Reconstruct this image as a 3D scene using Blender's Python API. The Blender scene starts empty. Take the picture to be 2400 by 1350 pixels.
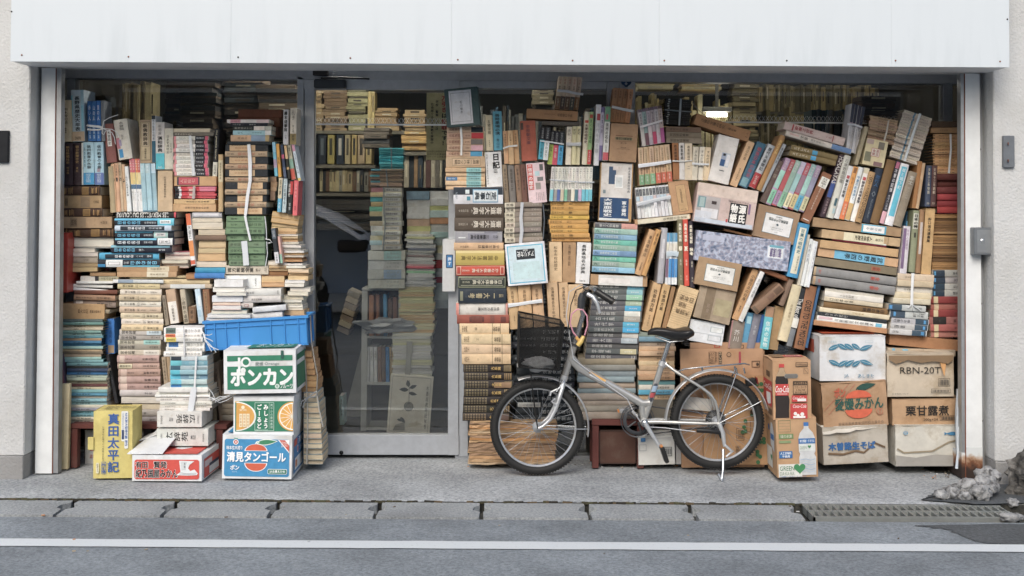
import bpy, math, random, colorsys
from mathutils import Vector, Matrix
R = random.Random(11)
SC = bpy.context.scene
COL = SC.collection
rad = math.radians
# ------------------------------------------------------------------ camera, sky, sun, exposure
CAM_F = 2880.0                     # focal length in photo pixels (photo is 2400 x 1350)
PITCH, ROLL, SHIFT_Y = 1.6, 0.34, -0.1148
cd = bpy.data.cameras.new('camera'); cam = bpy.data.objects.new('camera', cd); COL.objects.link(cam)
cd.sensor_width = 36.0; cd.lens = CAM_F/2400*36.0; cd.shift_y = SHIFT_Y; cd.clip_end = 500
CM = Matrix.Rotation(rad(90+PITCH), 3, 'X') @ Matrix.Rotation(rad(ROLL), 3, 'Z')
CLOC = Vector((0, -7, 1.43))
cam.matrix_world = Matrix.Translation(CLOC) @ CM.to_4x4()
SC.camera = cam
SUN_EL, SUN_AZ = 39, 194           # azimuth measured from +Y (north) clockwise: behind the camera
w = bpy.data.worlds.new('World'); SC.world = w; w.use_nodes = True
nt = w.node_tree; nt.nodes.clear()
sky = nt.nodes.new('ShaderNodeTexSky'); sky.sky_type = 'NISHITA'; sky.sun_disc = False
sky.sun_elevation = rad(SUN_EL); sky.sun_rotation = rad(SUN_AZ); sky.air_density = 1.2; sky.dust_density = 4.0; sky.ozone_density = 1.0
hs = nt.nodes.new('ShaderNodeHueSaturation'); hs.inputs['Saturation'].default_value = 1.08
bg = nt.nodes.new('ShaderNodeBackground'); bg.inputs['Strength'].default_value = 0.15
ow = nt.nodes.new('ShaderNodeOutputWorld')
nt.links.new(sky.outputs[0], hs.inputs['Color']); nt.links.new(hs.outputs[0], bg.inputs[0]); nt.links.new(bg.outputs[0], ow.inputs[0])
sl = bpy.data.lights.new('sun', 'SUN'); sun = bpy.data.objects.new('sun', sl); COL.objects.link(sun)
sl.energy = 1.15; sl.angle = rad(28); sl.color = (.935, .985, 1.0)
_d = Vector((math.sin(rad(SUN_AZ))*math.cos(rad(SUN_EL)), math.cos(rad(SUN_AZ))*math.cos(rad(SUN_EL)), math.sin(rad(SUN_EL))))
sun.rotation_euler = _d.to_track_quat('Z', 'Y').to_euler()
SC.view_settings.view_transform = 'Standard'; SC.view_settings.look = 'None'
SC.view_settings.exposure = 0.2; SC.view_settings.gamma = 1.0
SC.render.engine = 'CYCLES'
SC.cycles.max_bounces = 8; SC.cycles.transparent_max_bounces = 16; SC.cycles.use_denoising = True
SC.cycles.sample_clamp_indirect = 6.0

# ------------------------------------------------------------------ photo pixel -> place in the world, on the upright plane y = Y
def W(px, py, Y):
    d = CM @ Vector(((px-1200)/CAM_F, (675-py)/CAM_F + SHIFT_Y*2400/CAM_F, -1.0))
    return CLOC + d*((Y-CLOC.y)/d.y)
def WG(px, py, z=0.0):
    d = CM @ Vector(((px-1200)/CAM_F, (675-py)/CAM_F + SHIFT_Y*2400/CAM_F, -1.0))
    return CLOC + d*((z-CLOC.z)/d.z)
def S(Y): return (7.0+Y)/CAM_F     # metres per photo pixel at depth Y

# ------------------------------------------------------------------ materials
MATS = {}
def lin(h):
    h = h.lstrip('#'); v = [int(h[i:i+2], 16)/255 for i in (0, 2, 4)]
    c = [c/12.92 if c <= .04045 else ((c+.055)/1.055)**2.4 for c in v]; g = .3*c[0]+.55*c[1]+.15*c[2]
    return [max(.012, g+(x-g)*.80) for x in c]      # weathered, slightly faded
def newmat(name):
    m = bpy.data.materials.new(name); m.use_nodes = True
    n = m.node_tree.nodes; p = n['Principled BSDF']
    return m, n, m.node_tree.links, p
def node(n, t, **kw):
    x = n.new(t)
    for k, v in kw.items():
        if k.startswith('i_'): x.inputs[k[2:]].default_value = v
        else: setattr(x, k, v)
    return x
def coords(n, l, scale=(1, 1, 1)):
    tc = node(n, 'ShaderNodeTexCoord'); oi = node(n, 'ShaderNodeObjectInfo')
    mp = node(n, 'ShaderNodeMapping'); mp.inputs['Scale'].default_value = scale
    mu = node(n, 'ShaderNodeMath', operation='MULTIPLY'); mu.inputs[1].default_value = 37.0
    l.new(oi.outputs['Random'], mu.inputs[0]); l.new(tc.outputs['Object'], mp.inputs[0])
    cb = node(n, 'ShaderNodeCombineXYZ'); l.new(mu.outputs[0], cb.inputs[0]); l.new(mu.outputs[0], cb.inputs[1])
    l.new(cb.outputs[0], mp.inputs['Location'])
    return mp.outputs[0]
def mulcol(c, k): return [min(1, x*k) for x in c]
def mat(h, kind='paper', rough=None):
    """one procedural material per colour and kind of surface"""
    key = (h, kind, rough)
    if key in MATS: return MATS[key]
    m, n, l, p = newmat(kind+'_'+h.lstrip('#')); c = lin(h)
    if kind in ('paper', 'pages', 'card', 'grubby'): c = [x*1.22 if x < .45 else min(.80, .55+(x-.45)*.85) for x in c]
    P = {'paper': (.72, 14, .16, .10), 'card': (.85, 6, .14, .12), 'grubby': (.9, 6, .16, .12), 'pages': (.9, 10, .10, .0), 'ink': (.6, 40, .10, .0), 'paint': (.5, 7, .09, .0),
         'plastic': (.32, 5, .05, .0), 'metal': (.33, 20, .10, .0), 'silver': (.38, 30, .07, .0), 'clean': (.4, 3, .018, .0), 'cloth': (.9, 18, .14, .2)}[kind]
    ro, sc, am, _ = P
    p.inputs['Roughness'].default_value = ro if rough is None else rough
    co = coords(n, l, (1, 1, 1))
    nz = node(n, 'ShaderNodeTexNoise'); nz.inputs['Scale'].default_value = sc; nz.inputs['Detail'].default_value = 5; nz.inputs['Roughness'].default_value = .62
    l.new(co, nz.inputs['Vector'])
    mr = node(n, 'ShaderNodeMapRange'); mr.inputs[1].default_value = .3; mr.inputs[2].default_value = .7
    l.new(nz.outputs['Fac'], mr.inputs[0])
    mx = node(n, 'ShaderNodeMix', data_type='RGBA'); l.new(mr.outputs[0], mx.inputs['Factor'])
    lum = sum(c)/3
    mx.inputs['A'].default_value = (*[max(0, x*(1-am)) for x in c], 1); mx.inputs['B'].default_value = (*mulcol(c, 1+am), 1)
    out = mx.outputs['Result']
    if kind in ('paper', 'card', 'cloth', 'grubby'):
        # foxing, grime and rubbed patches with shapes of their own
        n2 = node(n, 'ShaderNodeTexNoise'); n2.inputs['Scale'].default_value = sc*(.9 if kind in ('card', 'grubby') else 3.1); n2.inputs['Detail'].default_value = 6; n2.inputs['Roughness'].default_value = .7
        l.new(co, n2.inputs['Vector'])
        r2 = node(n, 'ShaderNodeMapRange'); r2.inputs[1].default_value = .50 if kind in ('card', 'grubby') else .54; r2.inputs[2].default_value = .70; r2.inputs[4].default_value = {'card': .55, 'grubby': .95}.get(kind, .45)
        l.new(n2.outputs['Fac'], r2.inputs[0])
        m2 = node(n, 'ShaderNodeMix', data_type='RGBA'); l.new(r2.outputs[0], m2.inputs['Factor']); l.new(out, m2.inputs['A'])
        st = [c[0]*.62+.02, c[1]*.55+.012, c[2]*.45+.006] if lum > .12 else [c[0]*.7+.08, c[1]*.7+.075, c[2]*.7+.065]
        m2.inputs['B'].default_value = (*[min(1, x) for x in st], 1); out = m2.outputs['Result']
        bp = node(n, 'ShaderNodeBump'); bp.inputs['Strength'].default_value = .25; bp.inputs['Distance'].default_value = .002
        l.new(n2.outputs['Fac'], bp.inputs['Height']); l.new(bp.outputs[0], p.inputs['Normal'])
    if kind == 'pages':
        cz = coords(n, l, (6, 6, 900))
        n2 = node(n, 'ShaderNodeTexNoise'); n2.inputs['Scale'].default_value = 1.0; n2.inputs['Detail'].default_value = 3
        l.new(cz, n2.inputs['Vector'])
        r2 = node(n, 'ShaderNodeMapRange'); r2.inputs[1].default_value = .35; r2.inputs[2].default_value = .62; r2.inputs[3].default_value = .55; r2.inputs[4].default_value = 0
        l.new(n2.outputs['Fac'], r2.inputs[0])
        m2 = node(n, 'ShaderNodeMix', data_type='RGBA'); l.new(r2.outputs[0], m2.inputs['Factor']); l.new(out, m2.inputs['A'])
        m2.inputs['B'].default_value = (c[0]*.66, c[1]*.60, c[2]*.52, 1); out = m2.outputs['Result']
        bp = node(n, 'ShaderNodeBump'); bp.inputs['Strength'].default_value = .5; bp.inputs['Distance'].default_value = .002
        l.new(n2.outputs['Fac'], bp.inputs['Height']); l.new(bp.outputs[0], p.inputs['Normal'])
    if kind in ('metal', 'silver'): p.inputs['Metallic'].default_value = .85 if kind == 'metal' else .62
    l.new(out, p.inputs['Base Color'])
    MATS[key] = m
    return m
def vary(h, a=.05):
    c = h.lstrip('#'); v = [int(c[i:i+2], 16) for i in (0, 2, 4)]
    k = 1+R.uniform(-a, a)
    q = [max(0, min(255, round((x*k)/6)*6)) for x in v]
    return '%02x%02x%02x' % tuple(q)

# ------------------------------------------------------------------ mesh helper
class MB:
    k = 0
    def __init__(s): s.v = []; s.f = []; s.mi = []; s.mats = []; s.sm = []
    def mid(s, m):
        if m not in s.mats: s.mats.append(m)
        return s.mats.index(m)
    def add(s, vs, fs, m, smooth=False, M=None):
        o = len(s.v); k = s.mid(m)
        if M is not None: vs = [M @ Vector(v) for v in vs]
        s.v += [tuple(v) for v in vs]
        for f in fs: s.f.append([i+o for i in f]); s.mi.append(k); s.sm.append(smooth)
    def box(s, x0, x1, y0, y1, z0, z1, m, b=0.0, M=None):
        if b <= 0:
            vs = [(x, y, z) for x in (x0, x1) for y in (y0, y1) for z in (z0, z1)]
            fs = [(0, 1, 3, 2), (4, 6, 7, 5), (0, 4, 5, 1), (2, 3, 7, 6), (0, 2, 6, 4), (1, 5, 7, 3)]
            s.add(vs, fs, m, False, M); return
        b = min(b, (x1-x0)*.45, (y1-y0)*.45, (z1-z0)*.45)
        X = (x0, x1); Y = (y0, y1); Z = (z0, z1); vs = []; idx = {}
        for i in (0, 1):
            for j in (0, 1):
                for k in (0, 1):
                    sx = b if i == 0 else -b; sy = b if j == 0 else -b; sz = b if k == 0 else -b
                    for a, v in (('x', (X[i], Y[j]+sy, Z[k]+sz)), ('y', (X[i]+sx, Y[j], Z[k]+sz)), ('z', (X[i]+sx, Y[j]+sy, Z[k]))):
                        idx[(i, j, k, a)] = len(vs); vs.append(v)
        fs = []
        for i in (0, 1):
            q = [idx[(i, j, k, 'x')] for j, k in ((0, 0), (0, 1), (1, 1), (1, 0))]; fs.append(q if i == 0 else q[::-1])
            q = [idx[(j, i, k, 'y')] for j, k in ((0, 0), (1, 0), (1, 1), (0, 1))]; fs.append(q if i == 0 else q[::-1])
            q = [idx[(j, k, i, 'z')] for j, k in ((0, 0), (0, 1), (1, 1), (1, 0))]; fs.append(q if i == 0 else q[::-1])
        for p in (0, 1):
            for q in (0, 1):
                f = [idx[(0, p, q, 'y')], idx[(1, p, q, 'y')], idx[(1, p, q, 'z')], idx[(0, p, q, 'z')]]; fs.append(f if p == q else f[::-1])
                f = [idx[(p, 0, q, 'z')], idx[(p, 1, q, 'z')], idx[(p, 1, q, 'x')], idx[(p, 0, q, 'x')]]; fs.append(f if p == q else f[::-1])
                f = [idx[(p, q, 0, 'x')], idx[(p, q, 1, 'x')], idx[(p, q, 1, 'y')], idx[(p, q, 0, 'y')]]; fs.append(f if p == q else f[::-1])
                for r in (0, 1):
                    f = [idx[(p, q, r, 'x')], idx[(p, q, r, 'y')], idx[(p, q, r, 'z')]]; fs.append(f if (p+q+r) % 2 else f[::-1])
        s.add(vs, fs, m, False, M)
    def tube(s, pts, r, m, n=10, closed=False, caps=True):
        pts = [Vector(p) for p in pts]; N = len(pts); rr = r if isinstance(r, (list, tuple)) else [r]*N
        T = []
        for i in range(N):
            a = pts[(i-1) % N] if (closed or i > 0) else pts[i]; b = pts[(i+1) % N] if (closed or i < N-1) else pts[i]
            T.append((b-a).normalized())
        u = T[0].orthogonal().normalized(); vs = []; fs = []
        for i in range(N):
            u = (u-T[i]*u.dot(T[i])).normalized(); w_ = T[i].cross(u)
            for k in range(n):
                a = 2*math.pi*k/n; vs.append(pts[i]+(u*math.cos(a)+w_*math.sin(a))*rr[i])
        for i in range(N if closed else N-1):
            j = (i+1) % N
            for k in range(n):
                k2 = (k+1) % n; fs.append((i*n+k, i*n+k2, j*n+k2, j*n+k))
        s.add(vs, fs, m, True)
        if caps and not closed:
            s.add(vs[:n], [tuple(range(n))[::-1]], m); s.add(vs[-n:], [tuple(range(n))], m)
    def revolve(s, c, ax, prof, m, n=48, up=None, smooth=True, a0=0, a1=2*math.pi):
        """prof: list of (radius, offset along the axis)"""
        ax = Vector(ax).normalized(); u = Vector(up).normalized() if up is not None else ax.orthogonal().normalized(); u = (u-ax*u.dot(ax)).normalized(); w_ = ax.cross(u)
        full = abs(a1-a0) > 6.28; K = n if full else n+1; vs = []; fs = []; q = len(prof)
        for k in range(K):
            a = a0+(a1-a0)*k/n; d = u*math.cos(a)+w_*math.sin(a)
            for (r_, o_) in prof: vs.append(Vector(c)+d*r_+ax*o_)
        for k in range(n):
            k2 = (k+1) % K
            for i in range(q-1): fs.append((k*q+i, k*q+i+1, k2*q+i+1, k2*q+i))
        s.add(vs, fs, m, smooth)
    def build(s, name, parent=None, loc=None, rot=None, mw=None):
        MB.k += 1; me = bpy.data.meshes.new('m%d' % MB.k); me.from_pydata(s.v, [], s.f)
        for m in s.mats: me.materials.append(m)
        me.polygons.foreach_set('material_index', s.mi); me.polygons.foreach_set('use_smooth', s.sm); me.update()
        o = bpy.data.objects.new(name, me); COL.objects.link(o)
        if parent is not None: o.parent = parent
        if mw is not None: o.matrix_local = mw
        elif loc is not None: o.location = loc
        return o
USED = {}
def tag(o, label, cat=None, group=None, kind=None):
    if label:
        label = ' '.join(label.split()); k = label.lower(); USED[k] = USED.get(k, 0)+1
        o['label'] = label
    if cat: o['category'] = cat
    if group: o['group'] = group
    if kind: o['kind'] = kind
    return o
def empty(name, loc, label=None, cat=None, group=None, mw=None):
    o = bpy.data.objects.new(name, None); COL.objects.link(o); o.empty_display_size = .1
    if mw is not None: o.matrix_world = mw
    else: o.location = loc
    return tag(o, label, cat, group)
def struct(mb, name):
    o = mb.build(name); o['kind'] = 'structure'; return o

# ------------------------------------------------------------------ lettering
_tc = bpy.data.curves.new('glyphs', 'FONT'); _to = bpy.data.objects.new('glyphs', _tc); COL.objects.link(_to); _tc.resolution_u = 2
GL = {}
def glyph(s_, bold=0.0, shear=0.0):
    k = (s_, bold, shear)
    if k not in GL:
        _tc.body = s_; _tc.offset = bold; _tc.shear = shear
        me = bpy.data.meshes.new_from_object(_to)
        vs = [(v.co.x, v.co.y) for v in me.vertices]; fs = [tuple(p.vertices) for p in me.polygons]
        bpy.data.meshes.remove(me)
        if vs:
            # wind every face the same way
            out = []
            for f in fs:
                a = sum(vs[f[i]][0]*vs[f[(i+1) % len(f)]][1]-vs[f[(i+1) % len(f)]][0]*vs[f[i]][1] for i in range(len(f)))
                out.append(f if a > 0 else f[::-1])
            fs = out
        GL[k] = (vs, fs)
    return GL[k]
class Face:
    """a flat (or slightly rounded) face to print on; fractions u to the right, v downward"""
    def __init__(s, o, eu, ev, n, w_, h_, prof=None):
        s.o = Vector(o); s.eu = Vector(eu); s.ev = Vector(ev); s.n = Vector(n); s.w = w_; s.h = h_; s.prof = prof
        s.layer = 1; s.P = MB(); s.T = MB()
    def pt(s, a, b, k):
        y = s.prof(b) if s.prof else 0.0
        return s.o+s.eu*a+s.ev*b+s.n*(y+.0004*k+.0002)
    def poly(s, uv, h, kind='ink', to=None):
        m = mat(h, kind); mb = to or s.P
        a = sum(uv[i][0]*uv[(i+1) % len(uv)][1]-uv[(i+1) % len(uv)][0]*uv[i][1] for i in range(len(uv)))
        if a > 0: uv = uv[::-1]      # v runs down: keep the face outward
        mb.add([s.pt(u*s.w, (1-v)*s.h, s.layer) for u, v in uv], [tuple(range(len(uv)))], m); s.layer += 1
    def rect(s, u0, u1, v0, v1, h, kind='ink', nb=1):
        m = mat(h, kind); vs = []; nb = 6 if s.prof else 1
        for i in range(nb+1):
            v = v1+(v0-v1)*i/nb
            vs += [s.pt(u0*s.w, (1-v)*s.h, s.layer), s.pt(u1*s.w, (1-v)*s.h, s.layer)]
        s.P.add(vs, [(2*i, 2*i+1, 2*i+3, 2*i+2) for i in range(nb)], m); s.layer += 1
    def rrect(s, u0, u1, v0, v1, h, r=.01, kind='ink'):
        ru = r/s.w; rv = r/s.h; q = []
        for cu, cv, a0 in ((u1-ru, v0+rv, -90), (u1-ru, v1-rv, 0), (u0+ru, v1-rv, 90), (u0+ru, v0+rv, 180)):
            for k in range(5):
                a = rad(a0+k*22.5); q.append((cu+ru*math.cos(a), cv+rv*math.sin(a)))
        s.poly(q, h, kind)
    def frame(s, u0, u1, v0, v1, t, h):
        tu = t/s.w; tv = t/s.h; L = s.layer
        for a in ((u0, u1, v0, v0+tv), (u0, u1, v1-tv, v1), (u0, u0+tu, v0, v1), (u1-tu, u1, v0, v1)):
            s.layer = L; s.rect(*a, h)
    def disc(s, u, v, r, h, ry=None, a0=0, a1=360, n=28):
        ry = ry or r; q = [(u+r/s.w*math.cos(rad(a0+(a1-a0)*k/n)), v+ry/s.h*math.sin(rad(a0+(a1-a0)*k/n))) for k in range(n+(0 if a1-a0 >= 360 else 1))]
        s.poly(q, h)
    def line(s, pts, t, h):
        L = s.layer
        for (a, b) in zip(pts[:-1], pts[1:]):
            dx = (b[0]-a[0])*s.w; dy = (b[1]-a[1])*s.h; d = math.hypot(dx, dy) or 1
            ex = -dy/d*t/2/s.w; ey = dx/d*t/2/s.h; s.layer = L
            s.poly([(a[0]+ex, a[1]+ey), (b[0]+ex, b[1]+ey), (b[0]-ex, b[1]-ey), (a[0]-ex, a[1]-ey)], h)
    def text(s, t, u0, u1, v0, v1, h, mode='h', bold=0.0, shear=0.0, fill=.92):
        m = mat(h, 'ink'); a0, a1 = u0*s.w, u1*s.w; b0, b1 = (1-v1)*s.h, (1-v0)*s.h
        L = s.layer+.5
        if bold >= .012:         # heavier stroke: the same glyph laid down again a hair to each side
            n_ = 4 if bold < .04 else 8; r_ = bold*.8; bb = (u1-u0, v1-v0); nn = max(1, len(t)); al, ac = (nn, 1) if mode in 'hHvV' else (1, nn)
            for k in range(n_):
                a = 2*math.pi*k/n_+.4; s.layer += .06; du = r_*math.cos(a)*bb[0]/al; dv = r_*math.sin(a)*bb[1]/ac
                s.text(t, u0+du, u1+du, v0+dv, v1+dv, h, mode, 0, shear, fill)
            s.layer -= .06*n_
        if mode in 'hHuU':       # whole string fitted to the box: upright, upside down, turned a quarter left / right
            vs, fs = glyph(t, 0, shear)
            if not vs: return
            x0 = min(p[0] for p in vs); x1 = max(p[0] for p in vs); y0 = min(p[1] for p in vs); y1 = max(p[1] for p in vs)
            q = []
            for (x, y) in vs:
                fx = (x-x0)/(x1-x0 or 1); fy = (y-y0)/(y1-y0 or 1)
                if mode == 'H': fx, fy = 1-fx, 1-fy
                elif mode == 'u': fx, fy = 1-fy, fx
                elif mode == 'U': fx, fy = fy, 1-fx
                q.append(s.pt(a0+(a1-a0)*fx, b0+(b1-b0)*fy, L))
            s.T.add(q, fs, m)
            return
        n_ = len(t)
        for i, ch in enumerate(t):
            if ch in ' \u3000': continue
            vs, fs = glyph(ch); q = []
            for (x, y) in vs:
                cx = (x-.5)*fill; cy = (y-.36)*fill
                if ch in 'ー―-|' and mode in 'dvV': cx, cy = cy, -cx
                if mode == 'd':
                    ph = (b1-b0)/n_; a = (a0+a1)/2+cx*(a1-a0); b = b1-(i+.5)*ph+cy*ph
                elif mode == 'v':
                    pw = (a1-a0)/n_; a = a0+(i+.5)*pw-cy*pw; b = (b0+b1)/2+cx*(b1-b0)
                else:
                    pw = (a1-a0)/n_; a = a1-(i+.5)*pw+cy*pw; b = (b0+b1)/2-cx*(b1-b0)
                q.append(s.pt(a, b, L))
            s.T.add(q, fs, m)
    def finish(s, parent, pname='printed_panel', tname='lettering'):
        if s.P.v: s.P.build(pname, parent)
        if s.T.v: s.T.build(tname, parent)


# ------------------------------------------------------------------ books
ORD = ['topmost', 'second', 'third', 'fourth', 'fifth', 'sixth', 'seventh', 'eighth', 'ninth', 'tenth', 'eleventh', 'twelfth', 'thirteenth', 'fourteenth', 'fifteenth',
       'sixteenth', 'seventeenth', 'eighteenth', 'nineteenth', 'twentieth', 'twenty-first', 'twenty-second', 'twenty-third', 'twenty-fourth', 'twenty-fifth', 'twenty-sixth',
       'twenty-seventh', 'twenty-eighth', 'twenty-ninth', 'thirtieth']
def cname(h):
    c = h.lstrip('#'); r, g, b = [int(c[i:i+2], 16)/255 for i in (0, 2, 4)]
    H, s_, v = colorsys.rgb_to_hsv(r, g, b); H *= 360
    if v < .23: return 'black'
    if s_ < .09: return 'white' if v > .82 else 'pale grey' if v > .62 else 'grey' if v > .42 else 'dark grey'
    if H < 14 or H > 345:
        return ('pink' if s_ < .42 else 'red') if v > .62 else 'maroon'
    if H < 48:
        if s_ < .22: return 'cream' if v > .8 else 'beige' if v > .6 else 'grey-brown'
        if v > .68: return 'tan' if s_ < .55 else 'orange'
        return 'kraft brown' if v > .48 else 'dark brown'
    if H < 75: return 'cream' if s_ < .3 and v > .75 else 'yellow' if v > .6 else 'olive'
    if H < 165: return 'green' if v > .35 else 'dark green'
    if H < 195: return 'pale teal' if v > .68 and s_ < .4 else 'turquoise' if v > .6 else 'teal'
    if H < 255: return 'light blue' if v > .7 and s_ < .45 else 'blue' if v > .45 else 'navy'
    return 'lilac' if v > .55 else 'purple'
NOUN = {'S': 'book', 'P': 'paperback', 'X': 'slipcase', 'E': 'back-to-front paperback', 'F': 'book'}
KANJI = '日本文学全集歴史地理民俗誌山川草木風土記古典研究東西南北人生社会国語辞典年表中央公論新書現代思想美術大系'
def kj(n): return ''.join(R.choice(KANJI) for _ in range(n))
YB = -.27                       # front plane of the piled books
def frame_mw(A, B, Y, yaw=0.0, par=None, tilt=0.0):
    a, b = W(A[0], A[1], Y), W(B[0], B[1], Y)
    ex = (b-a).normalized(); ey = Vector((0, 1, 0)); ez = ex.cross(ey)
    M = Matrix((ex, ey, ez)).transposed() @ Matrix.Rotation(yaw, 3, 'Z') @ Matrix.Rotation(tilt, 3, 'X')
    o = (a+b)/2
    mw = Matrix.Translation(o) @ M.to_4x4()
    if par is not None: mw = Matrix.Translation(-par.location) @ mw
    return mw, (b-a).length
def cover(mb, L, T, D, b, bulge, m):
    sec = [(D, -T/2)]; n = 6
    for i in range(n+1):
        z = -T/2+T*i/n; e = abs(2*z/T)
        sec.append((-bulge*(1-e*e)+(.0012 if i in (0, n) else 0), z))
    sec += [(D, T/2), (D, T/2-b), (b*1.3, T/2-b), (b*1.3, -T/2+b), (D, -T/2+b)]
    q = len(sec); vs = []
    for x in (-L/2, L/2): vs += [(x, y, z) for y, z in sec]
    fs = [(i, q+i, q+(i+1) % q, (i+1) % q) for i in range(q)]
    mb.add(vs, [f[::-1] for f in fs], m)
    mb.add([(-L/2, y, z) for y, z in sec], [tuple(range(q))], m); mb.add([(L/2, y, z) for y, z in sec], [tuple(range(q))[::-1]], m)
KIND = {'S': 'book', 'P': 'paperback', 'E': 'paperback', 'X': 'slipcase', 'F': 'book'}
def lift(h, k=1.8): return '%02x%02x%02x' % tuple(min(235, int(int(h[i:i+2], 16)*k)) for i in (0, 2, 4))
def bk(A, B, t, col, k='S', D=None, Y=None, label=None, group=None, tx=(), bd=(), par=None, cat=None, pg='ddd0b6', name=None, m='paper', yaw=None, jy=.012, tilt=0.0):
    if name is None:
        name = KIND[k]
        if label and 'magazine' in label.split(',')[0]: name = 'magazine'
        cat = cat or name
    Y = YB if Y is None else Y
    if Y > .1: col, pg, bd = lift(col), lift(pg), [(*q[:2], lift(q[2]), *q[3:]) for q in bd]  # books behind the glass: colours brightened to stand in for missing light
    Y2 = Y+R.uniform(-jy, jy); yaw = rad(R.uniform(-1.0, 1.0)) if yaw is None else yaw
    mw, L = frame_mw(A, B, Y2, yaw, par, tilt); T = t*S(Y2)*.985
    col0 = col; D = D or {'S': .165, 'P': .135, 'X': .18, 'E': .15, 'F': .03}[k]*R.uniform(.94, 1.06)
    mb = MB(); mt = mat(vary(col), m); prof = None; kids = []
    if k in 'SP':
        b = min(.0026 if k == 'S' else .0009, T*.2); bulge = min(.005, T*.14) if k == 'S' else min(.0015, T*.06)
        cover(mb, L, T, D, b, bulge, mt)
        prof = lambda bb, T=T, q=bulge: q*(1-(2*bb/T-1)**2)
        if t > 7:
            p2 = MB(); ins = .003 if k == 'S' else .0006
            p2.box(-L/2+ins, L/2-ins, b*1.4, D-(.004 if k == 'S' else 0), -T/2+b, T/2-b, mat(pg, 'pages')); kids.append(('page_block', p2))
    elif k == 'X':
        mb.box(-L/2, L/2, 0, D, -T/2, T/2, mt, .0014)
        if T > .012:     # open back seam and the book inside are hidden; a worn lip runs round the face
            pass
    elif k == 'E':
        b = min(.0012, T*.12)
        n = 5
        for sgn in (-1, 1):
            z0, z1 = sorted((sgn*T/2, sgn*(T/2-b))); mb.box(-L/2-.001, L/2+.001, -.0015, D, z0, z1, mt)
        mb.box(-L/2-.001, L/2+.001, D-b, D, -T/2+b, T/2-b, mt)
        p2 = MB(); vs = []; fs = []; ph = R.uniform(0, 6); cols = 9
        for i in range(cols):
            x = -L/2+L*i/(cols-1); y = .0015+.0012*math.sin(ph+i*1.3)
            for z in (-T/2+b, -T/6, T/6, T/2-b): vs.append((x, y+R.uniform(-.0004, .0004)+(.0012 if abs(z) > T/4 else 0), z))
        for i in range(cols-1):
            for j in range(3): fs.append((i*4+j, i*4+4+j, i*4+5+j, i*4+1+j))
        p2.add(vs, fs, mat(vary(pg), 'pages')); p2.box(-L/2, L/2, .004, D-b, -T/2+b, T/2-b, mat(vary(pg), 'pages'))
        kids.append(('page_block', p2))
    elif k == 'F':
        mb.box(-L/2, L/2, 0, D, -T/2, T/2, mt, .002)
    o = mb.build(name, par, mw=mw)
    if par is None: tag(o, label, cat, group)
    for nm, q in kids: q.build(nm, o)
    if bd or tx:
        F_ = lambda ly: (lambda q: (setattr(q, 'layer', ly), q)[1])(Face((-L/2, 0, -T/2), (1, 0, 0), (0, 0, 1), (0, -1, 0), L, T, prof))
        ly = 1
        for q in bd:           # every pasted band, label and line of lettering is a piece of its own
            v0, v1 = (q[3], q[4]) if len(q) > 3 else (.012, .988)
            f = F_(ly); f.rect(q[0], q[1], v0, v1, vary(q[2], .03), 'paper'); f.finish(o, q[5] if len(q) > 5 else 'paper_band' if len(q) <= 3 else 'title_label'); ly += 1
        for q in tx:
            s_, u0, u1, sz, c, md = q[:6]; vc = q[6] if len(q) > 6 else .5
            f = F_(ly+1); f.text(s_, u0, u1, vc-sz/2, vc+sz/2, c, md, q[7] if len(q) > 7 else .008); f.finish(o)
    return o
CUR = {}
def fit(base, ww, tail):
    """a label of at most 16 words"""
    t = ' '.join(f"{base} {ww}, {tail}".replace(' ,', ',').split())
    return t if len(t.replace('-', '').split()) <= 16 else ' '.join(f"{base}, {tail}".replace(' ,', ',').split())
def stk(desc, x0, x1, y0, rows, Y=None, sl=0.0, par=None, D=None, cat=None, jit=2.0, shift=0.0, name=None, start=0):
    """a pile: rows = (height px, colour, kind, options)"""
    y = y0
    for i, r in enumerate(rows):
        h, col = r[0], r[1]; k = r[2] if len(r) > 2 else 'S'; o = dict(r[3]) if len(r) > 3 else {}
        xa, xb = o.pop('x', (x0+shift*i+R.uniform(-jit, jit), x1+shift*i+R.uniform(-jit, jit)))
        ww = o.pop('w', ''); lab = o.pop('lab', None); s2 = o.pop('sl', sl); yc = y+h/2+s2*(xa-x0)
        if par is None and lab is None:
            lab = fit(f"{cname(o.pop('cn', col))} {o.pop('noun', NOUN[k])}", ww, f"{ORD[i+start] + ('' if i+start == 0 else ' down')} in {desc}")
        o.pop('noun', None); o.pop('cn', None)
        bk((xa, yc), (xb, yc+s2*(xb-xa)), h, col, k, D=o.pop('D', D), Y=o.pop('Y', Y), label=lab and lab.replace(' ,', ','), group=None if par else desc, par=par, cat=cat, name=name, **o)
        y += h
    return y
def row(desc, items, Y=None, par=None, D=None):
    """books standing or leaning side by side: (top, bottom, thickness, colour, kind, options)"""
    for i, r in enumerate(items):
        A, B, t, col = r[:4]; k = r[4] if len(r) > 4 else 'S'; o = dict(r[5]) if len(r) > 5 else {}
        lab = o.pop('lab', None); ww = o.pop('w', '')
        if par is None and lab is None:
            lab = fit(f"{cname(o.pop('cn', col))} {o.pop('noun', NOUN[k])}", ww, f"{'first' if i == 0 else ORD[i]} in {desc}")
        o.pop('noun', None); o.pop('cn', None)
        bk(A, B, t, col, k, D=o.pop('D', D), Y=o.pop('Y', Y), label=lab and lab.replace(' ,', ','), group=None if par else desc, par=par, **o)
def bundle(label, px, Y=None, group='bundles of books tied with string', cat='book bundle', name='book_bundle'):
    return empty(name, W(px[0], px[1], YB if Y is None else Y), label, cat, group)
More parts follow.
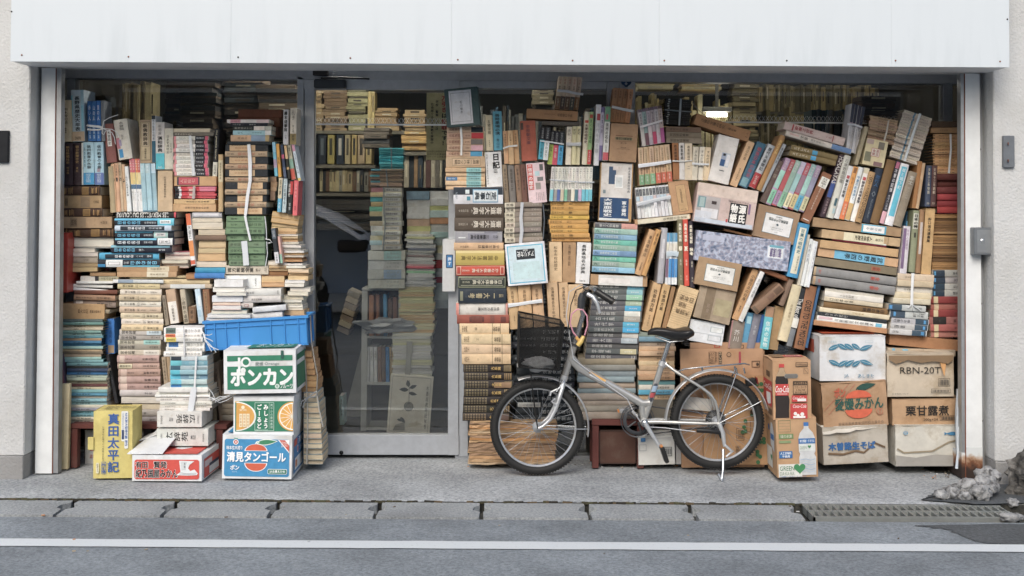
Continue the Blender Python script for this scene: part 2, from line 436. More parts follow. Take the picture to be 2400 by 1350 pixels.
def ribbon(par, pts, wpx, Y, col='d6dbe0', name='string_tie', sag=.0):
    """flat plastic string laid over the front of a bundle"""
    P = [W(p[0], p[1], Y-.004-(p[2] if len(p) > 2 else 0)) for p in pts]; hw = wpx*S(Y)/2
    mb = MB(); vs = []; fs = []; N = len(P); o = par.location if par is not None else Vector()
    for i in range(N):
        d = (P[min(i+1, N-1)]-P[max(i-1, 0)]); d.y = 0; d = d.normalized(); nrm = Vector((d.z, 0, -d.x))
        kk = R.uniform(.82, 1.12)
        for f_, yy in ((-1, .0008), (-.35, -.0012), (.3, .0004), (1, .001)): vs.append(P[i]-o+nrm*hw*f_*kk+Vector((0, yy, 0)))
    for i in range(N-1):
        for j in range(3): fs.append((i*4+j, i*4+j+1, i*4+5+j, i*4+4+j))
    mb.add(vs, fs, mat(col, 'plastic', .38), True)
    return mb.build(name, par)
def strands(par, pts_list, Y, col='d6dbe0', r=.0012, name='loose_string'):
    mb = MB(); o = par.location if par is not None else Vector()
    for pts in pts_list:
        mb.tube([W(p[0], p[1], Y-(p[2] if len(p) > 2 else .006))-o for p in pts], r, mat(col, 'plastic', .38), 5)
    return mb.build(name, par)

# ------------------------------------------------------------------ cartons
class Carton:
    def __init__(s, label, TL, TR, BR, BL, Y, depth, col, yaw=0, cat='cardboard box', group='cartons stacked on the pavement', name='cardboard_box', flaps=True, inner='b99a78', bulge=.0015, edge=None, open_top=False, m='card', par=None, jag=0):
        bl, br, tl = W(*BL, Y), W(*BR, Y), W(*TL, Y); tr = W(*TR, Y)
        ex = ((br-bl)+(tr-tl)).normalized(); ez0 = ((tl-bl)+(tr-br)).normalized()
        wd = ((br-bl).length+(tr-tl).length)/2/max(.5, math.cos(rad(yaw))); hh = ((tl-bl).length+(tr-br).length)/2
        ey = ez0.cross(ex).normalized()
        if ey.y < 0: ey = -ey
        ez = ex.cross(ey).normalized()
        M = Matrix((ex, ey, ez)).transposed() @ Matrix.Rotation(rad(yaw), 3, 'Z')
        s.w, s.d, s.h = wd, depth, hh; s.mt = mat(col, m)
        s.o = empty(name, (0, 0, 0), label, cat, group, mw=Matrix.Translation(bl) @ M.to_4x4())
        mb = MB(); n = 7
        # body: a shell with slightly bulging sides
        def side(p0, eu, nn, L):
            vs = []; fs = []
            for i in range(n+1):
                for j in range(n+1):
                    u, v = i/n, j/n; q = bulge*(math.sin(math.pi*u)*math.sin(math.pi*v))+R.uniform(-1, 1)*jag*(.3+v)
                    vs.append(Vector(p0)+Vector(eu)*L*u+Vector((0, 0, hh*v))+Vector(nn)*q)
            for i in range(n):
                for j in range(n): fs.append((i*(n+1)+j, (i+1)*(n+1)+j, (i+1)*(n+1)+j+1, i*(n+1)+j+1))
            mb.add(vs, fs, s.mt, True)
        side((0, 0, 0), (1, 0, 0), (0, -1, 0), wd); side((wd, 0, 0), (0, 1, 0), (1, 0, 0), depth)
        side((wd, depth, 0), (-1, 0, 0), (0, 1, 0), wd); side((0, depth, 0), (0, -1, 0), (-1, 0, 0), depth)
        mb.add([(0, 0, .001), (wd, 0, .001), (wd, depth, .001), (0, depth, .001)], [(3, 2, 1, 0)], s.mt)
        if not open_top: mb.add([(0, 0, hh-.002), (wd, 0, hh-.002), (wd, depth, hh-.002), (0, depth, hh-.002)], [(0, 1, 2, 3)], s.mt)
        mb.build('box_body', s.o)
        if flaps and not open_top:
            for a, b in ((0.0, .497), (.503, 1.0)):
                fm = MB(); up = R.uniform(.001, .007)
                y0, y1 = a*depth, b*depth; z0 = hh+.0005; e0 = z0+(up if a > .3 else 0); e1 = z0+(0 if a > .3 else up)
                if a < .3: e0, e1 = z0, z0+up
                else: e0, e1 = z0+up, z0
                vs = [(-.001, y0, e0), (wd+.001, y0, e0), (wd+.001, y1, e1), (-.001, y1, e1)]; vs += [(x, y, z+.0035) for x, y, z in vs]
                fm.add(vs, [(3, 2, 1, 0), (4, 5, 6, 7), (0, 1, 5, 4), (1, 2, 6, 5), (2, 3, 7, 6), (3, 0, 4, 7)], s.mt); fm.build('flap', s.o)
        s.front = Face((0, -bulge-.0006, 0), (1, 0, 0), (0, 0, 1), (0, -1, 0), wd, hh)
        s.front.prof = None; s.bul = bulge
        s.front.o = Vector((0, -.0006, 0)); F_ = s.front; bb = bulge+jag*1.25
        F_.pt = lambda a, b, k: Vector((a, -.001-bb-.0004*k, b))
        s.right = Face((wd+bulge+.001, 0, 0), (0, 1, 0), (0, 0, 1), (1, 0, 0), depth, hh)
        s.left = Face((-bulge-.001, depth, 0), (0, -1, 0), (0, 0, 1), (-1, 0, 0), depth, hh)
        s.top = Face((0, 0, hh+.0115), (1, 0, 0), (0, 1, 0), (0, 0, 1), wd, depth)
    def done(s):
        for f in (s.front, s.right, s.left, s.top): f.finish(s.o)
        return s.o


# ------------------------------------------------------------------ the ground
def asphalt(name, a, b, sc=160, bump=.35):
    m, n, l, p = newmat(name); co = coords(n, l)
    n1 = node(n, 'ShaderNodeTexNoise'); n1.inputs['Scale'].default_value = sc; n1.inputs['Detail'].default_value = 4; n1.inputs['Roughness'].default_value = .75
    n2 = node(n, 'ShaderNodeTexNoise'); n2.inputs['Scale'].default_value = 2.3; n2.inputs['Detail'].default_value = 5
    n3 = node(n, 'ShaderNodeTexVoronoi'); n3.inputs['Scale'].default_value = sc*.75
    for x in (n1, n2, n3): l.new(co, x.inputs['Vector'])
    ra = node(n, 'ShaderNodeMapRange'); ra.inputs[1].default_value = .34; ra.inputs[2].default_value = .68; l.new(n1.outputs['Fac'], ra.inputs[0])
    mx = node(n, 'ShaderNodeMix', data_type='RGBA'); mx.inputs['A'].default_value = (*a, 1); mx.inputs['B'].default_value = (*b, 1); l.new(ra.outputs[0], mx.inputs['Factor'])
    m2 = node(n, 'ShaderNodeMix', data_type='RGBA', blend_type='MULTIPLY'); m2.inputs['Factor'].default_value = 1
    r2 = node(n, 'ShaderNodeMapRange'); r2.inputs[1].default_value = .3; r2.inputs[2].default_value = .7; r2.inputs[3].default_value = .74; r2.inputs[4].default_value = 1.18; l.new(n2.outputs['Fac'], r2.inputs[0])
    l.new(mx.outputs['Result'], m2.inputs['A']); l.new(r2.outputs[0], m2.inputs['B'])
    # pale chips of stone
    r3 = node(n, 'ShaderNodeMapRange'); r3.inputs[1].default_value = .0; r3.inputs[2].default_value = .16; r3.inputs[3].default_value = .45; r3.inputs[4].default_value = 0; l.new(n3.outputs['Distance'], r3.inputs[0])
    m3 = node(n, 'ShaderNodeMix', data_type='RGBA'); l.new(r3.outputs[0], m3.inputs['Factor']); l.new(m2.outputs['Result'], m3.inputs['A']); m3.inputs['B'].default_value = (*mulcol(b, 1.5), 1)
    l.new(m3.outputs['Result'], p.inputs['Base Color']); p.inputs['Roughness'].default_value = .86
    bp = node(n, 'ShaderNodeBump'); bp.inputs['Strength'].default_value = bump; bp.inputs['Distance'].default_value = .004; l.new(n1.outputs['Fac'], bp.inputs['Height']); l.new(bp.outputs[0], p.inputs['Normal'])
    return m
M_ROAD = asphalt('road_asphalt', (.13, .15, .17), (.30, .332, .36), 75)
M_APRON = asphalt('apron_concrete', (.20, .217, .232), (.51, .535, .555), 65, .5)
M_SLAB = asphalt('gutter_concrete', (.185, .20, .21), (.41, .432, .446), 80, .35)
M_PATCH = asphalt('dark_patch', (.045, .052, .059), (.12, .13, .14), 60, .4)
M_GRIME = asphalt('grime', (.018, .02, .021), (.07, .068, .055), 90, .5)
def gline(py0, py1, Y): pass
YG0, YG1 = WG(1200, 1179, -.012).y, WG(1200, 1212.5, -.012).y            # gutter covers lie between these lines
mb = MB(); mb.add([(-40, -40, -.02), (40, -40, -.02), (40, YG1-.012, -.02), (-40, YG1-.012, -.02)], [(0, 1, 2, 3)], M_ROAD); struct(mb, 'road')
mb = MB(); mb.box(-40, 40, YG1-.02, YG0+.03, -.4, -.055, M_GRIME); struct(mb, 'gutter_bed_ground')
mb = MB()
# pavement apron: gently uneven sheet, front edge chipped
nx, ny = 220, 12; vs = []; fs = []
for i in range(nx+1):
    x = -6+12*i/nx
    for j in range(ny+1):
        y = YG0+.014+(5.2-YG0)*(j/ny)**2.2; e = (R.uniform(-.004, .004) if j == 0 else 0)
        vs.append((x, y+e, -.006*(1-j/ny) + (R.uniform(-.0012, .0012) if 0 < j < 8 else 0) - (.006 if j == 0 else 0)))
for i in range(nx):
    for j in range(ny): fs.append((i*(ny+1)+j, (i+1)*(ny+1)+j, (i+1)*(ny+1)+j+1, i*(ny+1)+j+1))
mb.add(vs, fs, M_APRON, True)
mb.add([(-6, YG0+.014, -.01), (6, YG0+.014, -.01), (6, YG0+.014, -.3), (-6, YG0+.014, -.3)], [(3, 2, 1, 0)], M_GRIME)
struct(mb, 'pavement')
mb = MB()      # the pavement further along the street, to both sides
for a, b in ((-40, -6), (6, 40)): mb.add([(a, YG0+.014, -.008), (b, YG0+.014, -.008), (b, 5.2, -.008), (a, 5.2, -.008)], [(0, 1, 2, 3)], M_APRON)
struct(mb, 'pavement_beyond')
# road edge line, worn
m, n, l, p = newmat('road_paint'); co = coords(n, l)
n1 = node(n, 'ShaderNodeTexNoise'); n1.inputs['Scale'].default_value = 70; n1.inputs['Detail'].default_value = 6; n1.inputs['Roughness'].default_value = .8; l.new(co, n1.inputs['Vector'])
r1 = node(n, 'ShaderNodeMapRange'); r1.inputs[1].default_value = .56; r1.inputs[2].default_value = .70; r1.inputs[4].default_value = .75; l.new(n1.outputs['Fac'], r1.inputs[0])
mx = node(n, 'ShaderNodeMix', data_type='RGBA'); mx.inputs['A'].default_value = (.62, .66, .685, 1); mx.inputs['B'].default_value = (.36, .375, .385, 1); l.new(r1.outputs[0], mx.inputs['Factor']); l.new(mx.outputs['Result'], p.inputs['Base Color']); p.inputs['Roughness'].default_value = .7
mb = MB(); y1, y0 = WG(1200, 1269, -.016).y, WG(1200, 1286.5, -.016).y; vs = []; fs = []
for i in range(161):
    x = -8+16*i/160; vs += [(x, y0+R.uniform(-.003, .003), -.016), (x, y1+R.uniform(-.003, .003), -.016)]
for i in range(160): fs.append((2*i, 2*i+2, 2*i+3, 2*i+1))
mb.add(vs, fs, m); struct(mb, 'road_line')
# darker damp patches by the grate and the melting snow
def patch(name, pts, z, m):
    q = []
    for a, b in zip(pts, pts[1:]+pts[:1]): q += [(a[0]+(b[0]-a[0])*k/8+R.uniform(-6, 6), a[1]+(b[1]-a[1])*k/8+R.uniform(-1.6, 1.6)) for k in range(8)]
    pts = q; mb = MB(); mb.add([(WG(x, y).x, WG(x, y).y, z) for x, y in pts], [tuple(range(len(pts)))[::-1]], m); o = struct(mb, name); return o
patch('damp_road_patch_ground', [(2140, 1222), (2180, 1226), (2230, 1236), (2260, 1250), (2300, 1262), (2370, 1268), (2470, 1272), (2480, 1218)], -.0165, M_PATCH)
patch('damp_pavement_patch_ground', [(2160, 1172), (2180, 1160), (2215, 1152), (2270, 1146), (2300, 1120), (2390, 1110), (2500, 1112), (2520, 1178), (2300, 1182)], .0015, M_PATCH)
patch('grime_strip_ground', [(2160, 1098), (2200, 1090), (2330, 1088), (2335, 1120), (2290, 1121), (2240, 1112), (2190, 1106)], .003, M_GRIME)
# gutter covers: each concrete slab of its own, with hand-hole notches at the joints
SL = [-420, -130, 134, 385, 634, 880, 1128, 1380, 1626, 1880]
for i in range(len(SL)-1):
    a = WG(SL[i]+2, 1197).x+.006; b = WG(SL[i+1]-2, 1197).x-.006; mb = MB(); zt = -.012+R.uniform(-.003, .002)
    nt_ = .035; q = [(a, YG1), (b, YG1), (b, YG1+.10), (b-nt_, YG1+.135), (b-nt_*.8, YG1+.19), (b, YG1+.225), (b-.004, YG0), (a+.003, YG0), (a, YG1+.22), (a+nt_, YG1+.185), (a+nt_*.8, YG1+.14), (a, YG1+.105)]
    q = [(x+R.uniform(-.003, .003), y+R.uniform(-.003, .003)) for x, y in q]; N = len(q)
    mb.add([(x, y, zt) for x, y in q]+[(x, y, zt-.06) for x, y in q], [tuple(range(N))]+[(k, k+N, (k+1) % N+N, (k+1) % N) for k in range(N)], M_SLAB)
    o = mb.build('gutter_cover')
    tag(o, ['concrete gutter cover slab running out past the white plinth', 'concrete gutter slab before the white shutter post and yellow box', 'concrete gutter slab in front of the red and white carton', 'concrete gutter slab in front of the orange carton',
            'concrete gutter slab below the glass door', 'concrete gutter slab in front of the front bicycle wheel', 'concrete gutter slab below the bicycle chainring', 'concrete gutter slab in front of the rear bicycle wheel', 'concrete gutter slab butting against the steel grating'][i] if i else 'concrete gutter slab beyond the white plinth at the edge', 'gutter cover', 'concrete covers along the gutter')
mb = MB(); mm = [mat(c_, 'cloth') for c_ in ('3d3a26', '5b4c34', '2a2820', '4a4a30')]
for i in range(420):
    px = R.uniform(-20, 720) if i < 330 else R.uniform(720, 1880); q = WG(px, 1178, -.008); s_ = R.uniform(.004, .016); q.y = YG0+.006+R.uniform(-.006, .008)
    mb.box(-s_*1.6, s_*1.6, -s_*.35, s_*.35, -.01, R.uniform(.001, .004), mm[R.randrange(4)], .001, Matrix.Translation(q) @ Matrix.Rotation(R.uniform(-.3, .3), 4, 'Z'))
tag(mb.build('moss'), 'brown and green moss along the joint between pavement and gutter covers', 'moss', None, 'stuff')
# steel grating
g0, g1 = WG(1890, 1190).x, WG(2372, 1200).x; mb = MB(); mg = mat('a3a8a6', 'metal', .6); zt = -.008
G = empty('drain_grating', ((g0+g1)/2, (YG0+YG1)/2, 0), 'galvanised steel drain grating with two rows of openings', 'drain grating')
mb = MB()
for k in range(3):
    y = YG1+.02+k*(YG0-YG1-.05)/2; mb.box(g0, g1, y, y+.015, zt-.035, zt+.003, mg)
mb.box(g0, g0+.008, YG1+.02, YG0-.018, zt-.035, zt, mg); mb.box(g1-.008, g1, YG1+.02, YG0-.018, zt-.035, zt, mg)
for v in range(len(mb.v)): mb.v[v] = tuple(Vector(mb.v[v])-G.location)
mb.build('bearing_frame', G)
mb = MB(); K = 26
for k in range(1, K):
    x = g0+(g1-g0)*k/K; mb.box(x-.005, x+.005, YG1+.03, YG0-.03, zt-.02, zt+.002, mg)
for v in range(len(mb.v)): mb.v[v] = tuple(Vector(mb.v[v])-G.location)
mb.build('cross_slats', G)

# ------------------------------------------------------------------ the shop building
B = empty('shop_building', (0, 0, 0), 'bookshop front with white fascia, grey stucco piers and three aluminium windows', 'shop')
def stucco(name, c, dirt=.5):
    m, n, l, p = newmat(name); co = coords(n, l)
    a = node(n, 'ShaderNodeTexNoise'); a.inputs['Scale'].default_value = 55; a.inputs['Detail'].default_value = 6; a.inputs['Distortion'].default_value = 1.2; l.new(co, a.inputs['Vector'])
    v = node(n, 'ShaderNodeTexVoronoi'); v.inputs['Scale'].default_value = 85; v.feature = 'SMOOTH_F1'; l.new(co, v.inputs['Vector'])
    ad = node(n, 'ShaderNodeMath', operation='ADD'); l.new(a.outputs['Fac'], ad.inputs[0]); l.new(v.outputs['Distance'], ad.inputs[1])
    bp = node(n, 'ShaderNodeBump'); bp.inputs['Strength'].default_value = .5; bp.inputs['Distance'].default_value = .006; l.new(ad.outputs[0], bp.inputs['Height']); l.new(bp.outputs[0], p.inputs['Normal'])
    d = node(n, 'ShaderNodeTexNoise'); d.inputs['Scale'].default_value = 2.4; d.inputs['Detail'].default_value = 7; d.inputs['Roughness'].default_value = .7; l.new(co, d.inputs['Vector'])
    r_ = node(n, 'ShaderNodeMapRange'); r_.inputs[1].default_value = .42; r_.inputs[2].default_value = .72; r_.inputs[4].default_value = dirt; l.new(d.outputs['Fac'], r_.inputs[0])
    mx = node(n, 'ShaderNodeMix', data_type='RGBA'); mx.inputs['A'].default_value = (*c, 1); mx.inputs['B'].default_value = (c[0]*.72, c[1]*.7, c[2]*.66, 1); l.new(r_.outputs[0], mx.inputs['Factor']); l.new(mx.outputs['Result'], p.inputs['Base Color']); p.inputs['Roughness'].default_value = .9
    return m
M_ST = stucco('stucco', (.57, .578, .58), .55); M_PL = stucco('plinth', (.30, .30, .30), .7); M_IN = mat('4a4640', 'card')
YW = -.60
xl0 = W(59, 900, YW).x; xr0 = W(2330, 600, YW).x; HT = 4.2
mb = MB()
mb.box(-9, xl0, YW, -.15, .115, HT, M_ST, .006); wl = mb.build('pier_wall', B)
mb = MB(); mb.box(-9, xl0-.002, YW-.006, -.15, -.05, .1148, M_PL, .004); mb.build('plinth', wl)
mb = MB(); mb.box(xr0, 9, YW, -.15, .115, HT, M_ST, .006); wr = mb.build('pier_wall', B)
mb = MB(); mb.box(xr0+.002, 9, YW-.006, -.15, -.05, .1148, M_PL, .004); mb.build('plinth', wr)
mb = MB(); mb.box(xl0, xr0, -.18, -.06, 2.30, HT, M_ST); mb.build('upper_wall', B)
# interior shell
mb = MB(); XL, XR, YB2, HC = -2.75, 2.75, 4.6, 2.62
mw_ = mat('4e4a42', 'paint', .8)
mb.box(XL-.1, XL, -.06, YB2, 0.001, HC, mw_); mb.box(XR, XR+.1, -.06, YB2, 0.001, HC, mw_); mb.box(XL, XR, YB2, YB2+.1, 0.001, HC, mw_); mb.build('interior_wall', B)
mb = MB(); mb.box(XL-.1, XR+.1, -.06, YB2+.1, HC, HC+.1, mat('b9ae98', 'paint', .8)); mb.build('interior_ceiling', B)
mb = MB(); mb.box(XL, XR, .02, YB2, .001, .012, mat('33302c', 'paint', .7)); mb.build('shop_floor', B)
# reveals between the piers and the shutter posts
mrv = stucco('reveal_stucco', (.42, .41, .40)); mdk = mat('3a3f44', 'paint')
# fascia box
x0 = W(24, 145, -.83).x; x1 = W(2366, 158, -.83).x; zf = W(1200, 151, -.83).z; FT = zf+.62
mwh, n, l, p = newmat('fascia_enamel'); tc = node(n, 'ShaderNodeTexCoord'); mp = node(n, 'ShaderNodeMapping'); mp.inputs['Scale'].default_value = (5, 5, .7); l.new(tc.outputs['Object'], mp.inputs[0])
nz = node(n, 'ShaderNodeTexNoise'); nz.inputs['Scale'].default_value = 3; nz.inputs['Detail'].default_value = 6; l.new(mp.outputs[0], nz.inputs['Vector']); sp = node(n, 'ShaderNodeSeparateXYZ'); l.new(tc.outputs['Object'], sp.inputs[0])
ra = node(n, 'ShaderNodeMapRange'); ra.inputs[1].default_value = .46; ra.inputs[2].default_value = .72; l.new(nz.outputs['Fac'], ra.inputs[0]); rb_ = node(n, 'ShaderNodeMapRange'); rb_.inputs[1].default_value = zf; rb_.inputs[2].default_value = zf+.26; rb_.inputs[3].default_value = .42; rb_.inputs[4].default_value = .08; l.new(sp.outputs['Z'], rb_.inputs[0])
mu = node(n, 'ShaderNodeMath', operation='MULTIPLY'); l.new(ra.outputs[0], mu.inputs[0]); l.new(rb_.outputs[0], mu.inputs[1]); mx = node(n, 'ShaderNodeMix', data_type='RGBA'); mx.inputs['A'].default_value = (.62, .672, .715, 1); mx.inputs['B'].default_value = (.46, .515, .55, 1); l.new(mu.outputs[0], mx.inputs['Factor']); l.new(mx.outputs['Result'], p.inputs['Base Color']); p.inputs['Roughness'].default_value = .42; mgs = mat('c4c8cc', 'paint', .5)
fa = empty('sign_fascia', (0, 0, 0)); fa.parent = B
seam = [541, 1058, 1545, 2090]; xs = [x0]+[W(s_, 100, -.83).x for s_ in seam]+[x1]
for i in range(len(xs)-1):
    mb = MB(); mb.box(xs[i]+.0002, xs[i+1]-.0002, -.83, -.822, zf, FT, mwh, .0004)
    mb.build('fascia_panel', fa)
mb = MB(); mb.box(x0, x1, -.8215, -.60, zf+.01, FT, mat('c9ced2', 'paint')); mb.build('fascia_core', fa)
mb = MB()
for i in range(len(xs)-1):
    mb.box(xs[i]+.001, xs[i+1]-.001, -.825, -.56, zf+.002, zf+.009, mgs)
mb.build('soffit', fa)
mb = MB(); msc = mat('8a4a2c', 'metal', .6); mscd = mat('2c2e30', 'metal')
for px, py, rr in ((51, 129, 1), (301, 133, 1), (558, 134, 0), (821, 136, 1), (1073, 140, 1), (1342, 142, 1), (1557, 142, 1), (1844, 142, 0), (2099, 142, 1), (2344, 144, 1), (2361, 45, 0), (27, 27, 0)):
    c = W(px, py, -.832); mb.revolve(c, (0, -1, 0), [(0, .002), (.0028, .0015), (.0045, 0)], msc if rr else mscd, 10)
mb.build('screw', fa)
mb = MB(); mb.box(-3.2, 3.2, -.56, -.30, zf+.02, zf+.4, mgs); mb.build('shutter_box', B)
# frames
mal = mat('a9aeb6', 'silver', .42); malL = mat('bcc2ca', 'silver', .38); mblk = mat('14171a', 'plastic', .5); mgas = mat('0c0d0f', 'plastic', .6)
def X(px, Y=0.0, py=600): return W(px, py, Y).x
def Z(py, Y=0.0, px=1200): return W(px, py, Y).z
def member(par, pa, pb, wpx, Y0, Y1, m, name, b=.002):
    """an aluminium section between two photo points"""
    A, C = W(*pa, Y0), W(*pb, Y0); A.y = C.y = 0
    d = (C-A); L = d.length; ex = d.normalized(); ez = ex.cross(Vector((0, 1, 0)))
    mb = MB(); hw = wpx*S(Y0)/2
    mb.box(0, L, Y0, Y1, -hw, hw, m, b, Matrix((ex, (0, 1, 0), ez)).transposed().to_4x4())
    for i in range(len(mb.v)): mb.v[i] = tuple(Vector(mb.v[i])+A)
    return mb.build(name, par)
member(B, (125, 170), (2300, 184), 26, -.05, .05, mal, 'window_header')
member(B, (120, 1072), (720, 1074), 22, -.03, .06, mal, 'window_sill'); member(B, (1066, 1076), (2290, 1082), 18, -.03, .06, mal, 'window_sill')
member(B, (704, 180), (705, 1075), 15, -.05, .05, malL, 'mullion'); member(B, (1470, 186), (1466, 1076), 38, -.045, .05, mat('b4b8c0', 'silver', .5), 'mullion')
member(B, (2222, 190), (2222, 1080), 22, -.03, .05, mal, 'mullion'); member(B, (166, 182), (163, 1075), 20, -.03, .05, mal, 'mullion')
# glass
mg_, n, l, p = newmat('window_glass'); n.remove(p); out = n['Material Output']
tr = node(n, 'ShaderNodeBsdfTransparent'); tr.inputs[0].default_value = (.965, .98, .975, 1); gl = node(n, 'ShaderNodeBsdfGlossy'); gl.inputs['Roughness'].default_value = .0
fr = node(n, 'ShaderNodeFresnel'); fr.inputs[0].default_value = 1.85; mx = node(n, 'ShaderNodeMixShader')
l.new(fr.outputs[0], mx.inputs[0]); l.new(tr.outputs[0], mx.inputs[1]); l.new(gl.outputs[0], mx.inputs[2]); l.new(mx.outputs[0], out.inputs[0])
def pane(par, px0, px1, py0, py1, Y, name='pane'):
    mb = MB(); a, b = W(px0, py0, Y), W(px1, py1, Y); mb.box(a.x, b.x, Y, Y+.006, b.z, a.z, mg_); return mb.build(name, par)
win = empty('display_window', (0, 0, 0)); win.parent = B; pane(win, 150, 704, 178, 1070, .01)
win = empty('display_window', (0, 0, 0)); win.parent = B; pane(win, 1488, 2215, 184, 1076, .01)
# side light beside the door
sd = empty('fixed_door_leaf', (0, 0, 0)); sd.parent = B
member(sd, (1098, 195), (1422, 198), 24, -.035, .03, malL, 'top_rail'); member(sd, (1088, 190), (1086, 1070), 22, -.035, .03, malL, 'stile'); member(sd, (1437, 190), (1434, 1070), 28, -.035, .03, malL, 'stile'); pane(sd, 1098, 1424, 205, 1065, .0)
# glazed door
D_ = empty('glass_door', (0, 0, 0)); D_.parent = B
member(D_, (711, 197), (1077, 198), 24, -.045, .02, malL, 'top_rail'); member(D_, (714, 1043), (1076, 1043), 46, -.045, .02, malL, 'bottom_rail')
member(D_, (725, 186), (724, 1067), 23, -.046, .021, malL, 'stile'); member(D_, (1064, 186), (1062, 1067), 25, -.046, .021, malL, 'stile')
pane(D_, 735, 1053, 206, 1022, -.01)
mb = MB(); a, b = W(1037, 560, -.10), W(1067, 684, -.10); mb.box(a.x, b.x, -.105, -.047, b.z, a.z, mat('e0e3e6', 'silver', .4), .004); hd = mb.build('handle', D_)
f = Face((a.x, -.1052, b.z), (1, 0, 0), (0, 0, 1), (0, -1, 0), b.x-a.x, a.z-b.z); f.rrect(.28, .82, .295, .55, '16355c', .004); f.rrect(.34, .76, .31, .535, '2c7fc0', .003); f.text('押す', .40, .70, .34, .51, 'eef3f8', 'd', .02); f.finish(hd, 'push_sticker')
mb = MB(); a, b = W(738, 187, -.06), W(812, 208, -.06); mb.box(a.x, b.x, -.10, -.048, b.z, a.z, mat('4a4f55', 'metal', .5), .006)
a, b = W(735, 166, -.06), W(770, 178, -.06); mb.box(a.x, b.x, -.09, -.052, b.z, a.z, mblk, .002)
mb.tube([W(752, 183, -.085), W(800, 182, -.095), W(866, 185, -.08)], .006, mblk); mb.build('door_closer', D_)
mb = MB(); a = W(800, 1061, -.046); mb.revolve(a, (0, -1, 0), [(0, .004), (.006, .004), (.007, .001), (.011, .001), (.012, 0)], mscd, 16); mb.build('lock_cylinder', D_)
# lace-pattern safety strips on the glass
def lace(par, px0, px1, py0, py1, Y):
    mb = MB(); mt = mat('e4e8ea', 'plastic', .4); a, b = W(px0, py0, Y), W(px1, py1, Y); hx = .002
    mb.box(a.x, b.x, Y-.0012, Y-.0004, a.z-.012, a.z-.003, mt)
    k = 0; x = a.x
    while x < b.x-.02:
        for sg in (1, -1):
            z0, z1 = (a.z, a.z+.03) if sg > 0 else (a.z+.03, a.z)
            mb.add([(x, Y-.001, z0), (x+.0018, Y-.001, z0), (x+.0198, Y-.001, z1), (x+.018, Y-.001, z1)], [(0, 1, 2, 3)], mt)
        x += .0235
    mb.build('lace_strip', par)
lace(D_, 738, 1046, 288, 290, -.011); lace(win, 1660, 2110, 283, 288, .009)
# stickers
mb = MB(); f = Face(W(1453, 204, -.047), (1, 0, 0), (0, 0, 1), (0, -1, 0), .07, .085); f.o.z = W(1453, 205, -.047).z
f.line([(.18, .2), (.82, .8)], .014, '123a5e'); f.line([(.82, .2), (.18, .8)], .014, '1c4e7c'); f.line([(.34, .08), (.9, .56)], .011, '123a5e'); f.line([(.66, .08), (.12, .52)], .011, '1c4e7c'); f.line([(.12, .6), (.5, .95)], .011, '1c4e7c'); f.line([(.88, .62), (.5, .95)], .011, '123a5e')
f.finish(B, 'bow_sticker')
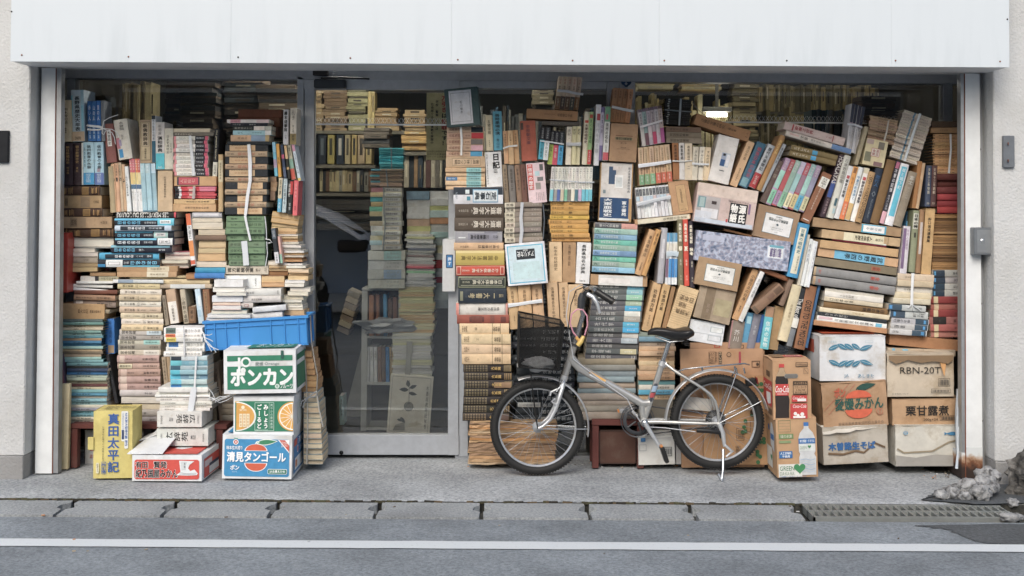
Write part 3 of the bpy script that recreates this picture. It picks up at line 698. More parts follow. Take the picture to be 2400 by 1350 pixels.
# shutter posts
mps = mat('dde1e3', 'paint', .5); mpg = mat('8f9297', 'paint', .5); mrust = mat('7a3f22', 'cloth')
def post(xa, xb, flip, rusty):
    """xa..xb: the white front in photo pixels"""
    P_ = empty('shutter_post', (0, 0, 0)); P_.parent = B; Yf = -.50; z1 = 2.14
    a, b = W(xa[0], 160, Yf).x, W(xb[0], 160, Yf).x; c, d = W(xa[1], 1118, Yf).x, W(xb[1], 1118, Yf).x
    def prism(q0, q1, y0, y1, za, zb, m, name, par):
        mb = MB(); mb.add([(q0[0], y0, za), (q0[1], y0, za), (q0[1], y1, za), (q0[0], y1, za), (q1[0], y0, zb), (q1[1], y0, zb), (q1[1], y1, zb), (q1[0], y1, zb)],
                          [(3, 2, 1, 0), (4, 5, 6, 7), (0, 1, 5, 4), (1, 2, 6, 5), (2, 3, 7, 6), (3, 0, 4, 7)], m); return mb.build(name, par)
    fw = prism((c, d), (a, b), Yf, Yf+.075, .045 if rusty else .004, z1, mps, 'post_front', P_)
    s_ = .003; e = .030
    if not flip:      # guide channel on the inner side, flange on the outer side
        prism((d+s_, d+e), (b+s_, b+e), Yf+.006, Yf+.06, .004, z1, mat('a9adb1', 'metal', .5), 'guide_channel', P_); prism((d-.0005, d+.0045), (b-.0005, b+.0045), Yf+.003, Yf+.055, .004, z1, mrust, 'channel_gap', P_)
        fl = prism((c-.034, c-.002), (a-.03, a-.002), Yf+.05, Yf+.30, .004, z1, mpg, 'flange', P_)
    else:
        prism((c-e*.72, c-s_), (a-e*.72, a-s_), Yf+.006, Yf+.06, .004, z1, mat('b4b8bb', 'metal', .5), 'guide_channel', P_); prism((c-.0045, c+.0005), (a-.0045, a+.0005), Yf+.003, Yf+.055, .004, z1, mrust, 'channel_gap', P_)
        fl = prism((d+.002, d+.034), (b+.002, b+.034), Yf+.05, Yf+.30, .03, z1, mpg, 'flange', P_)
    if rusty:
        mr, n, l, p = newmat('rusted_base'); tc = node(n, 'ShaderNodeTexCoord'); nz = node(n, 'ShaderNodeTexNoise'); nz.inputs['Scale'].default_value = 22; nz.inputs['Detail'].default_value = 6; l.new(tc.outputs['Object'], nz.inputs['Vector'])
        sp = node(n, 'ShaderNodeSeparateXYZ'); l.new(tc.outputs['Object'], sp.inputs[0]); ma = node(n, 'ShaderNodeMath', operation='MULTIPLY_ADD'); l.new(nz.outputs['Fac'], ma.inputs[0]); ma.inputs[1].default_value = -.10; l.new(sp.outputs['Z'], ma.inputs[2])
        cr = node(n, 'ShaderNodeValToRGB'); l.new(ma.outputs[0], cr.inputs[0]); el = cr.color_ramp.elements
        el[0].position = 0; el[0].color = (.03, .018, .014, 1); el[1].position = .085; el[1].color = (.62, .65, .66, 1)
        for ps, cc in ((.012, (.05, .025, .016, 1)), (.036, (.17, .07, .035, 1)), (.055, (.40, .27, .18, 1))): q = el.new(ps); q.color = cc
        l.new(cr.outputs[0], p.inputs['Base Color']); p.inputs['Roughness'].default_value = .85
        prism((c, d), (c, d), Yf-.0015, Yf+.07, .004, .17, mr, 'rusted_foot', P_); prism((c-e*.72-.001, c-s_+.001), (c-e*.72-.001, c-s_+.001), Yf+.0045, Yf+.3, .004, .14, mr, 'rusted_foot', P_)
    mb = MB()
    for zz in (1.74, .92, .30):
        xx = (c+(a-c)*zz/z1-.018) if not flip else (d+(b-d)*zz/z1+.018)
        mb.revolve((xx, Yf+.0495, zz), (0, -1, 0), [(0, .002), (.006, .001), (.0062, 0)], mgas, 12)
    mb.build('bolt_hole', P_)
    return P_
pl_ = post((98, 82), (130, 121), False, False); pr_ = post((2262, 2265), (2296, 2303), True, True)
# dark reveals
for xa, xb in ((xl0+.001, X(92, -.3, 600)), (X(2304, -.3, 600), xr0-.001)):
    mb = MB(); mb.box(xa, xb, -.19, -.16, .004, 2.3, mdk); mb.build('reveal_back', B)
# lock box on the post, brackets on the piers
mb = MB(); a, b = W(2283, 533, -.56), W(2328, 598, -.56); mb.box(a.x, b.x, -.56, -.50, b.z, a.z, mat('8b9095', 'metal', .5), .004); lb = mb.build('lock_box', B)
mb = MB(); mb.box(a.x+.014, b.x-.012, -.5625, -.5595, b.z+.012, a.z-.012, mat('9da2a6', 'metal', .5), .001); c = W(2303, 565, -.5625); mb.revolve(c, (0, -1, 0), [(0, .003), (.008, .003), (.012, .001), (.013, 0)], mat('c9cdd0', 'metal', .3), 16); mb.build('lock_lid', lb)
for (pa, pb, cc) in (((2350, 318), (2377, 393), '7f858c'), ((-30, 306), (20, 381), '2b2d31')):
    mb = MB(); a, b = W(*pa, YW-.012), W(*pb, YW-.012); mb.box(a.x, b.x, YW-.02, YW+.003, b.z, a.z, mat(cc, 'metal', .55), .003)
    mb.tube([W(pa[0]+13, pa[1]+16, YW-.022), W(pa[0]+13, pa[1]+22, YW-.034), W(pa[0]+12, pa[1]+17, YW-.03)], .0025, mrust); mb.tube([W(pa[0]+13, pa[1]+56, YW-.022), W(pa[0]+13, pa[1]+62, YW-.034), W(pa[0]+12, pa[1]+57, YW-.03)], .0025, mrust)
    mb.build('hinge_plate', wr if pa[0] > 0 else wl)


# ------------------------------------------------------------------ books in front of the first window
BLK,WHT,GLD='221f1d','ece9e2','b98f4a'
gS='books standing by the white shutter post'
bk((154,235),(155,332),25,'c9ae86','S',label='tall tan book with black brush title beside the shutter post top',group=gS,tx=[('南木曽町誌',.18,.58,.55,BLK,'v'),('編纂委',.66,.8,.2,BLK,'v')])
bk((181,211),(184,332),30,'bcd6de','S',D=.19,label='thick pale blue history book with large black title and tan paper band',group=gS,m='paper',bd=[(.0,.80,'9fd0e0',.0,.22),(.1,.5,'69b6d6',.86,1),(.3,.78,'7cc3dc',.04,.2),(.805,.99,'cfae84')],tx=[('長野県歴史大年表',.12,.80,.46,'1d2730','v',.5,.02),('信濃毎日',.90,.96,.5,'5a4632','h')])
b=bundle('three blue paperbacks tied with white string at the upper shelf edge',(220,330))
row('x',[((209.5,237),(212,331),10.5,'1f5f9e','P',dict(tx=[('赤い人',.1,.5,.6,'dfe8f0','v'),('民話集',.6,.95,.4,'b9d2e8','v')])),((220,237),(221,331),10,'1d5a98','P',dict(tx=[('山の人',.1,.5,.6,'dfe8f0','v'),('続編集',.6,.95,.4,'b9d2e8','v')])),((230,236),(231.5,331),10.5,'236aad','P',dict(tx=[('里の人',.1,.5,.6,'dfe8f0','v'),('完結編',.6,.95,.4,'b9d2e8','v')])),((240,236),(242,331),8,'6d7478','P')],par=b)
ribbon(b,[(203,294,.0),(212,295,.006),(232,297,.006),(241,299)],5,YB-.004);ribbon(b,[(204,303),(214,304,.005),(232,304,.005),(241,301)],4.5,YB-.004)
strands(b,[[(240,300,.02),(243,284,.03),(256,276,.03),(277,269,.01)],[(240,300,.02),(252,306,.045),(262,310,.05),(268,322,.05),(271,338,.04)],[(241,300,.02),(239,312,.04),(243,316,.045),(248,306,.05)],[(240,301,.02),(262,303,.04),(274,310,.05),(279,322,.045)]],YB,r=.0022)
row('the row of dark maroon cloth volumes',[((144,336),(145,434),7.5,'2c1d24','S',dict(w='cut off by the post')),((159.5,336),(160,434),22,'3a262e','S',dict(tx=[('朝日新聞社史',.06,.5,.42,GLD,'v',.5,.02),('明治編',.56,.74,.3,GLD,'v')],w='with gilt title')),((181.5,336),(182,434),20,'36232b','S',dict(tx=[('朝日新聞社史',.05,.48,.44,GLD,'v',.5,.02),('資料',.56,.7,.3,GLD,'v')],w='with gilt title')),((192.5,335),(193,434),3.4,'dcd9cf','X',dict(noun='slipcase edge'))])
row('the pair of light blue education books',[((206,333),(208,433),26.5,'a5d2e6','S',dict(bd=[(.72,.995,'2b93c4')],tx=[('信州教育の水脈',.07,.63,.42,'27353f','v',.4,.015),('長野県教育',.12,.6,.16,'4a6475','v',.78),('明治大正昭和',.74,.95,.5,'dfeef4','v')],w='with deep blue band')),((231,333),(233,433),22,'9ccbe2','S',dict(bd=[(.72,.995,'5a6fa8')],tx=[('信州教育の水脈',.07,.63,.5,'27353f','v',.42,.015),('戦後編',.62,.70,.4,'c4576a','h'),('明治大正昭和',.74,.95,.5,'dfeef4','v')],w='with violet band'))])
dd='the leather dictionary pile by the post'
def gild(a):
    q=[(a,a+.012,'a27a3c'),(a+.02,a+.026,'8f6a34'),(.97,.975,'a27a3c'),(.55,.72,'9a7538',.08,.92)]+[(.56+.022*k,.568+.022*k,'5b4222',.16,.84)for k in range(7)]
    return q+[(u+.02*k,u+.012+.02*k,R.choice(('b48c48','96703a','7d5c30')),R.uniform(.1,.3),R.uniform(.7,.92))for u,n in((a+.06,4),(a+.18,6),(.80,3),(.89,3))for k in range(n)]
stk(dd,140,235,436,[(22,'3d2718','S',dict(bd=gild(.04),w='with gilt spine bands',noun='leather book')),(30,'a0815a','X',dict(x=(140,238),bd=[(.12,.2,'7c6040',.15,.85),(.5,.72,'8b7152',.1,.9)],tx=[('故事',.13,.2,.6,'4b3a26','v'),('大事典',.8,.94,.3,'5d4a33','v')])),(20,'3a2416','S',dict(x=(140,240),bd=gild(.06),w='with gilt ornament',noun='leather book')),(27,'a88b62','X',dict(x=(140,262),bd=[(.2,.34,'8b7152',.1,.9),(.36,.5,'8e765a',.08,.92)],tx=[('語源',.22,.33,.62,'4b3a26','v'),('大辞林',.78,.92,.3,'5d4a33','v')])),(21,'3f2a18','S',dict(x=(149,267),bd=gild(.05),w='with gold lettering',noun='leather book'))],D=.2)
gL='books leaning above the numbered volumes'
bk((254,290),(262,381),23,'7f4b44','S',label='red-brown cloth book with white title slip leaning on a white book',group=gL,bd=[(.16,.58,'e8e4dc',.3,.72)],tx=[('木曽路史',.19,.55,.34,BLK,'v',.51)])
bk((281,280),(295,373),32,'cdc3b6','S',D=.2,label='off-white leaning book with pink and blue artwork on its spine',group=gL,bd=[(.45,.72,'b9727c',.74,1),(.5,.66,'9a8fb0',.62,.8),(.74,.95,'2a8cc0',.6,.9)],tx=[('水滸伝',.06,.28,.38,BLK,'v',.44),('北方',.38,.52,.2,'6b5f58','v',.5)])
bk((341,281),(342,382),29,'ab9674','S',label='tan Buddhist dictionary with engraved dark frame on its spine',group=gL,bd=[(.04,.94,'6e5f4a',.08,.92),(.055,.925,'b09c7c',.13,.87),(.07,.62,'8c7a5f',.2,.8),(.08,.61,'b5a282',.24,.76)],tx=[('新佛教辞典',.09,.6,.42,'33291f','v',.5,.03),('増補第三版',.66,.9,.2,'33291f','v')])
bk((360,271),(360.5,381),9,'d5dbe0','P',label='thin white paperback with teal lower half beside the Buddhist dictionary',group=gL,bd=[(0,.08,'1c2733'),(.54,.995,'1d5d78')],tx=[('株式投資の知識',.08,.52,.6,'2a3038','v')])
bk((374.5,286),(376,397),21,'c8c6bf','P',D=.17,label='grey Chinese dictionary with turquoise lower band',group=gL,bd=[(.66,.995,'37aec0')],tx=[('新明解',.05,.28,.4,'6e6a65','v'),('漢和辞典',.3,.64,.6,'24282b','v',.5,.03),('三省堂',.93,.98,.5,'e4f2f4','h')])
bk((396,301),(396,397),20,'d5cdb6','S',label='cream chronicle with slim grey lettering beside the pink-edged bundle',group=gL,tx=[('日本史歳時記',.16,.62,.38,'4c483f','v',.6),('三六六日',.36,.6,.3,'4c483f','v',.26)])
row('the row of slim numbered volumes',[((259,390),(265,498),12,'a08a6a','S',dict(w='with torn spine')),((258+6,384),(270,497),9,'d0a278','S',dict(tx=[('2',.30,.38,.7,BLK,'h'),('文芸講座',.04,.27,.5,'5a4a3a','v')],w='numbered 2')),((272,382),(279,496.5),9,'d6a27c','S',dict(tx=[('1',.30,.38,.45,BLK,'h'),('文芸講座',.04,.27,.5,'5a4a3a','v')],w='numbered 1')),((280,381),(287.5,496),8.5,'bda98a','S',dict(tx=[('5',.30,.38,.6,BLK,'h'),('文芸講座',.04,.27,.5,'5a4a3a','v')],w='numbered 5')),((288.5,385),(294.5,495),6.5,'c29e76','S',dict(tx=[('4',.31,.39,.7,BLK,'h')],w='numbered 4'))])
bk((294.5,390),(303,496),10.5,'d3e3e6','P',label='thin pale blue-white book beside the numbered volumes',group='slim books on the mountain atlas pile',tx=[('信州と民俗の系譜',.22,.66,.5,'3e4a50','v')])
cols=[('c8606a','d9b06a'),('d8586a','e0c070'),('e07038','eac878'),('c85048','e0c888')]
row('the bright magazine row under the ornate dictionary',[((305.5+6.2*i,372),(315+5.8*i,496),6.1,'e9e7e2','P',dict(cn=c[0],bd=[(0,.26,c[0]),(.26,.48,c[1]),(.49,.57,'4a6a8c')],tx=[('人物探訪',.02,.22,.6,'f2ece0','v'),(kj(5),.62,.8,.3,'6b6b6b','v')],noun='topped magazine'))for i,c in enumerate(cols)])
row('the light blue magazine trio',[((333+12.4*i,383),(340.5+11.8*i,496),11.3,'93b7cb','P',dict(bd=[(.0,.2,'a9cfdd'),(.97,.995,'5d8097')],tx=[('郷土',.04,.16,.5,'e8f2f5','v'),('史談会',.8,.92,.25,'dfeaf0','v')],noun='magazine'))for i in range(3)])
bk((387,400),(387,496),35,'c3a680','X',label='kraft slipcase with slim vertical title beside the pink-edged bundle',group='slim books on the mountain atlas pile',tx=[('松本市教育会百年史',.14,.66,.2,'3a3026','v')])
# the pink-edged bundle and what lies round it
stk('the flat pair on the pink-edged bundle',407,490,301,[(9,'cbb99b','P',dict(x=(407,492))),(8.5,'6e675c','P',dict(x=(405,500),tx=[('書物ものがたり',.05,.5,.6,'cfc8b8','v')]))])
b=bundle('tied bundle of white comics with black spine labels and pink edges',(450,410))
stk('',408,488,319,[(9.3,'e2ddd2','P',dict(bd=[(0,.07,'d97f86'),(.62,.9,'23272e'),(.9,.995,'c94f6a')],tx=[(kj(4),.65,.87,.45,'d5d8da','v'),('絵物語',.15,.5,.35,'a59c90','v')]))for _ in range(10)],par=b)
ribbon(b,[(445,318,.0),(447,340),(451,380),(454,412)],7,YB-.012)
stk('the tan box pile left of the tied black set',407,507,413,[(23,'b58e60','X',dict(bd=[(.07,.6,'263043',.06,.92),(.11,.57,'b5434f',.12,.86)],tx=[('人形佐七',.14,.5,.5,'e0b9a8','v')],w='with red label')),],D=.2)
b=bundle('tied bundle of five thin red magazines with black ends',(458,465))
stk('',409,506,437,[(5.6,'bf3040','P',dict(bd=[(0,.1,'20242a'),(.1,.16,'cfd5da'),(.34,.5,'c9a090')if i%2 else(.32,.52,'d7606a'),(.6,.98,'cc6a86' if i<2 else 'c04450')]))for i in range(5)],par=b);ribbon(b,[(455,436),(453,466)],7,YB-.012,'b7a9a6')
stk('the tan box pair above the dark gap',406,505,467,[(11,'c59b6a','X',dict(tx=[('昔話研究資料叢書',.3,.86,.45,'4a3828','v')])),(18,'b88f60','X',dict(x=(405,506),tx=[('別巻日本昔話の形態',.28,.84,.3,'4a3828','v')]))],D=.19)
bk((509,302),(503,415),11,'1b2026','S',label='black spine with cream lettering standing beside the pink-edged bundle',group='upright books beside the tied black set',bd=[(.69,.995,'d9d6c4')],tx=[('the greatest barrier',.03,.64,.5,'d8d0ae','h'),('古代史',.74,.95,.6,'3c3f38','v')])
bk((517,362),(517,496),10.5,'b08f64','S',label='slim tan spine with beige slip beside the tied black set',group='upright books beside the tied black set',bd=[(.1,.48,'c8b594')],tx=[(kj(6),.14,.44,.5,'6b5740','v')])
# the tied black set
stk('the small heap crowning the tied black set',540,634,280,[(8,'ddd3cc','P',dict(x=(532,631),bd=[(.08,.32,'c98a94'),(.7,.995,'d6b3b8')],tx=[('女たちの',.1,.3,.5,'8c4650','v')])),(7.5,'20262c','P',dict(x=(540,628),tx=[('江戸の町',.06,.28,.6,'b9bcb8','v'),('歳時記',.5,.68,.5,'b9bcb8','v')])),(10,'24282a','P',dict(x=(546,637),bd=[(.54,.82,'d6cfc0'),(.83,.995,'a9a9a2')],tx=[('東海道五十三',.04,.5,.6,'aaa79c','v')])),(11,'8dbac6','P',dict(x=(546,636),bd=[(.84,.995,'c7cbc6')],tx=[('町人',.12,.26,.5,'3e6a78','v'),('生活文化',.5,.76,.5,'3e6a78','v')])),(15,'c19a74','S',dict(x=(541,631),bd=[(.53,.9,'7f98ae'),(.9,.995,'a8905f')],tx=[('隅田川',.18,.44,.4,'5b4634','v')])),(8,'16262a','S',dict(x=(533,632)))],jit=1)
b=bundle('tall tied set alternating black cases and tan spines',(576,504))
rows=[]
for i in range(11):
    if i%2==0:
        a=.1 if i<6 else.3
        rows.append((17 if i else 15.5,'1d2228','X',dict(bd=[(a,a+.6,'c6a276',.06,.94)],tx=[(kj(5),a+.12,a+.5,.3,'b0794f','v'),(kj(8),a+.04,a+.5,.13,'4d3c2c','v',.12)])))
    else:rows.append((12.7,'a68c6e','S',dict(tx=[('明治文化',.3,.72,.66,'b4553a','v'),('全集',.04,.22,.3,'3a3026','v'),('評論社',.78,.95,.25,'3a3026','v')])))
stk('',529,628,339,rows,par=b,shift=-.3,jit=1.2,D=.2)
ribbon(b,[(583,338),(586,380),(586,424),(580,460),(575,505)],8,YB-.014,'dfe3e8')
# brown leather portfolio behind, upright pair, leaning paperbacks
stk('the brown leather portfolios behind the black set',560,660,256,[(20,'6e3d28','X',dict(x=(558,660),Y=-.12)),(22,'63351f','X',dict(x=(555,655),Y=-.14)),(22,'5b301e','X',dict(x=(570,650),Y=-.16))],D=.12)
gM='upright books beside the aluminium mullion'
bk((670,257),(669.5,339),12,'c6c6ca','P',label='pale grey upright paperback with heavy black title near the mullion',group=gM,tx=[('幕末遊撃隊',.05,.64,.72,'23252a','v',.5,.03),('司馬',.72,.84,.4,'6d6d72','v')])
bk((687.5,253),(687,339),14.5,'c3b9a6','P',label='beige upright paperback with olive band against the mullion',group=gM,bd=[(.70,.995,'857545')],tx=[('孔子',.06,.34,.62,'2a2723','v'),('井上靖',.46,.68,.36,'4d463c','v'),('新潮',.74,.9,.5,'2e2a1c','v')])
row('the leaning paperback row by the mullion',[((641.5,333),(647.5,413),7.5,'57a3b8','P',dict(bd=[(.0,.3,'7ab6d0'),(.5,.75,'a48aa0')])),((650,337),(656.5,415),7.5,'d38f22','P',dict(tx=[('飛鳥',.4,.62,.6,'5a3c12','v')])),((660,339),(668.5,417),6.5,'2d3c55','P',dict(bd=[(.3,.42,'b04662'),(.68,.98,'46566c')])),((668.5,341),(678,419),6,'23241f','P',dict(bd=[(.0,.4,'c0a070'),(.65,.72,'b08d58')])),((676.5,340),(688.5,421),9.5,'c0b49c','P',dict(bd=[(.4,.68,'7ba48f'),(.68,.995,'c2503c')],tx=[('煙火',.06,.32,.6,'3a352c','v')],w='with green and red bands')),((686.5,339),(702.5,424),7,'b7cad6','P',dict(bd=[(0,.18,'d08ca4'),(.92,.99,'cfae4a')],tx=[('小さな生活',.22,.8,.6,'3c5878','v')]))])
row('the lower paperback row by the mullion',[((658.5,417),(654,497),9,'4f9dbb','P',dict(bd=[(0,.6,'b6ad8e')],tx=[('京の夢',.05,.52,.7,'3b352a','v'),('大阪',.7,.9,.6,'e7eef0','v')],w='with khaki top')),((669.5,418),(665.5,498),9,'a9c3c4','P',dict(tx=[('幻の名城をゆく',.05,.9,.62,'39484a','v')])),((682,422),(678,502),11,'1d2226','P',dict(bd=[(.04,.42,'a92a2c',0,.6)],tx=[('戦国史',.1,.5,.5,'d8d8d2','v',.7),('実録',.66,.9,.4,'cfd6d8','v')],w='with red flash')),((694.5,423),(691,505),11,'d8545c','P',dict(tx=[('日本の味',.08,.5,.5,'eeb0ae','v'),('食味',.72,.86,.4,'8d2c34','v')]))])
stk('the small brown box pile behind the black set',636,650,414,[(12,'a98a66','X',dict(x=(633,648))),(11,'a5845e','X',dict(x=(634,650))),(11,'a98a66','X',dict(x=(634,648))),(22,'8c7154','X',dict(x=(633,645)))],Y=-.2,D=.1)
# mountain atlases
stk('the mountain atlas pile',272,415,496,[(15.5,'171b22','S',dict(x=(271,415),bd=[(.955,.99,'c23a4a',.1,.9)],tx=[('LES MERVEILLES DU LOUVRE',.015,.86,.74,'f0efea','H',.5,.02)],D=.22,w='with big white capitals'))]+
 [(h,c,'S',dict(x=xx,bd=bd,tx=tx,D=.21,jy=.015,w=w))for h,c,xx,bd,tx,w in[
 (17,'12202e',(269,409),[(.0,.72,'3ea6d2',.02,.3),(.72,.995,'55b6d8'),(.76,.94,'d8e6ea',.25,.75)],[('日本の名山',.05,.44,.56,'67c1e6','v',.62,.03),('北海道東北',.5,.7,.36,'dfe9ee','v',.62),('新日本編',.78,.92,.3,'22303a','v')],'with blue end'),
 (13,'a9c0d8',(269,402),[(.1,.88,'1f2a38',.12,.88)],[('日本の名山',.23,.54,.6,'e9eef4','v',.5,.03),('日光尾瀬',.6,.84,.4,'d6dfe8','v')],'in a lilac case'),
 (16.5,'12202e',(270,408),[(.0,.64,'3fa2cc',.02,.26),(.66,.9,'a6d8d2'),(.91,.995,'1b2a36'),(.69,.86,'dfeeea',.25,.75)],[('日本の名山',.04,.43,.58,'67c1e6','v',.62,.03),('新東京周辺',.49,.64,.36,'dfe9ee','v',.6),('別巻',.71,.84,.3,'22303a','v')],'with mint label'),
 (16.5,'12202e',(270,409),[(.0,.7,'59b4dc',.02,.28),(.72,.97,'dde4e8'),(.75,.93,'2a3640',.25,.75),(.755,.925,'f0f3f4',.29,.71)],[('日本の名山',.04,.43,.58,'dfe9f0','v',.63,.03),('関東上信越',.49,.64,.36,'dfe9ee','v',.6),('別巻',.77,.91,.3,'22303a','v')],'with white label'),
 (18,'12202e',(260,403),[(.0,.97,'74b6da',.02,.3)],[('日本の名山',.05,.4,.6,'67c1e6','v',.64,.03),('南ア',.46,.56,.36,'dfe9ee','v',.62),('地図',.78,.9,.3,'dfe9ee','v',.62)],'pushed out to one side'),
 (16,'3aa5d8',(233,373),[(.1,.9,'26303c',.2,.84)],[('日本の名山',.26,.58,.5,'eef2f5','v',.52,.03),('八ヶ岳',.62,.74,.35,'d6dfe8','v'),('編集',.8,.88,.35,'d6dfe8','v')],'with bright blue ends'),
 (17.5,'142230',(230,375),[(0,.12,'2c8cc4',.6,1),(.13,.4,'dfe3e5'),(.4,.995,'5db4dc',.78,.99),(.17,.36,'3a454e',.3,.72),(.175,.355,'eef1f2',.34,.68)],[('日本の名山',.52,.96,.6,'67c1e6','V',.42,.03),('富士山',.42,.5,.4,'dfe9ee','V',.42)],'upside down with white label')]])
stk('the plain tan pair under the mountain atlases',275,416,624,[(12.5,'a78458','X',dict(bd=[(.5,.86,'c6b393')],tx=[(kj(5),.55,.8,.4,'8b7658','v')],w='with pale slip',sl=.0)),(13,'ad8a5e','X',dict(x=(274,414),bd=[(.5,.86,'d0c0a2')],tx=[(kj(5),.55,.8,.4,'8b7658','v')],w='with cream slip'))],D=.2)
# disorderly heap behind the post
d='the untidy heap under the leather dictionaries'
stk(d,163,267,557,[(21,'cfc7b6','E',dict(pg='e3dccd',x=(163,266))),(4,'8d8a84','P',dict(x=(176,260),noun='magazine')),(9,'d5cbb9','E',dict(x=(159,222),pg='dcd3c2')),(10,'d8cfbd','E',dict(x=(168,229),pg='dcd3c2')),(15,'9c8d7c','P',dict(x=(161,229),tx=[('山村',.5,.7,.3,'5b5146','v')])),(10,'8d7a5f','E',dict(x=(164,229),pg='a98f68')),(12,'a58a62','E',dict(x=(169,228),pg='b99c72',sl=-.03)),(9,'7c6240','E',dict(x=(211,271),pg='a8885c')),(12,'b6ab98','P',dict(x=(189,278),bd=[(0,.38,'d6d0c2'),(.38,.48,'22242a'),(.48,.995,'a59d80')],tx=[('江戸の日本考',.54,.95,.6,'33322c','v')],w='with black stripe')),(6,'d9d9d6','P',dict(x=(179,265),noun='magazine')),(7,'d4d4d2','P',dict(x=(172,264),sl=.035,noun='magazine')),(8,'dcdcda','P',dict(x=(170,258),sl=.09,noun='curled magazine')),(10,'6b3b2c','S',dict(x=(174,275),tilt=0)),(12,'a17f5c','S',dict(x=(173,270),sl=.03,tx=[('東京大学史料',.05,.45,.4,'4e3c2a','v'),('研究報告',.55,.9,.6,'4e3c2a','v')])),(16,'927f72','S',dict(x=(173,272),sl=.03,bd=[(.05,.22,'cfc8ba',.1,.95)],tx=[('論集近代',.55,.92,.5,'41372f','v')],w='with white sticker')),(9,'857764','S',dict(x=(160,257),sl=.09,tx=[(kj(7),.5,.92,.5,'4a4034','v')]))],jit=.5,Y=-.25)
bk((144,730),(245,733),39,'a98559','X',D=.2,label='large kraft slipcase resting on the thin teal magazines',group='slipcases lying on magazine piles',tx=[('郡方日記',.38,.62,.3,'4a3722','v',.45),(kj(6),.66,.92,.22,'4a3722','v',.45)])
# pale spines pile
d='the pale numbered novel pile'
nov=['c6ab82','d2cab6','b8a585','d5cfbd','bba68a','c9b697','d2cbb8','cdb089']
stk(d,276,381,655,[(8,'bfc4c6','P',dict(x=(265,383),bd=[(0,.1,'dcdcd8'),(.1,.4,'8493a6')],noun='magazine'))]+[(14,c,'S',dict(x=(xa,xb),tx=[('徳川家康',.12,.38,.5,'3b332a','v')if i<5 else('徳川家康',.62,.9,.5,'3b332a','V'),(str(10+i),.43 if i<5 else.53,.48 if i<5 else.58,.5,'3b332a','h'),(kj(6),.52 if i<5 else.3,.64 if i<5 else.46,.3,'6b6052','v'),('山岡荘',.72 if i<5 else.08,.9 if i<5 else.24,.26,'6b6052','v')]))for i,(c,xa,xb)in enumerate(zip(nov,(276,282,279,280,280,283,285,285),(375,379,378,378,378,382,383,382)))],jit=0,sl=.01)
y=stk('the grey samurai novel pile',279,380,772,[(13.5,'aaa5a0','P',dict(bd=[(.65,.995,'b4cdd6')],tx=[('宮本武蔵',.05,.4,.74,'26231f','v'),(kj(4),.7,.95,.4,'4c5a62','v')])),(11,'968f87','P',dict(tx=[('宮本武蔵',.05,.4,.78,'26231f','v'),('吉川英治',.74,.95,.5,'3b3630','v')])),(11,'b9b3a4','P',dict(bd=[(.6,.97,'8fc4bd')],tx=[('宮本武蔵',.05,.4,.78,'26231f','v'),(kj(4),.64,.92,.4,'3c5a56','v')])),(12.5,'8f8880','P',dict(tx=[('宮本武蔵',.05,.4,.74,'26231f','v'),('吉川英治',.74,.95,.5,'3b3630','v')])),(12.5,'bab09d','P',dict(bd=[(.6,.97,'c8c4b8')],tx=[('宮本武蔵',.05,.4,.74,'26231f','v'),(kj(4),.64,.92,.3,'6a655a','v')]))],shift=-.6)
stk('the faded rose novel pile',276,376,833,[(17,'a98a80','S',dict(x=(275,373),bd=[(.06,.18,'bfa79b')],tx=[('新書太閤記',.6,.95,.4,'40322e','v'),(kj(4),.2,.36,.3,'5b4a44','v')])),(15,'aa8c83','S',dict(x=(276,374),bd=[(.02,.36,'7c5a40',.1,.95),(.03,.35,'c6b59a',.16,.9)],tx=[('豊臣秀吉',.06,.32,.45,'40322e','v'),('日本武士',.6,.95,.4,'40322e','v')],w='with pasted slip')),(17,'a7897f','S',dict(x=(278,376),bd=[(.06,.2,'bba295')],tx=[('新書太閤記',.6,.95,.4,'40322e','v'),(kj(4),.22,.38,.3,'5b4a44','v')])),(16,'a4877e','S',dict(x=(278,376),bd=[(.04,.2,'c2aea2')],tx=[('新書太閤',.62,.95,.4,'40322e','v')])),(16,'a88c82','S',dict(x=(279,377),bd=[(.04,.2,'c0a59a')],tx=[('新書太閤記',.6,.95,.4,'40322e','v'),(kj(4),.22,.4,.3,'5b4a44','v')])),(15,'aaa6a2','S',dict(x=(281,378),tx=[('文化',.6,.8,.4,'55504a','v')])),(16,'7e7a74','E',dict(x=(284,376),pg='d6d0c0')),(15,'b3a894','P',dict(x=(310,378),noun='rolled magazine')),(16,'97918c','S',dict(x=(310,378),tx=[('銀',.4,.5,.4,'4a4540','v')])),(15,'8e8a88','S',dict(x=(310,378),tx=[('銀河',.6,.8,.4,'4a4540','v')]))],jit=.5)
# slim books wedged between piles
stk('the tan layers between atlas pile and crate pile',380,495,641,[(13,'8d6138','E',dict(x=(436,501),pg='a97a4c')),(12,'c3a681','S',dict(x=(382,492),tx=[(kj(6),.14,.4,.3,'a98565','v')])),(10,'a99880','P',dict(x=(375,496),bd=[(.2,.87,'b9bdbf')],w='with grey label'))],jit=0)
bk((304,651),(436,649),6,'a58e68','P',label='thin tan pamphlet under the plain tan pair',group='slim books on the mountain atlas pile')
stk('the curled notebooks beside the mountain atlases',385,440,590,[(8,'b0566a','E',dict(x=(387,445),pg='dcd2c0')),(10.5,'c9bda9','E',dict(x=(387,446),pg='e3dacb')),(9,'9a917e','E',dict(x=(379,440),pg='d2c8b4')),(10.5,'bb8f8a','E',dict(x=(381,441),pg='ddd3c0'))],Y=-.25)
bk((440.5,501),(453,622),11,'d9dcdf','P',label='orange and white leaning paperback with grey lettering at a dark gap',group='slim books in the gap',bd=[(0,.22,'d8622c'),(.52,.82,'e07f2e'),(.9,.98,'d0532c')],tx=[('大逃亡',.22,.5,.7,'3a3f44','v')])
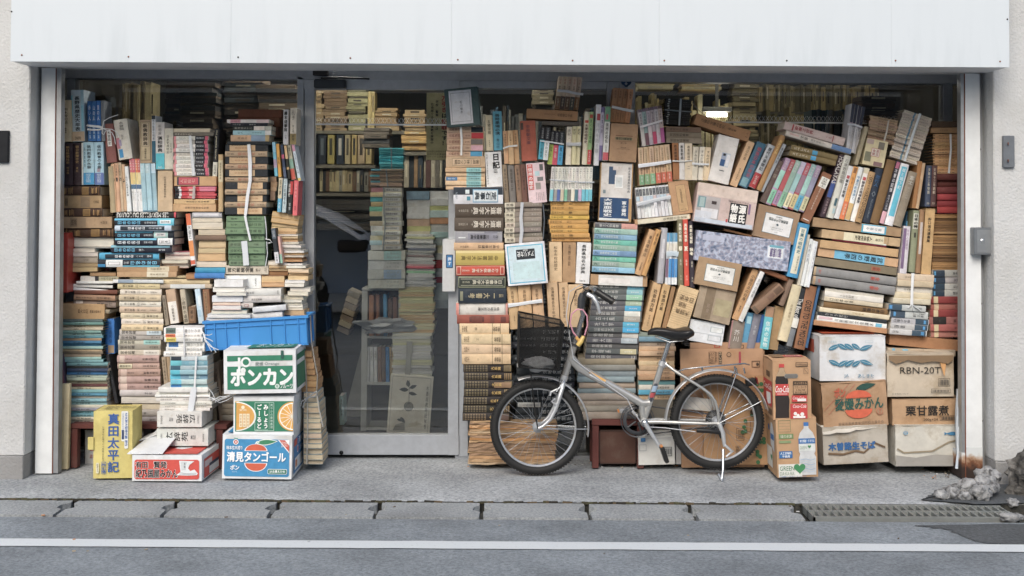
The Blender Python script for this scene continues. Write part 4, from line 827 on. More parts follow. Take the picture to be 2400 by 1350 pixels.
bk((383.5,692),(392.5,762),9,'8f8272','S',label='grey-brown slim book leaning beside the pale novel pile',group='slim books in the gap',tx=[(kj(5),.1,.8,.5,'3e352b','v')])
bk((398.5,678),(410,758),22,'b09574','S',label='tan book with long white title label leaning by the pale novel pile',group='slim books in the gap',bd=[(.36,.995,'d3cdc0',.05,.95)],tx=[('小諸教育誌',.45,.92,.3,'403830','v',.5)])
bk((427,678),(437,758),12,'b9ad97','S',label='beige book with bold dark title leaning in the crate gap',group='slim books in the gap',tx=[('小県聖水道顕',.22,.98,.8,'2f2a24','v')])
bk((450,718),(451,757),17,'7d5c40','S',label='short dark brown book with framed title in the gap',group='slim books in the gap',bd=[(.1,.9,'5d4430',.12,.88),(.13,.87,'86664a',.17,.83)],tx=[('美術',.2,.8,.5,'2c2018','v')])
bk((462,677),(472,758),12.5,'a9c6d8','P',label='pale blue mottled paperback leaning towards the blue crate',group='slim books in the gap',bd=[(.2,.5,'c4d6de',.1,.6),(.6,.8,'93b5ca',.3,.9)])
bk((482,678),(487,752),15,'8b6544','S',label='brown book with framed title strip just left of the crate',group='slim books in the gap',bd=[(.06,.86,'5d412b',.28,.76),(.07,.85,'94704e',.32,.72)],tx=[(kj(7),.1,.82,.3,'33241a','v',.52)])
# pile at the middle of the window
stk('the square book pile beside the green bundle',458,527,498,[(12,'a0a0a8','S',dict(x=(451,520),bd=[(.05,.9,'b2b2ba',.2,.8)],w='with lilac panel')),(9.5,'cabfa8','E',dict(x=(450,520),pg='d2c6ae')),(17,'c3b8a2','E',dict(x=(450,522),pg='d0c4ac')),(15,'8c7b66','E',dict(x=(465,527),pg='d0c0a2')),(12,'6f5648','S',dict(x=(458,530))),(17,'a88a66','E',dict(x=(466,529),pg='c9ab80')),(13.5,'a88a66','E',dict(x=(465,528),pg='cbb186')),(18,'a88560','E',dict(x=(464,528),pg='c39e6c')),(14,'b5a78f','E',dict(x=(460,530),pg='d6c9ae')),(14.5,'1c93b8','S',dict(x=(458,528),w='with worn corners')),(12,'2a6fae','S',dict(x=(456,526),w='with frayed edges'))],jit=0)
for q,(lab,x0_,x1_,y0_,hs_)in enumerate((('upper bundle of four olive green volumes tied with string',529,620,506,(13.5,14,16,15)),('lower bundle of four olive green volumes tied with string',535,623,566,(14,15,15,13)))):
    b=bundle(lab,((x0_+x1_)/2,y0_+58))
    stk('',x0_,x1_,y0_,[(h,'5f7a5e','X',dict(bd=[(.02,.98,'4a644b',.07,.93),(.025,.975,'66825f',.12,.88)],tx=[(kj(4),.46,.94,.56,'2b3a2c','v'),(kj(2),.12,.3,.4,'2b3a2c','v')]if q==0 else[(kj(4),.05,.42,.56,'2b3a2c','v'),(kj(3),.68,.82,.4,'2b3a2c','v')]))for h in hs_],par=b,jit=1.4,D=.18)
    if q==0:ribbon(b,[(574,505),(579,530),(587,564)],6,YB-.013,'dfe3e8');strands(b,[[(621,507),(624,535),(625,562)]],YB,r=.003)
    else:ribbon(b,[(572,565),(575,595),(577,622)],13,YB-.013,'d0d6dc');strands(b,[[(625,566),(627,595),(622,624)],[(622,560),(632,562),(638,568),(628,570)]],YB,r=.003)
bk((529,632.5),(629,633),21,'b3a897','X',D=.2,label='grey-beige slipcase with large brushed title under the green bundles',group='slipcases lying on magazine piles',tx=[('南方熊楠全集',.04,.66,.62,'27231e','v',.5,.02),('第七',.7,.82,.5,'4c4132','v'),('平凡社',.91,.96,.55,'3b342a','h')])
bk((502,663),(612,661),35,'cfd2d6','X',D=.16,Y=-.26,label='big white slipcase lying behind the white paged books',group='slipcases lying on magazine piles',tx=[('中世資料',.87,.9,.6,'4a4d52','h')])
stk('the white paged heap on the blue crate',500,570,656,[(17,'d9dadc','X',dict(x=(502,570))),(11,'d6d3cb','E',dict(x=(499,573),pg='e9e4d8')),(9,'d5d2cb','E',dict(x=(507,576),pg='ece8dd')),(15,'c3cad0','X',dict(x=(497,569))),(7,'c6b8aa','E',dict(x=(498,563),pg='dbcbb4')),(11,'d8a49c','E',dict(x=(498,564),pg='ebe2d2')),(10,'3f8390','E',dict(x=(496,578),pg='e6ddcc')),(8.5,'d5d7d9','E',dict(x=(486,586),pg='efece4')),(8.5,'d8d9da','E',dict(x=(484,586),pg='f0ede6'))],jit=0,Y=-.36,D=.16)
stk('the white spine heap on the blue crate',569,658,678,[(17,'c9c9c8','S',dict(x=(569,659),tx=[('郡史誌',.12,.3,.4,'5b5b5b','v'),('版',.9,.94,.6,'5b5b5b','h')],sl=-.02)),(15,'c3bfb9','S',dict(x=(568,658),tx=[('第四回選書',.24,.52,.4,'6d6259','v')],sl=-.02)),(12,'b4b0ab','S',dict(x=(563,593),tx=[('C2',.3,.7,.6,'9a3c3c','h')])),(13,'ced3d9','P',dict(x=(592,670),sl=-.10,noun='magazine',y=0)if 0 else dict(x=(592,670),sl=-.08,noun='magazine')),(13,'d3d3d2','P',dict(x=(590,662),sl=-.06,noun='magazine')),(12,'c9c3b6','E',dict(x=(590,662),sl=-.04,pg='ddd5c4')),(9,'b3a48e','E',dict(x=(594,655),sl=-.04,pg='d2c3a8'))],jit=0,Y=-.33,D=.17)
# loose paper-backed column by the mullion
pc=[(638,701,14,'b9923f','c7a777',.16),(636,699,13,'b08c48','c3a272',.14),(637,697,10,'a99246','c9ab7d',.10),(636,697,13,'6f6a56','c3a173',.08),(646,694,6,'b98f68','c09a6a',0),(651,698,5,'d3cbb8','e2dac8',0),(656,698,6,'b79a72','cdb089',0),(657,698,8,'9c7448','c49c6a',0),(659,700,5,'cfc7b6','e6dfd0',0),(658,705,8,'d5d0c4','e9e4d8',.03),(658,705,8,'d5cfc2','e6dfd0',0),(666,712,6,'d8d4c9','ece7dc',0),(665,712,6,'9c7a52','c6a274',0),(666,711,5,'b9b2a2','ddd3bf',0),(664,707,6,'6f4a2c','9c6f42',0),(664,708,5,'b98a58','c79c68',0),(664,709,5,'d5d2ca','eae5da',0),(671,716,7,'d0c9ba','e3dac8',0),(675,723,10,'c8a878','d6bd96',.02),(677,723,6,'b08a5c','d2b183',0),(675,722,13,'a98457','cba576',.02),(668,714,7,'d8d5ce','eeeae0',0),(667,712,10,'cfcabf','e6e0d2',0),(680,727,10,'d6d1c5','e9e2d3',.02),(674,722,10,'d3cab8','e2d8c5',.02),(664,711,11,'c6bca8','dfd4bf',0),(662,707,7,'cfc8b8','e4dccc',0),(668,708,6,'d0c9ba','e6dfd0',0),(666,709,6,'d3cdbf','e9e2d4',0),(664,710,7,'d3cdbf','e6dfd0',0),(666,713,12,'bb9160','d0aa7a',0),(681,715,8,'d8d4ca','ece7dc',0)]
stk('the loose paperback column by the mullion',640,720,495,[(h*.955,c,'E',dict(x=(a,b_),pg=p_,sl=s_,noun='thin book'))for a,b_,h,c,p_,s_ in pc[:16]],jit=0,Y=-.24,D=.15)
stk('the lower loose paperbacks by the mullion',640,720,617,[(h*.955,c,'E',dict(x=(a,b_),pg=p_,sl=s_,noun='thin book'))for a,b_,h,c,p_,s_ in pc[16:]],jit=0,Y=-.27,D=.15)
stk('the brown loose pages beside the green bundles',628,676,611,[(10,'d0c4ae','E',dict(x=(628,670),pg='e0d5c0',sl=.12)),(8,'a98258','E',dict(x=(630,676),pg='c9a679')),(6,'b08a60','E',dict(x=(630,676),pg='cfae82')),(11,'6d4426','E',dict(x=(626,675),pg='96683c')),(16,'b9936a','E',dict(x=(613,666),pg='c9a57a')),(10,'b58e62','E',dict(x=(613,666),pg='c79f70'))],jit=0,Y=-.25,D=.14)
bk((640,535),(650.5,617),10,'23282f','P',label='dark blue leaning paperback with white foot beside the green bundle',group='slim books in the gap',Y=-.3,bd=[(.0,.3,'4a5560'),(.68,.995,'c9ccd2')],tx=[('幻世',.06,.26,.6,'d5dadf','v'),('山本周',.72,.95,.5,'3a3f48','v')])
bk((653,554),(660,617),5.5,'d39a90','P',label='thin pink paperback with mint foot beside the dark leaning one',group='slim books in the gap',Y=-.3,bd=[(.66,.995,'86b7a4')])
# teal magazine piles by the post
tc=['4a5c5c','5d8786','b1a58c','b3a893','6f9895','8aa8a6','4d8492','9a7a58','2f6d92','3d83a8','86a8a4','a89070','6d5c4a','93806a','82a7a6','6f9ba0']
stk('the upper thin magazine pile by the post',142,242,749,[(6.25,c,'P',dict(noun='thin magazine',x=(141+R.uniform(-1,4),239+R.uniform(-3,4)),tx=[(kj(R.randint(2,5)),.3,.6,.6,'2a3434','v')]if R.random()<.6 else[]))for c in tc],D=.21,Y=-.3)
tc2=['5f9299','22282c','2c3c58','2b6a9c','9aa49a','97a08f','a99f88','5a3034','b5a88c','6a9da3','4688a3','8c8778','6a9aa6','84b0b4','b9b2a2','8f8e98','5f97a3','5a8c98','bdb4a2','b3aea4']
stk('the lower thin magazine pile by the post',155,254,850,[(7.05,c,'P',dict(noun='thin magazine',x=(153+R.uniform(0,4),252+R.uniform(-3,3)),tx=[(kj(R.randint(2,5)),.25,.6,.6,'2a3434','v')]if R.random()<.6 else[]))for c in tc2],D=.21,Y=-.3)
bk((256.5,747),(258,829),22,'1f74c4','P',label='bright blue upright binder with torn tan foot in the dark gap',group='slim books in the gap',Y=-.22,bd=[(.76,.98,'a38a6a',.05,.7)],tx=[('中山道民俗',.06,.7,.34,'0e3f78','v',.4)])
bk((251,831),(273,945),8,'1a1f26','P',label='thin black leaning book below the bright blue binder',group='slim books in the gap',Y=-.25,tx=[(kj(8),.2,.6,.3,'6b7076','v')])
row('the tan spines behind the white tied bundles',[((383,836),(390,905),10,'9c8c74','S',dict(tx=[(kj(6),.1,.8,.5,'3e352b','v')])),((394,836),(400,905),10,'9a8262','S',{})],Y=-.28)
row('the dark spines wedged left of the fruit cartons',[((491,833),(503,985),11,'7c6c58','S',dict(tx=[(kj(7),.1,.6,.4,'33291f','v')])),((505,850),(520,990),12,'84735e','S',dict(tx=[(kj(7),.1,.6,.4,'33291f','v')])),((488,905),(494,985),9,'6e6558','S',{})],Y=-.24)
stk('the grey-brown pile hidden behind the fruit cartons',520,552,900,[(16,'7d7466','S'),(14,'877a68','S'),(15,'746a5c','S'),(13,'8a7d6c','S'),(15,'776c5e','S'),(14,'7d7466','S')],Y=-.24,D=.14)
# white tied bundles standing forward on the carton
YF=-.47
b=bundle('white novel bundle with coloured paper labels tied with string',(430,833),YF)
lb_=['5f7168','d2622c','c9b23c','2d6ca8',None,None]
stk('',386,475,768,[(h,'dedbd3','P',dict(x=xx,bd=[(.05,.31,c)]if c else[],tx=([('司馬遼太郎',.07,.29,.5,'2c2c26','V')]if c else[('司馬遼太郎',.06,.3,.4,'6b675f','V')])+[('坂の上の雲',.54,.96,.62,'85817a','V')]))for h,c,xx in zip((14.5,8,11,12,10.5,11.5),lb_,((384,474),(384,472),(385,475),(391,479),(389,479),(384,473)))],par=b,jit=0,Y=YF,D=.14)
ribbon(b,[(430,764),(431,800),(432,834)],4,YF-.012,'cfd0d2')
strands(b,[[(474,776,.01),(480,785,.03),(490,786,.05),(497,783,.06)],[(474,776,.01),(482,792,.03),(492,796,.05),(499,800,.06)],[(474,777,.01),(481,800,.04),(493,812,.05),(512,820,.05)],[(474,777,.01),(483,798,.04),(500,816,.05),(506,826,.05)],[(474,778),(486,806,.05),(496,824,.05)]],YF,r=.0022)
b=bundle('bundle of blue marbled books tied with white string',(440,911),YF)
stk('',399,486,834,[(11,'a6bcc4','P',dict(bd=[(.02,.3,'23303a'),(.3,.68,'b4c4c8')])),(12,'5f93a4','P',dict(bd=[(0,.3,'4fb0bc'),(.5,.9,'7ea4b2',.2,.8)])),(10.5,'9db0b2','P',dict(bd=[(.02,.28,'2d5868'),(.6,.98,'7a8d92',.3,1)])),(10.5,'7fa9b8','P',dict(bd=[(0,.26,'3fb2cc')])),(11.5,'6c97ac','P',dict(bd=[(0,.28,'38a8cc'),(.5,.8,'88aebc',.1,.7)])),(11.5,'a9c2c6','P',dict(bd=[(0,.3,'5cb4d2')])),(9,'8fb4bd','P',dict(bd=[(.02,.3,'2678b4')]))],par=b,jit=1,Y=YF,D=.14)
ribbon(b,[(460,833),(458,870),(456,912)],5,YF-.012,'d7dadd')
b=bundle('bundle of white magazines with wide string knot on the dictionaries',(430,964),YF)
stk('',368,495,908,[(12,'d3d2ce','P',dict(x=(371,488))),(5.5,'c9c4bb','P',dict(x=(366,492))),(5.5,'d6d3cc','P',dict(x=(363,492),tx=[(kj(6),.1,.4,.5,'8a857c','v')])),(10,'d2cec4','P',dict(x=(366,493),tx=[(kj(6),.08,.3,.4,'77726a','v'),(kj(5),.5,.7,.4,'77726a','v')])),(8,'d6d2ca','P',dict(x=(375,497),tx=[(kj(6),.1,.3,.5,'77726a','v'),(kj(5),.7,.9,.5,'77726a','v')])),(7,'c9c3b8','P',dict(x=(375,497),tx=[(kj(6),.1,.3,.5,'77726a','v'),(kj(5),.7,.9,.5,'77726a','v')])),(7,'cfcbc3','P',dict(x=(374,492),tx=[(kj(6),.1,.3,.5,'77726a','v')]))],par=b,jit=0,Y=YF,D=.2)
ribbon(b,[(455,908),(452,925),(449,945),(446,965)],13,YF-.012,'d3d8de')
strands(b,[[(490,912,.02),(497,920,.05),(503,932,.06),(506,944,.05)],[(490,930,.02),(510,940,.06),(530,932,.07),(548,924,.05)],[(490,931,.02),(512,936,.06),(528,930,.07),(549,921,.05)],[(490,930,.02),(515,944,.06),(532,938,.07),(550,926,.05)],[(488,934,.02),(500,938,.05),(515,930,.06),(536,928,.06)]],YF,r=.0018)
for lab,xx,yc,t,md,u in(('upper white boxed dictionary with upside-down black title',(368,473),983,37,'V',1),('lower white boxed dictionary with large black title on the red carton',(367,488),1025,41,'v',0)):
    o=bk((xx[0],yc),(xx[1],yc),t,'cbccc8','X',D=.24,Y=YF-.03,yaw=0,label=lab,group='white boxed dictionaries on the red carton',tx=([('広辞苑',.42,.86,.66,'1f2022','V',.46,.012),('第四版',.27,.36,.3,'3a3b3d','V'),('岩波書店',.08,.12,.6,'55565a','h'),('新村出編',.9,.94,.55,'55565a','h')]if u else[('広辞苑',.18,.62,.62,'1f2022','v',.46,.012),('第四版',.66,.76,.28,'3a3b3d','v'),('岩波書店',.89,.92,.5,'55565a','h'),('新村出編',.08,.11,.5,'55565a','h')]))


# ------------------------------------------------------------------ books between the door and the big window
def slab(TL,TR,BR,BL,col,k='F',D=.03,**o):
    """a book shown by its front cover: four photo corners; the long axis runs from the top edge to the bottom edge"""
    A=((TL[0]+TR[0])/2,(TL[1]+TR[1])/2);B_=((BL[0]+BR[0])/2,(BL[1]+BR[1])/2)
    t=(math.dist(TL,TR)+math.dist(BL,BR))/2
    o.setdefault('yaw',0);return bk(A,B_,t,col,k,D=D,**o)
# on such a cover the axis u runs down the cover and v runs from its right edge to its left
gC='books piled beside the door handle'
slab((1039.5,209),(1119,203),(1127,293),(1046,298),'37514f',D=.06,Y=-.33,tilt=rad(6),label='dark green hardback with big white title plate facing out',group=gC,bd=[(.06,.94,'d2d4da',.2,.87),(.12,.88,'8d9096',.25,.82),(.13,.87,'d2d4da',.262,.808)],tx=[('石川啄木',.33,.68,.085,'3b3f46','v',.52)])
b=bundle('tied set of five tan story volumes with coloured corner tags',(1090,362))
stk('',1047,1133,297,[(h,'c09b7e','P',dict(bd=[(.66,.98,c,.06,.94)],tx=[('古典落語',.06,.36,.62,'8a4f40','v'),(kj(3),.5,.62,.3,'6d4a3c','v')]))for h,c in zip((13.5,15,14,14,13.5),('1e2a33','b8262e','6a6560','d79aa6','3d97c0'))],par=b,jit=1.5);ribbon(b,[(1080,296),(1082,330),(1081,364)],5,YB-.013,'e3e3e0')
bk((1045,380),(1137,379),26,'c3a27e','X',label='tan slipcase with framed upside-down title under the tagged story set',group=gC,bd=[(.17,.88,'6b533e',.16,.86),(.175,.875,'c5a682',.19,.83)],tx=[('書道一体八ッ目鏡',.22,.84,.5,'33281e','V')])
stk('the peach pile with turquoise titles beside the handle',1044,1137,393,[(10.2,'d6ad80','P',dict(x=(1044+R.uniform(-1,1),1137),bd=[(.53,.9,'7fb9bd')]+([(.02,.3,'2a6fa8',.15,.95)]if i==2 else[]),tx=[('日本の歴史',.58,.87,.5,'3b6a70','v')]+([('歴史',.06,.26,.5,'dfe9f2','v')]if i==2 else[]),w='with blue tag' if i==2 else ''))for i in range(5)],jit=.5)
bk((1145.5,270),(1148,353),16.5,'cfbb95','S',label='cream calligraphy dictionary standing against the sky blue slipcase',group=gC,tx=[('五體字類',.13,.55,.5,'2f2a22','v'),(kj(4),.7,.9,.22,'5c5140','v')])
bk((1165,261),(1167.5,352),21,'4d9ab3','S',label='sky blue upright book with bold black brush title',group=gC,tx=[('善時墨場必携',.06,.62,.62,'19313b','v',.5,.02),('青山社',.7,.96,.4,'1e3d49','v')])
bk((1155.5,356),(1159.5,437.5),38,'dadade','S',label='white book with heavy black diary title beside brown slim volumes',group=gC,tx=[('日記',.04,.5,.5,'1c1c1e','v',.34,.05),(kj(12),.06,.94,.1,'55555a','v',.9),('全編',.48,.62,.3,'333336','v',.4)])
b=bundle('three tan upright volumes tied with a white string',(1197,384))
row('',[((1183.5,307),(1187.5,384),11,'bd9367','P',dict(tx=[('奈良井宿の記',.08,.55,.5,'5b4026','v')])),((1195.5,306),(1199.5,385),12,'c69d70','P',dict(tx=[('上松風土記',.08,.5,.45,'5b4026','v')])),((1207.5,305),(1212,384),12,'ba9062','P',dict(tx=[('木祖村誌',.08,.45,.45,'5b4026','v')]))],par=b)
ribbon(b,[(1179,348),(1192,343),(1213,341)],4,YB-.013,'dcdcd8')
bk((1236.5,283),(1241,377),36,'9c4f37','S',label='thick rust red book with torn upper corner',group=gC,bd=[(.05,.22,'3f3630',.8,.98)],tx=[('奈良朝文庫',.1,.6,.34,'5b3c4a','v')])
row('the row of brown slim volumes beside the pink book',[((1182,386),(1188,474),11.5,'86735f','S',dict(tx=[(kj(6),.1,.7,.45,'3d3228','v')])),((1197,387),(1202.5,474),15,'726a62','S',dict(tx=[(kj(6),.1,.7,.45,'3d3228','v')])),((1211.5,386),(1218,473),12.5,'85694f','S',dict(tx=[(kj(6),.1,.7,.45,'3d3228','v')])),((1225,385),(1231,473),13,'6a4739','S',dict(tx=[(kj(6),.1,.7,.45,'3d2820','v')]))])
slab((1232.5,383),(1275.5,380.5),(1282.5,474),(1240,476),'d3b3b9','S',D=.17,label='pink local history book with red title panel and sketched figures',group=gC,bd=[(.03,.67,'c24a44',.66,.96),(.04,.2,'5a5a5e',.08,.28),(.21,.33,'9ec4cc',.3,.56),(.36,.46,'6e6a6c',.12,.45),(.5,.66,'8a8480',.28,.56)],tx=[('信州の歴史',.11,.66,.26,'efe2df','v',.81,.03),('続',.035,.1,.2,'efe2df','v',.81)]+[(kj(7),.74,.95,.06,'55494c','v',.16+.1*i)for i in range(5)])
# the dictionary tower next to the door
dT='the dictionary tower beside the door'
fr=lambda u0,u1,c,i:[(u0,u1,c,.07,.93),(u0+.01,u1-.01,i,.14,.86)]
stk(dT,1066,1181,438,[
 (40,'d4d7db','S',dict(x=(1063,1179),bd=[(0,.995,'202b38',.01,.46),(.39,.9,'6f9fc0',.14,.92),(.405,.885,'c5d2da',.2,.86),(.24,.32,'c9d9de',.16,.4),(.27,.34,'3d7f93',.56,.8)],tx=[('定石事典',.42,.87,.54,'22303c','V',.53,.03),('囲碁',.04,.08,.5,'9aa6b0','V')],w='half navy half white',cn='ffffff')),
 (32,'4b3d32','S',dict(tx=[('書道大字典',.36,.96,.62,'d8cfc0','V',.5,.02),('上',.33,.37,.3,'d8cfc0','V'),(kj(5),.07,.28,.24,'b0a594','V')],w='with white brush title')),
 (31,'4e4035','S',dict(x=(1065,1180),tx=[('書道大字典',.38,.96,.62,'d8cfc0','V',.5,.02),('下',.34,.38,.3,'d8cfc0','V'),(kj(5),.08,.28,.24,'b0a594','V')],w='with white brush title')),
 (28,'8f8f9a','S',dict(x=(1067,1177),bd=[(.27,.9,'80808c',.2,.78),(.07,.22,'d6d8dc',.52,.62),(.62,.9,'74747e',.02,.2)],tx=[('三體筆順字典',.32,.72,.44,'2c2d33','V',.5,.02),('改訂',.8,.92,.3,'3b3c42','V')],w='with white mark')),
 (18,'c29c70','S',dict(x=(1064,1180),tx=[('字典文章講話',.48,.92,.5,'33271a','V'),(kj(4),.12,.3,.36,'5b4731','V')])),
 (35,'bfa647','S',dict(x=(1068,1182),tx=[('中国書法大字典',.1,.88,.36,'4a3a12','V')],w='in plastic wrapper',m='plastic')),
 (24,'b33d27','S',dict(x=(1069,1183),bd=[(.01,.1,'d8b8a0',.1,.9),(.02,.09,'a83823',.16,.84),(.91,.99,'d8b8a0',.1,.9),(.92,.98,'a83823',.16,.84),(.1,.92,'cc8a74',.06,.1),(.1,.92,'cc8a74',.9,.94)],tx=[('かな書体大字典',.32,.88,.46,'e3cdb8','V',.5,.02),(kj(4),.12,.28,.24,'e3cdb8','V')],w='with cream lettering')),
 (30,'29332c','S',dict(x=(1073,1186),bd=fr(.015,.985,'8f9378','29332c')+[(.06,.94,'b9b79c',.24,.27),(.06,.94,'b9b79c',.74,.77)],tx=[('日本書体大字典',.3,.92,.4,'cfcab4','V',.5,.02),(kj(4),.09,.25,.2,'b9b79c','V')],w='with ornate frame')),
 (34,'1c2836','S',dict(x=(1074,1187),bd=[(.02,.98,'3c4752',.03,.06),(.02,.98,'3c4752',.93,.96),(.04,.1,'7b7a62',.2,.85)],tx=[('一大書考',.2,.82,.42,'b7a880','V',.5,.02),('正篇',.84,.94,.3,'b7a880','V')],w='with gilt brush title')),
 (28,'d2c8bd','S',dict(x=(1069,1190),bd=[(.0,.055,'c0776a',0,1),(.96,1,'c58478',0,1),(.065,.075,'3b3a44',.04,.96),(.945,.952,'3b3a44',.04,.96)],tx=[('信州地方史文庫',.42,.84,.36,'3b342c','V')],w='with salmon ends')),
 (21,'8f4433','S',dict(x=(1071,1193),bd=[(.24,.38,'5d2e28',.2,.8),(.4,.52,'5d2e28',.2,.8),(.28,.48,'6a352c',.12,.88),(.64,.72,'743a2e',.05,.95),(.84,.94,'5d2e28',.2,.8)],noun='leather book',w='with dark ornaments'))],jit=.5,D=.2,Y=-.29)
stk('the tan numbered set in the dictionary tower',1080,1197,758,[(25,'c7a47c','S',dict(x=(1077,1193),bd=[(.66,.668,'4e3c2b',.0,1),(.82,.828,'4e3c2b',0,1)],tx=[('海音寺',.67,.82,.6,'2f261d','V'),(n_,.3,.36,.3,'2f261d','V'),(kj(3),.05,.16,.7,'7b664d','v')]))if i==0 else(h,'c9a77f','S',dict(x=(1081+i*.5,1197),bd=[(.62,.628,'4e3c2b',0,1),(.82,.828,'4e3c2b',0,1)],tx=[('海音寺',.66,.8,.6,'2f261d','V'),(n_,.3,.36,.3,'2f261d','V'),(kj(3),.05,.16,.7,'7b664d','v')]))for i,(h,n_)in enumerate(((25,'四'),(24,'三'),(23,'二'),(23.5,'一')))],D=.2,Y=-.29)
orn=[(.02,.5,'6d5f46',.1,.9)]+[(.03+.058*i,.05+.058*i,'2a241d',.12,.88)for i in range(8)]+[(.03,.49,'2a241d',.3,.37),(.03,.49,'2a241d',.62,.69),(.84,.99,'7d6a45',.1,.9)]+[(.86+.04*i,.872+.04*i,'2a241d',.12,.88)for i in range(3)]
stk('the black and gold ornamental set in the dictionary tower',1088,1200,853.5,[(19,'23201d','S',dict(x=(1088-abs(i-2),1201-abs(i-2)-(3 if i>3 else 0)),bd=orn+([(.62,.97,'8c6d4e',.2,.9)]if i==2 else[(.72,.98,'6d5a4a',.15,.9)]if i==6 else[]),tx=[('大系篇',.57,.78,.5,'c4a050','v',.5,.03)],w='with scuffed end' if i in(2,6)else ''))for i in range(7)],D=.2,Y=-.29)
b=bundle('bundle of eight grey-brown volumes with cream end labels',(1226,570))
stk('',1182,1270,475,[(11.8,'7f756a','P',dict(bd=[(.0,.27,'c3b6a0')],tx=[('演義',.04,.24,.72,'3a3128','v'),(kj(3),.72,.92,.5,'b8aea0','v')],cn='7f756a'))for i in range(8)],par=b,sl=-.03,jit=2);ribbon(b,[(1224,474),(1221,510),(1223,540),(1220,570)],8,YB-.014,'b9bdc4');strands(b,[[(1273,478),(1276,515),(1273,560)]],YB,'56606a',r=.004)
slab((1182,574),(1276,564.5),(1285,663),(1190.5,671.5),'d8dadb',D=.035,Y=-.33,tilt=rad(4),label='white boxed American history volume with turquoise frame facing out',group='covers facing the street',bd=[(.05,.95,'3f9fc4',.05,.95),(.075,.925,'b3d6df',.075,.925),(.15,.39,'23282d',.26,.73),(.45,.86,'a9ced8',.16,.84)],tx=[('アメリカ史',.18+.04,.33,.4,'e6e8e8','u')if 0 else('アメリカ史',.2,.33,.42,'e6e8e8','U',.495,.03),('図典',.155,.195,.12,'e6e8e8','U',.495)])
b=bundle('three large tan prefecture histories tied with white string',(1230,770))
row('',[((1199.5,672),(1208,771),25,'c49b6f','S',dict(tx=[('長野県史',.1,.5,.3,'5a4128','v'),(kj(4),.68,.82,.12,'5a4128','v')])),((1228,669),(1234,768),30,'c99d70','S',dict(tx=[('長野県史',.1,.5,.3,'5a4128','v'),(kj(4),.68,.82,.12,'5a4128','v')])),((1256.5,667),(1265,766),26,'c49b6f','S',dict(tx=[('長野県史',.1,.5,.3,'5a4128','v'),(kj(4),.68,.82,.12,'5a4128','v')]))],par=b,D=.19)
ribbon(b,[(1191,716),(1215,713),(1240,709),(1271,705)],9,YB-.015,'dbe0e4')
# craft set, town histories
stk('the mustard yellow craft series pile',1289,1381,473,[(h,c,'P',dict(x=(xa,xb),tx=[('日本の工芸',.03,.34,.66,'4e3b14','v'),(t_,.46,.58,.6,'3f300f','v')]))for h,c,xa,xb,t_ in((9,'b78a35',1290,1382,'紙'),(11,'bf9138',1291,1381,'染工'),(10.5,'bb8c36',1291,1380,'織'),(11,'c79a24',1289,1381,'金'),(11,'b98b3c',1286,1378,'石工'),(11,'c2933a',1288,1380,'陶磁'),(10,'bd8f3a',1289,1379,'木竹'),(10.5,'c0923c',1292,1382,'藤'),(9,'ba8d40',1293,1384,'ガラス'))],jit=0,D=.19,Y=-.25)
row('the wide town history row above the bicycle basket',[((1302,567),(1303,661),30,'c1a27a','X',dict(tx=[('松本市校誌歴史',.1,.72,.34,'4b3925','v')])),((1335,568),(1333.5,662),31,'9a7753','X',dict(tx=[('長野市誌',.06,.6,.24,'5c452d','v')],w='with worn top')),((1369.5,568.5),(1364.5,665),33.5,'dcdde0','X',dict(tx=[('長野県地名大辞典',.05,.76,.36,'26282b','v',.5,.02),('角川書店',.91,.95,.4,'4a4b4d','U')],w='with black title'))],D=.2)
row('the tan history row behind the handlebar',[((1293.5,662),(1300,766),26,'c29d72','X',dict(tx=[('信濃教育会五十年史',.1,.8,.34,'3b2d1e','v'),('下',.86,.92,.3,'3b2d1e','v')])),((1319.5,662),(1325,766),22,'bf9a70','X',dict(tx=[('信濃教育会五十年史',.1,.8,.38,'3b2d1e','v'),('上',.86,.92,.3,'3b2d1e','v')])),((1349,667),(1350,767),35,'c5a178','X',dict(tx=[('長野県史',.14,.5,.26,'7b6141','v')]))],D=.2)
stk('the black Chinese classics pile behind the front wheel',1204,1345,770,[(15.6,'18222b','S',dict(x=(1203+R.uniform(-4,8),1343+R.uniform(-5,4)),bd=([(.02,.42,'a9a9a4',.1,.8)]if i in(5,11)else[]),tx=[(kj(6),.46,.97,.66,'b4b6b4','v')]+([(kj(6),.04,.4,.4,'8d9092','v')]if i%3 else[]),w='with white lettering'))for i in range(14)],D=.2,Y=-.24)
# above: bundles at the top of the door leaf
b=bundle('topmost tied bundle of five beige volumes with dark paper bands',(1310,256),-.2)
row('',[((1315+11.2*i,179+.5*i),(1305.5+11*i,256+.7*i),11,'b99f86','P',dict(bd=[(.6,.995,('7a5f3e','4d443c','5f4634','433f3a','83603c')[i])],tx=[('近世',.06,.24,.5,'a4543f','v'),(kj(2),.28,.4,.4,'33291f','v'),(kj(3),.66,.92,.4,'c4b79c','v')]))for i in range(5)],par=b,Y=-.2);ribbon(b,[(1306,212),(1330,214),(1350,219),(1367,221)],6,-.2-.013,'c3c3c4')
bk((1234.5,266),(1354,272),23,'8f6641','X',Y=-.24,label='long kraft slipcase carrying the topmost beige bundle',group='slipcases crowning the pile',tx=[('島崎藤村全集',.6,.9,.4,'4b3722','v'),(kj(8),.34,.56,.16,'5d452c','v',.45)])
bk((1271,288),(1358,291),10,'52504a','P',Y=-.24,label='dark flat book with white dots under the long kraft slipcase',group='slipcases crowning the pile',tx=[('・・・・',.2,.5,.5,'c9c6ba','v')])
b=bundle('five upright comics with black heads and bright colour feet, tied',(1290,380))
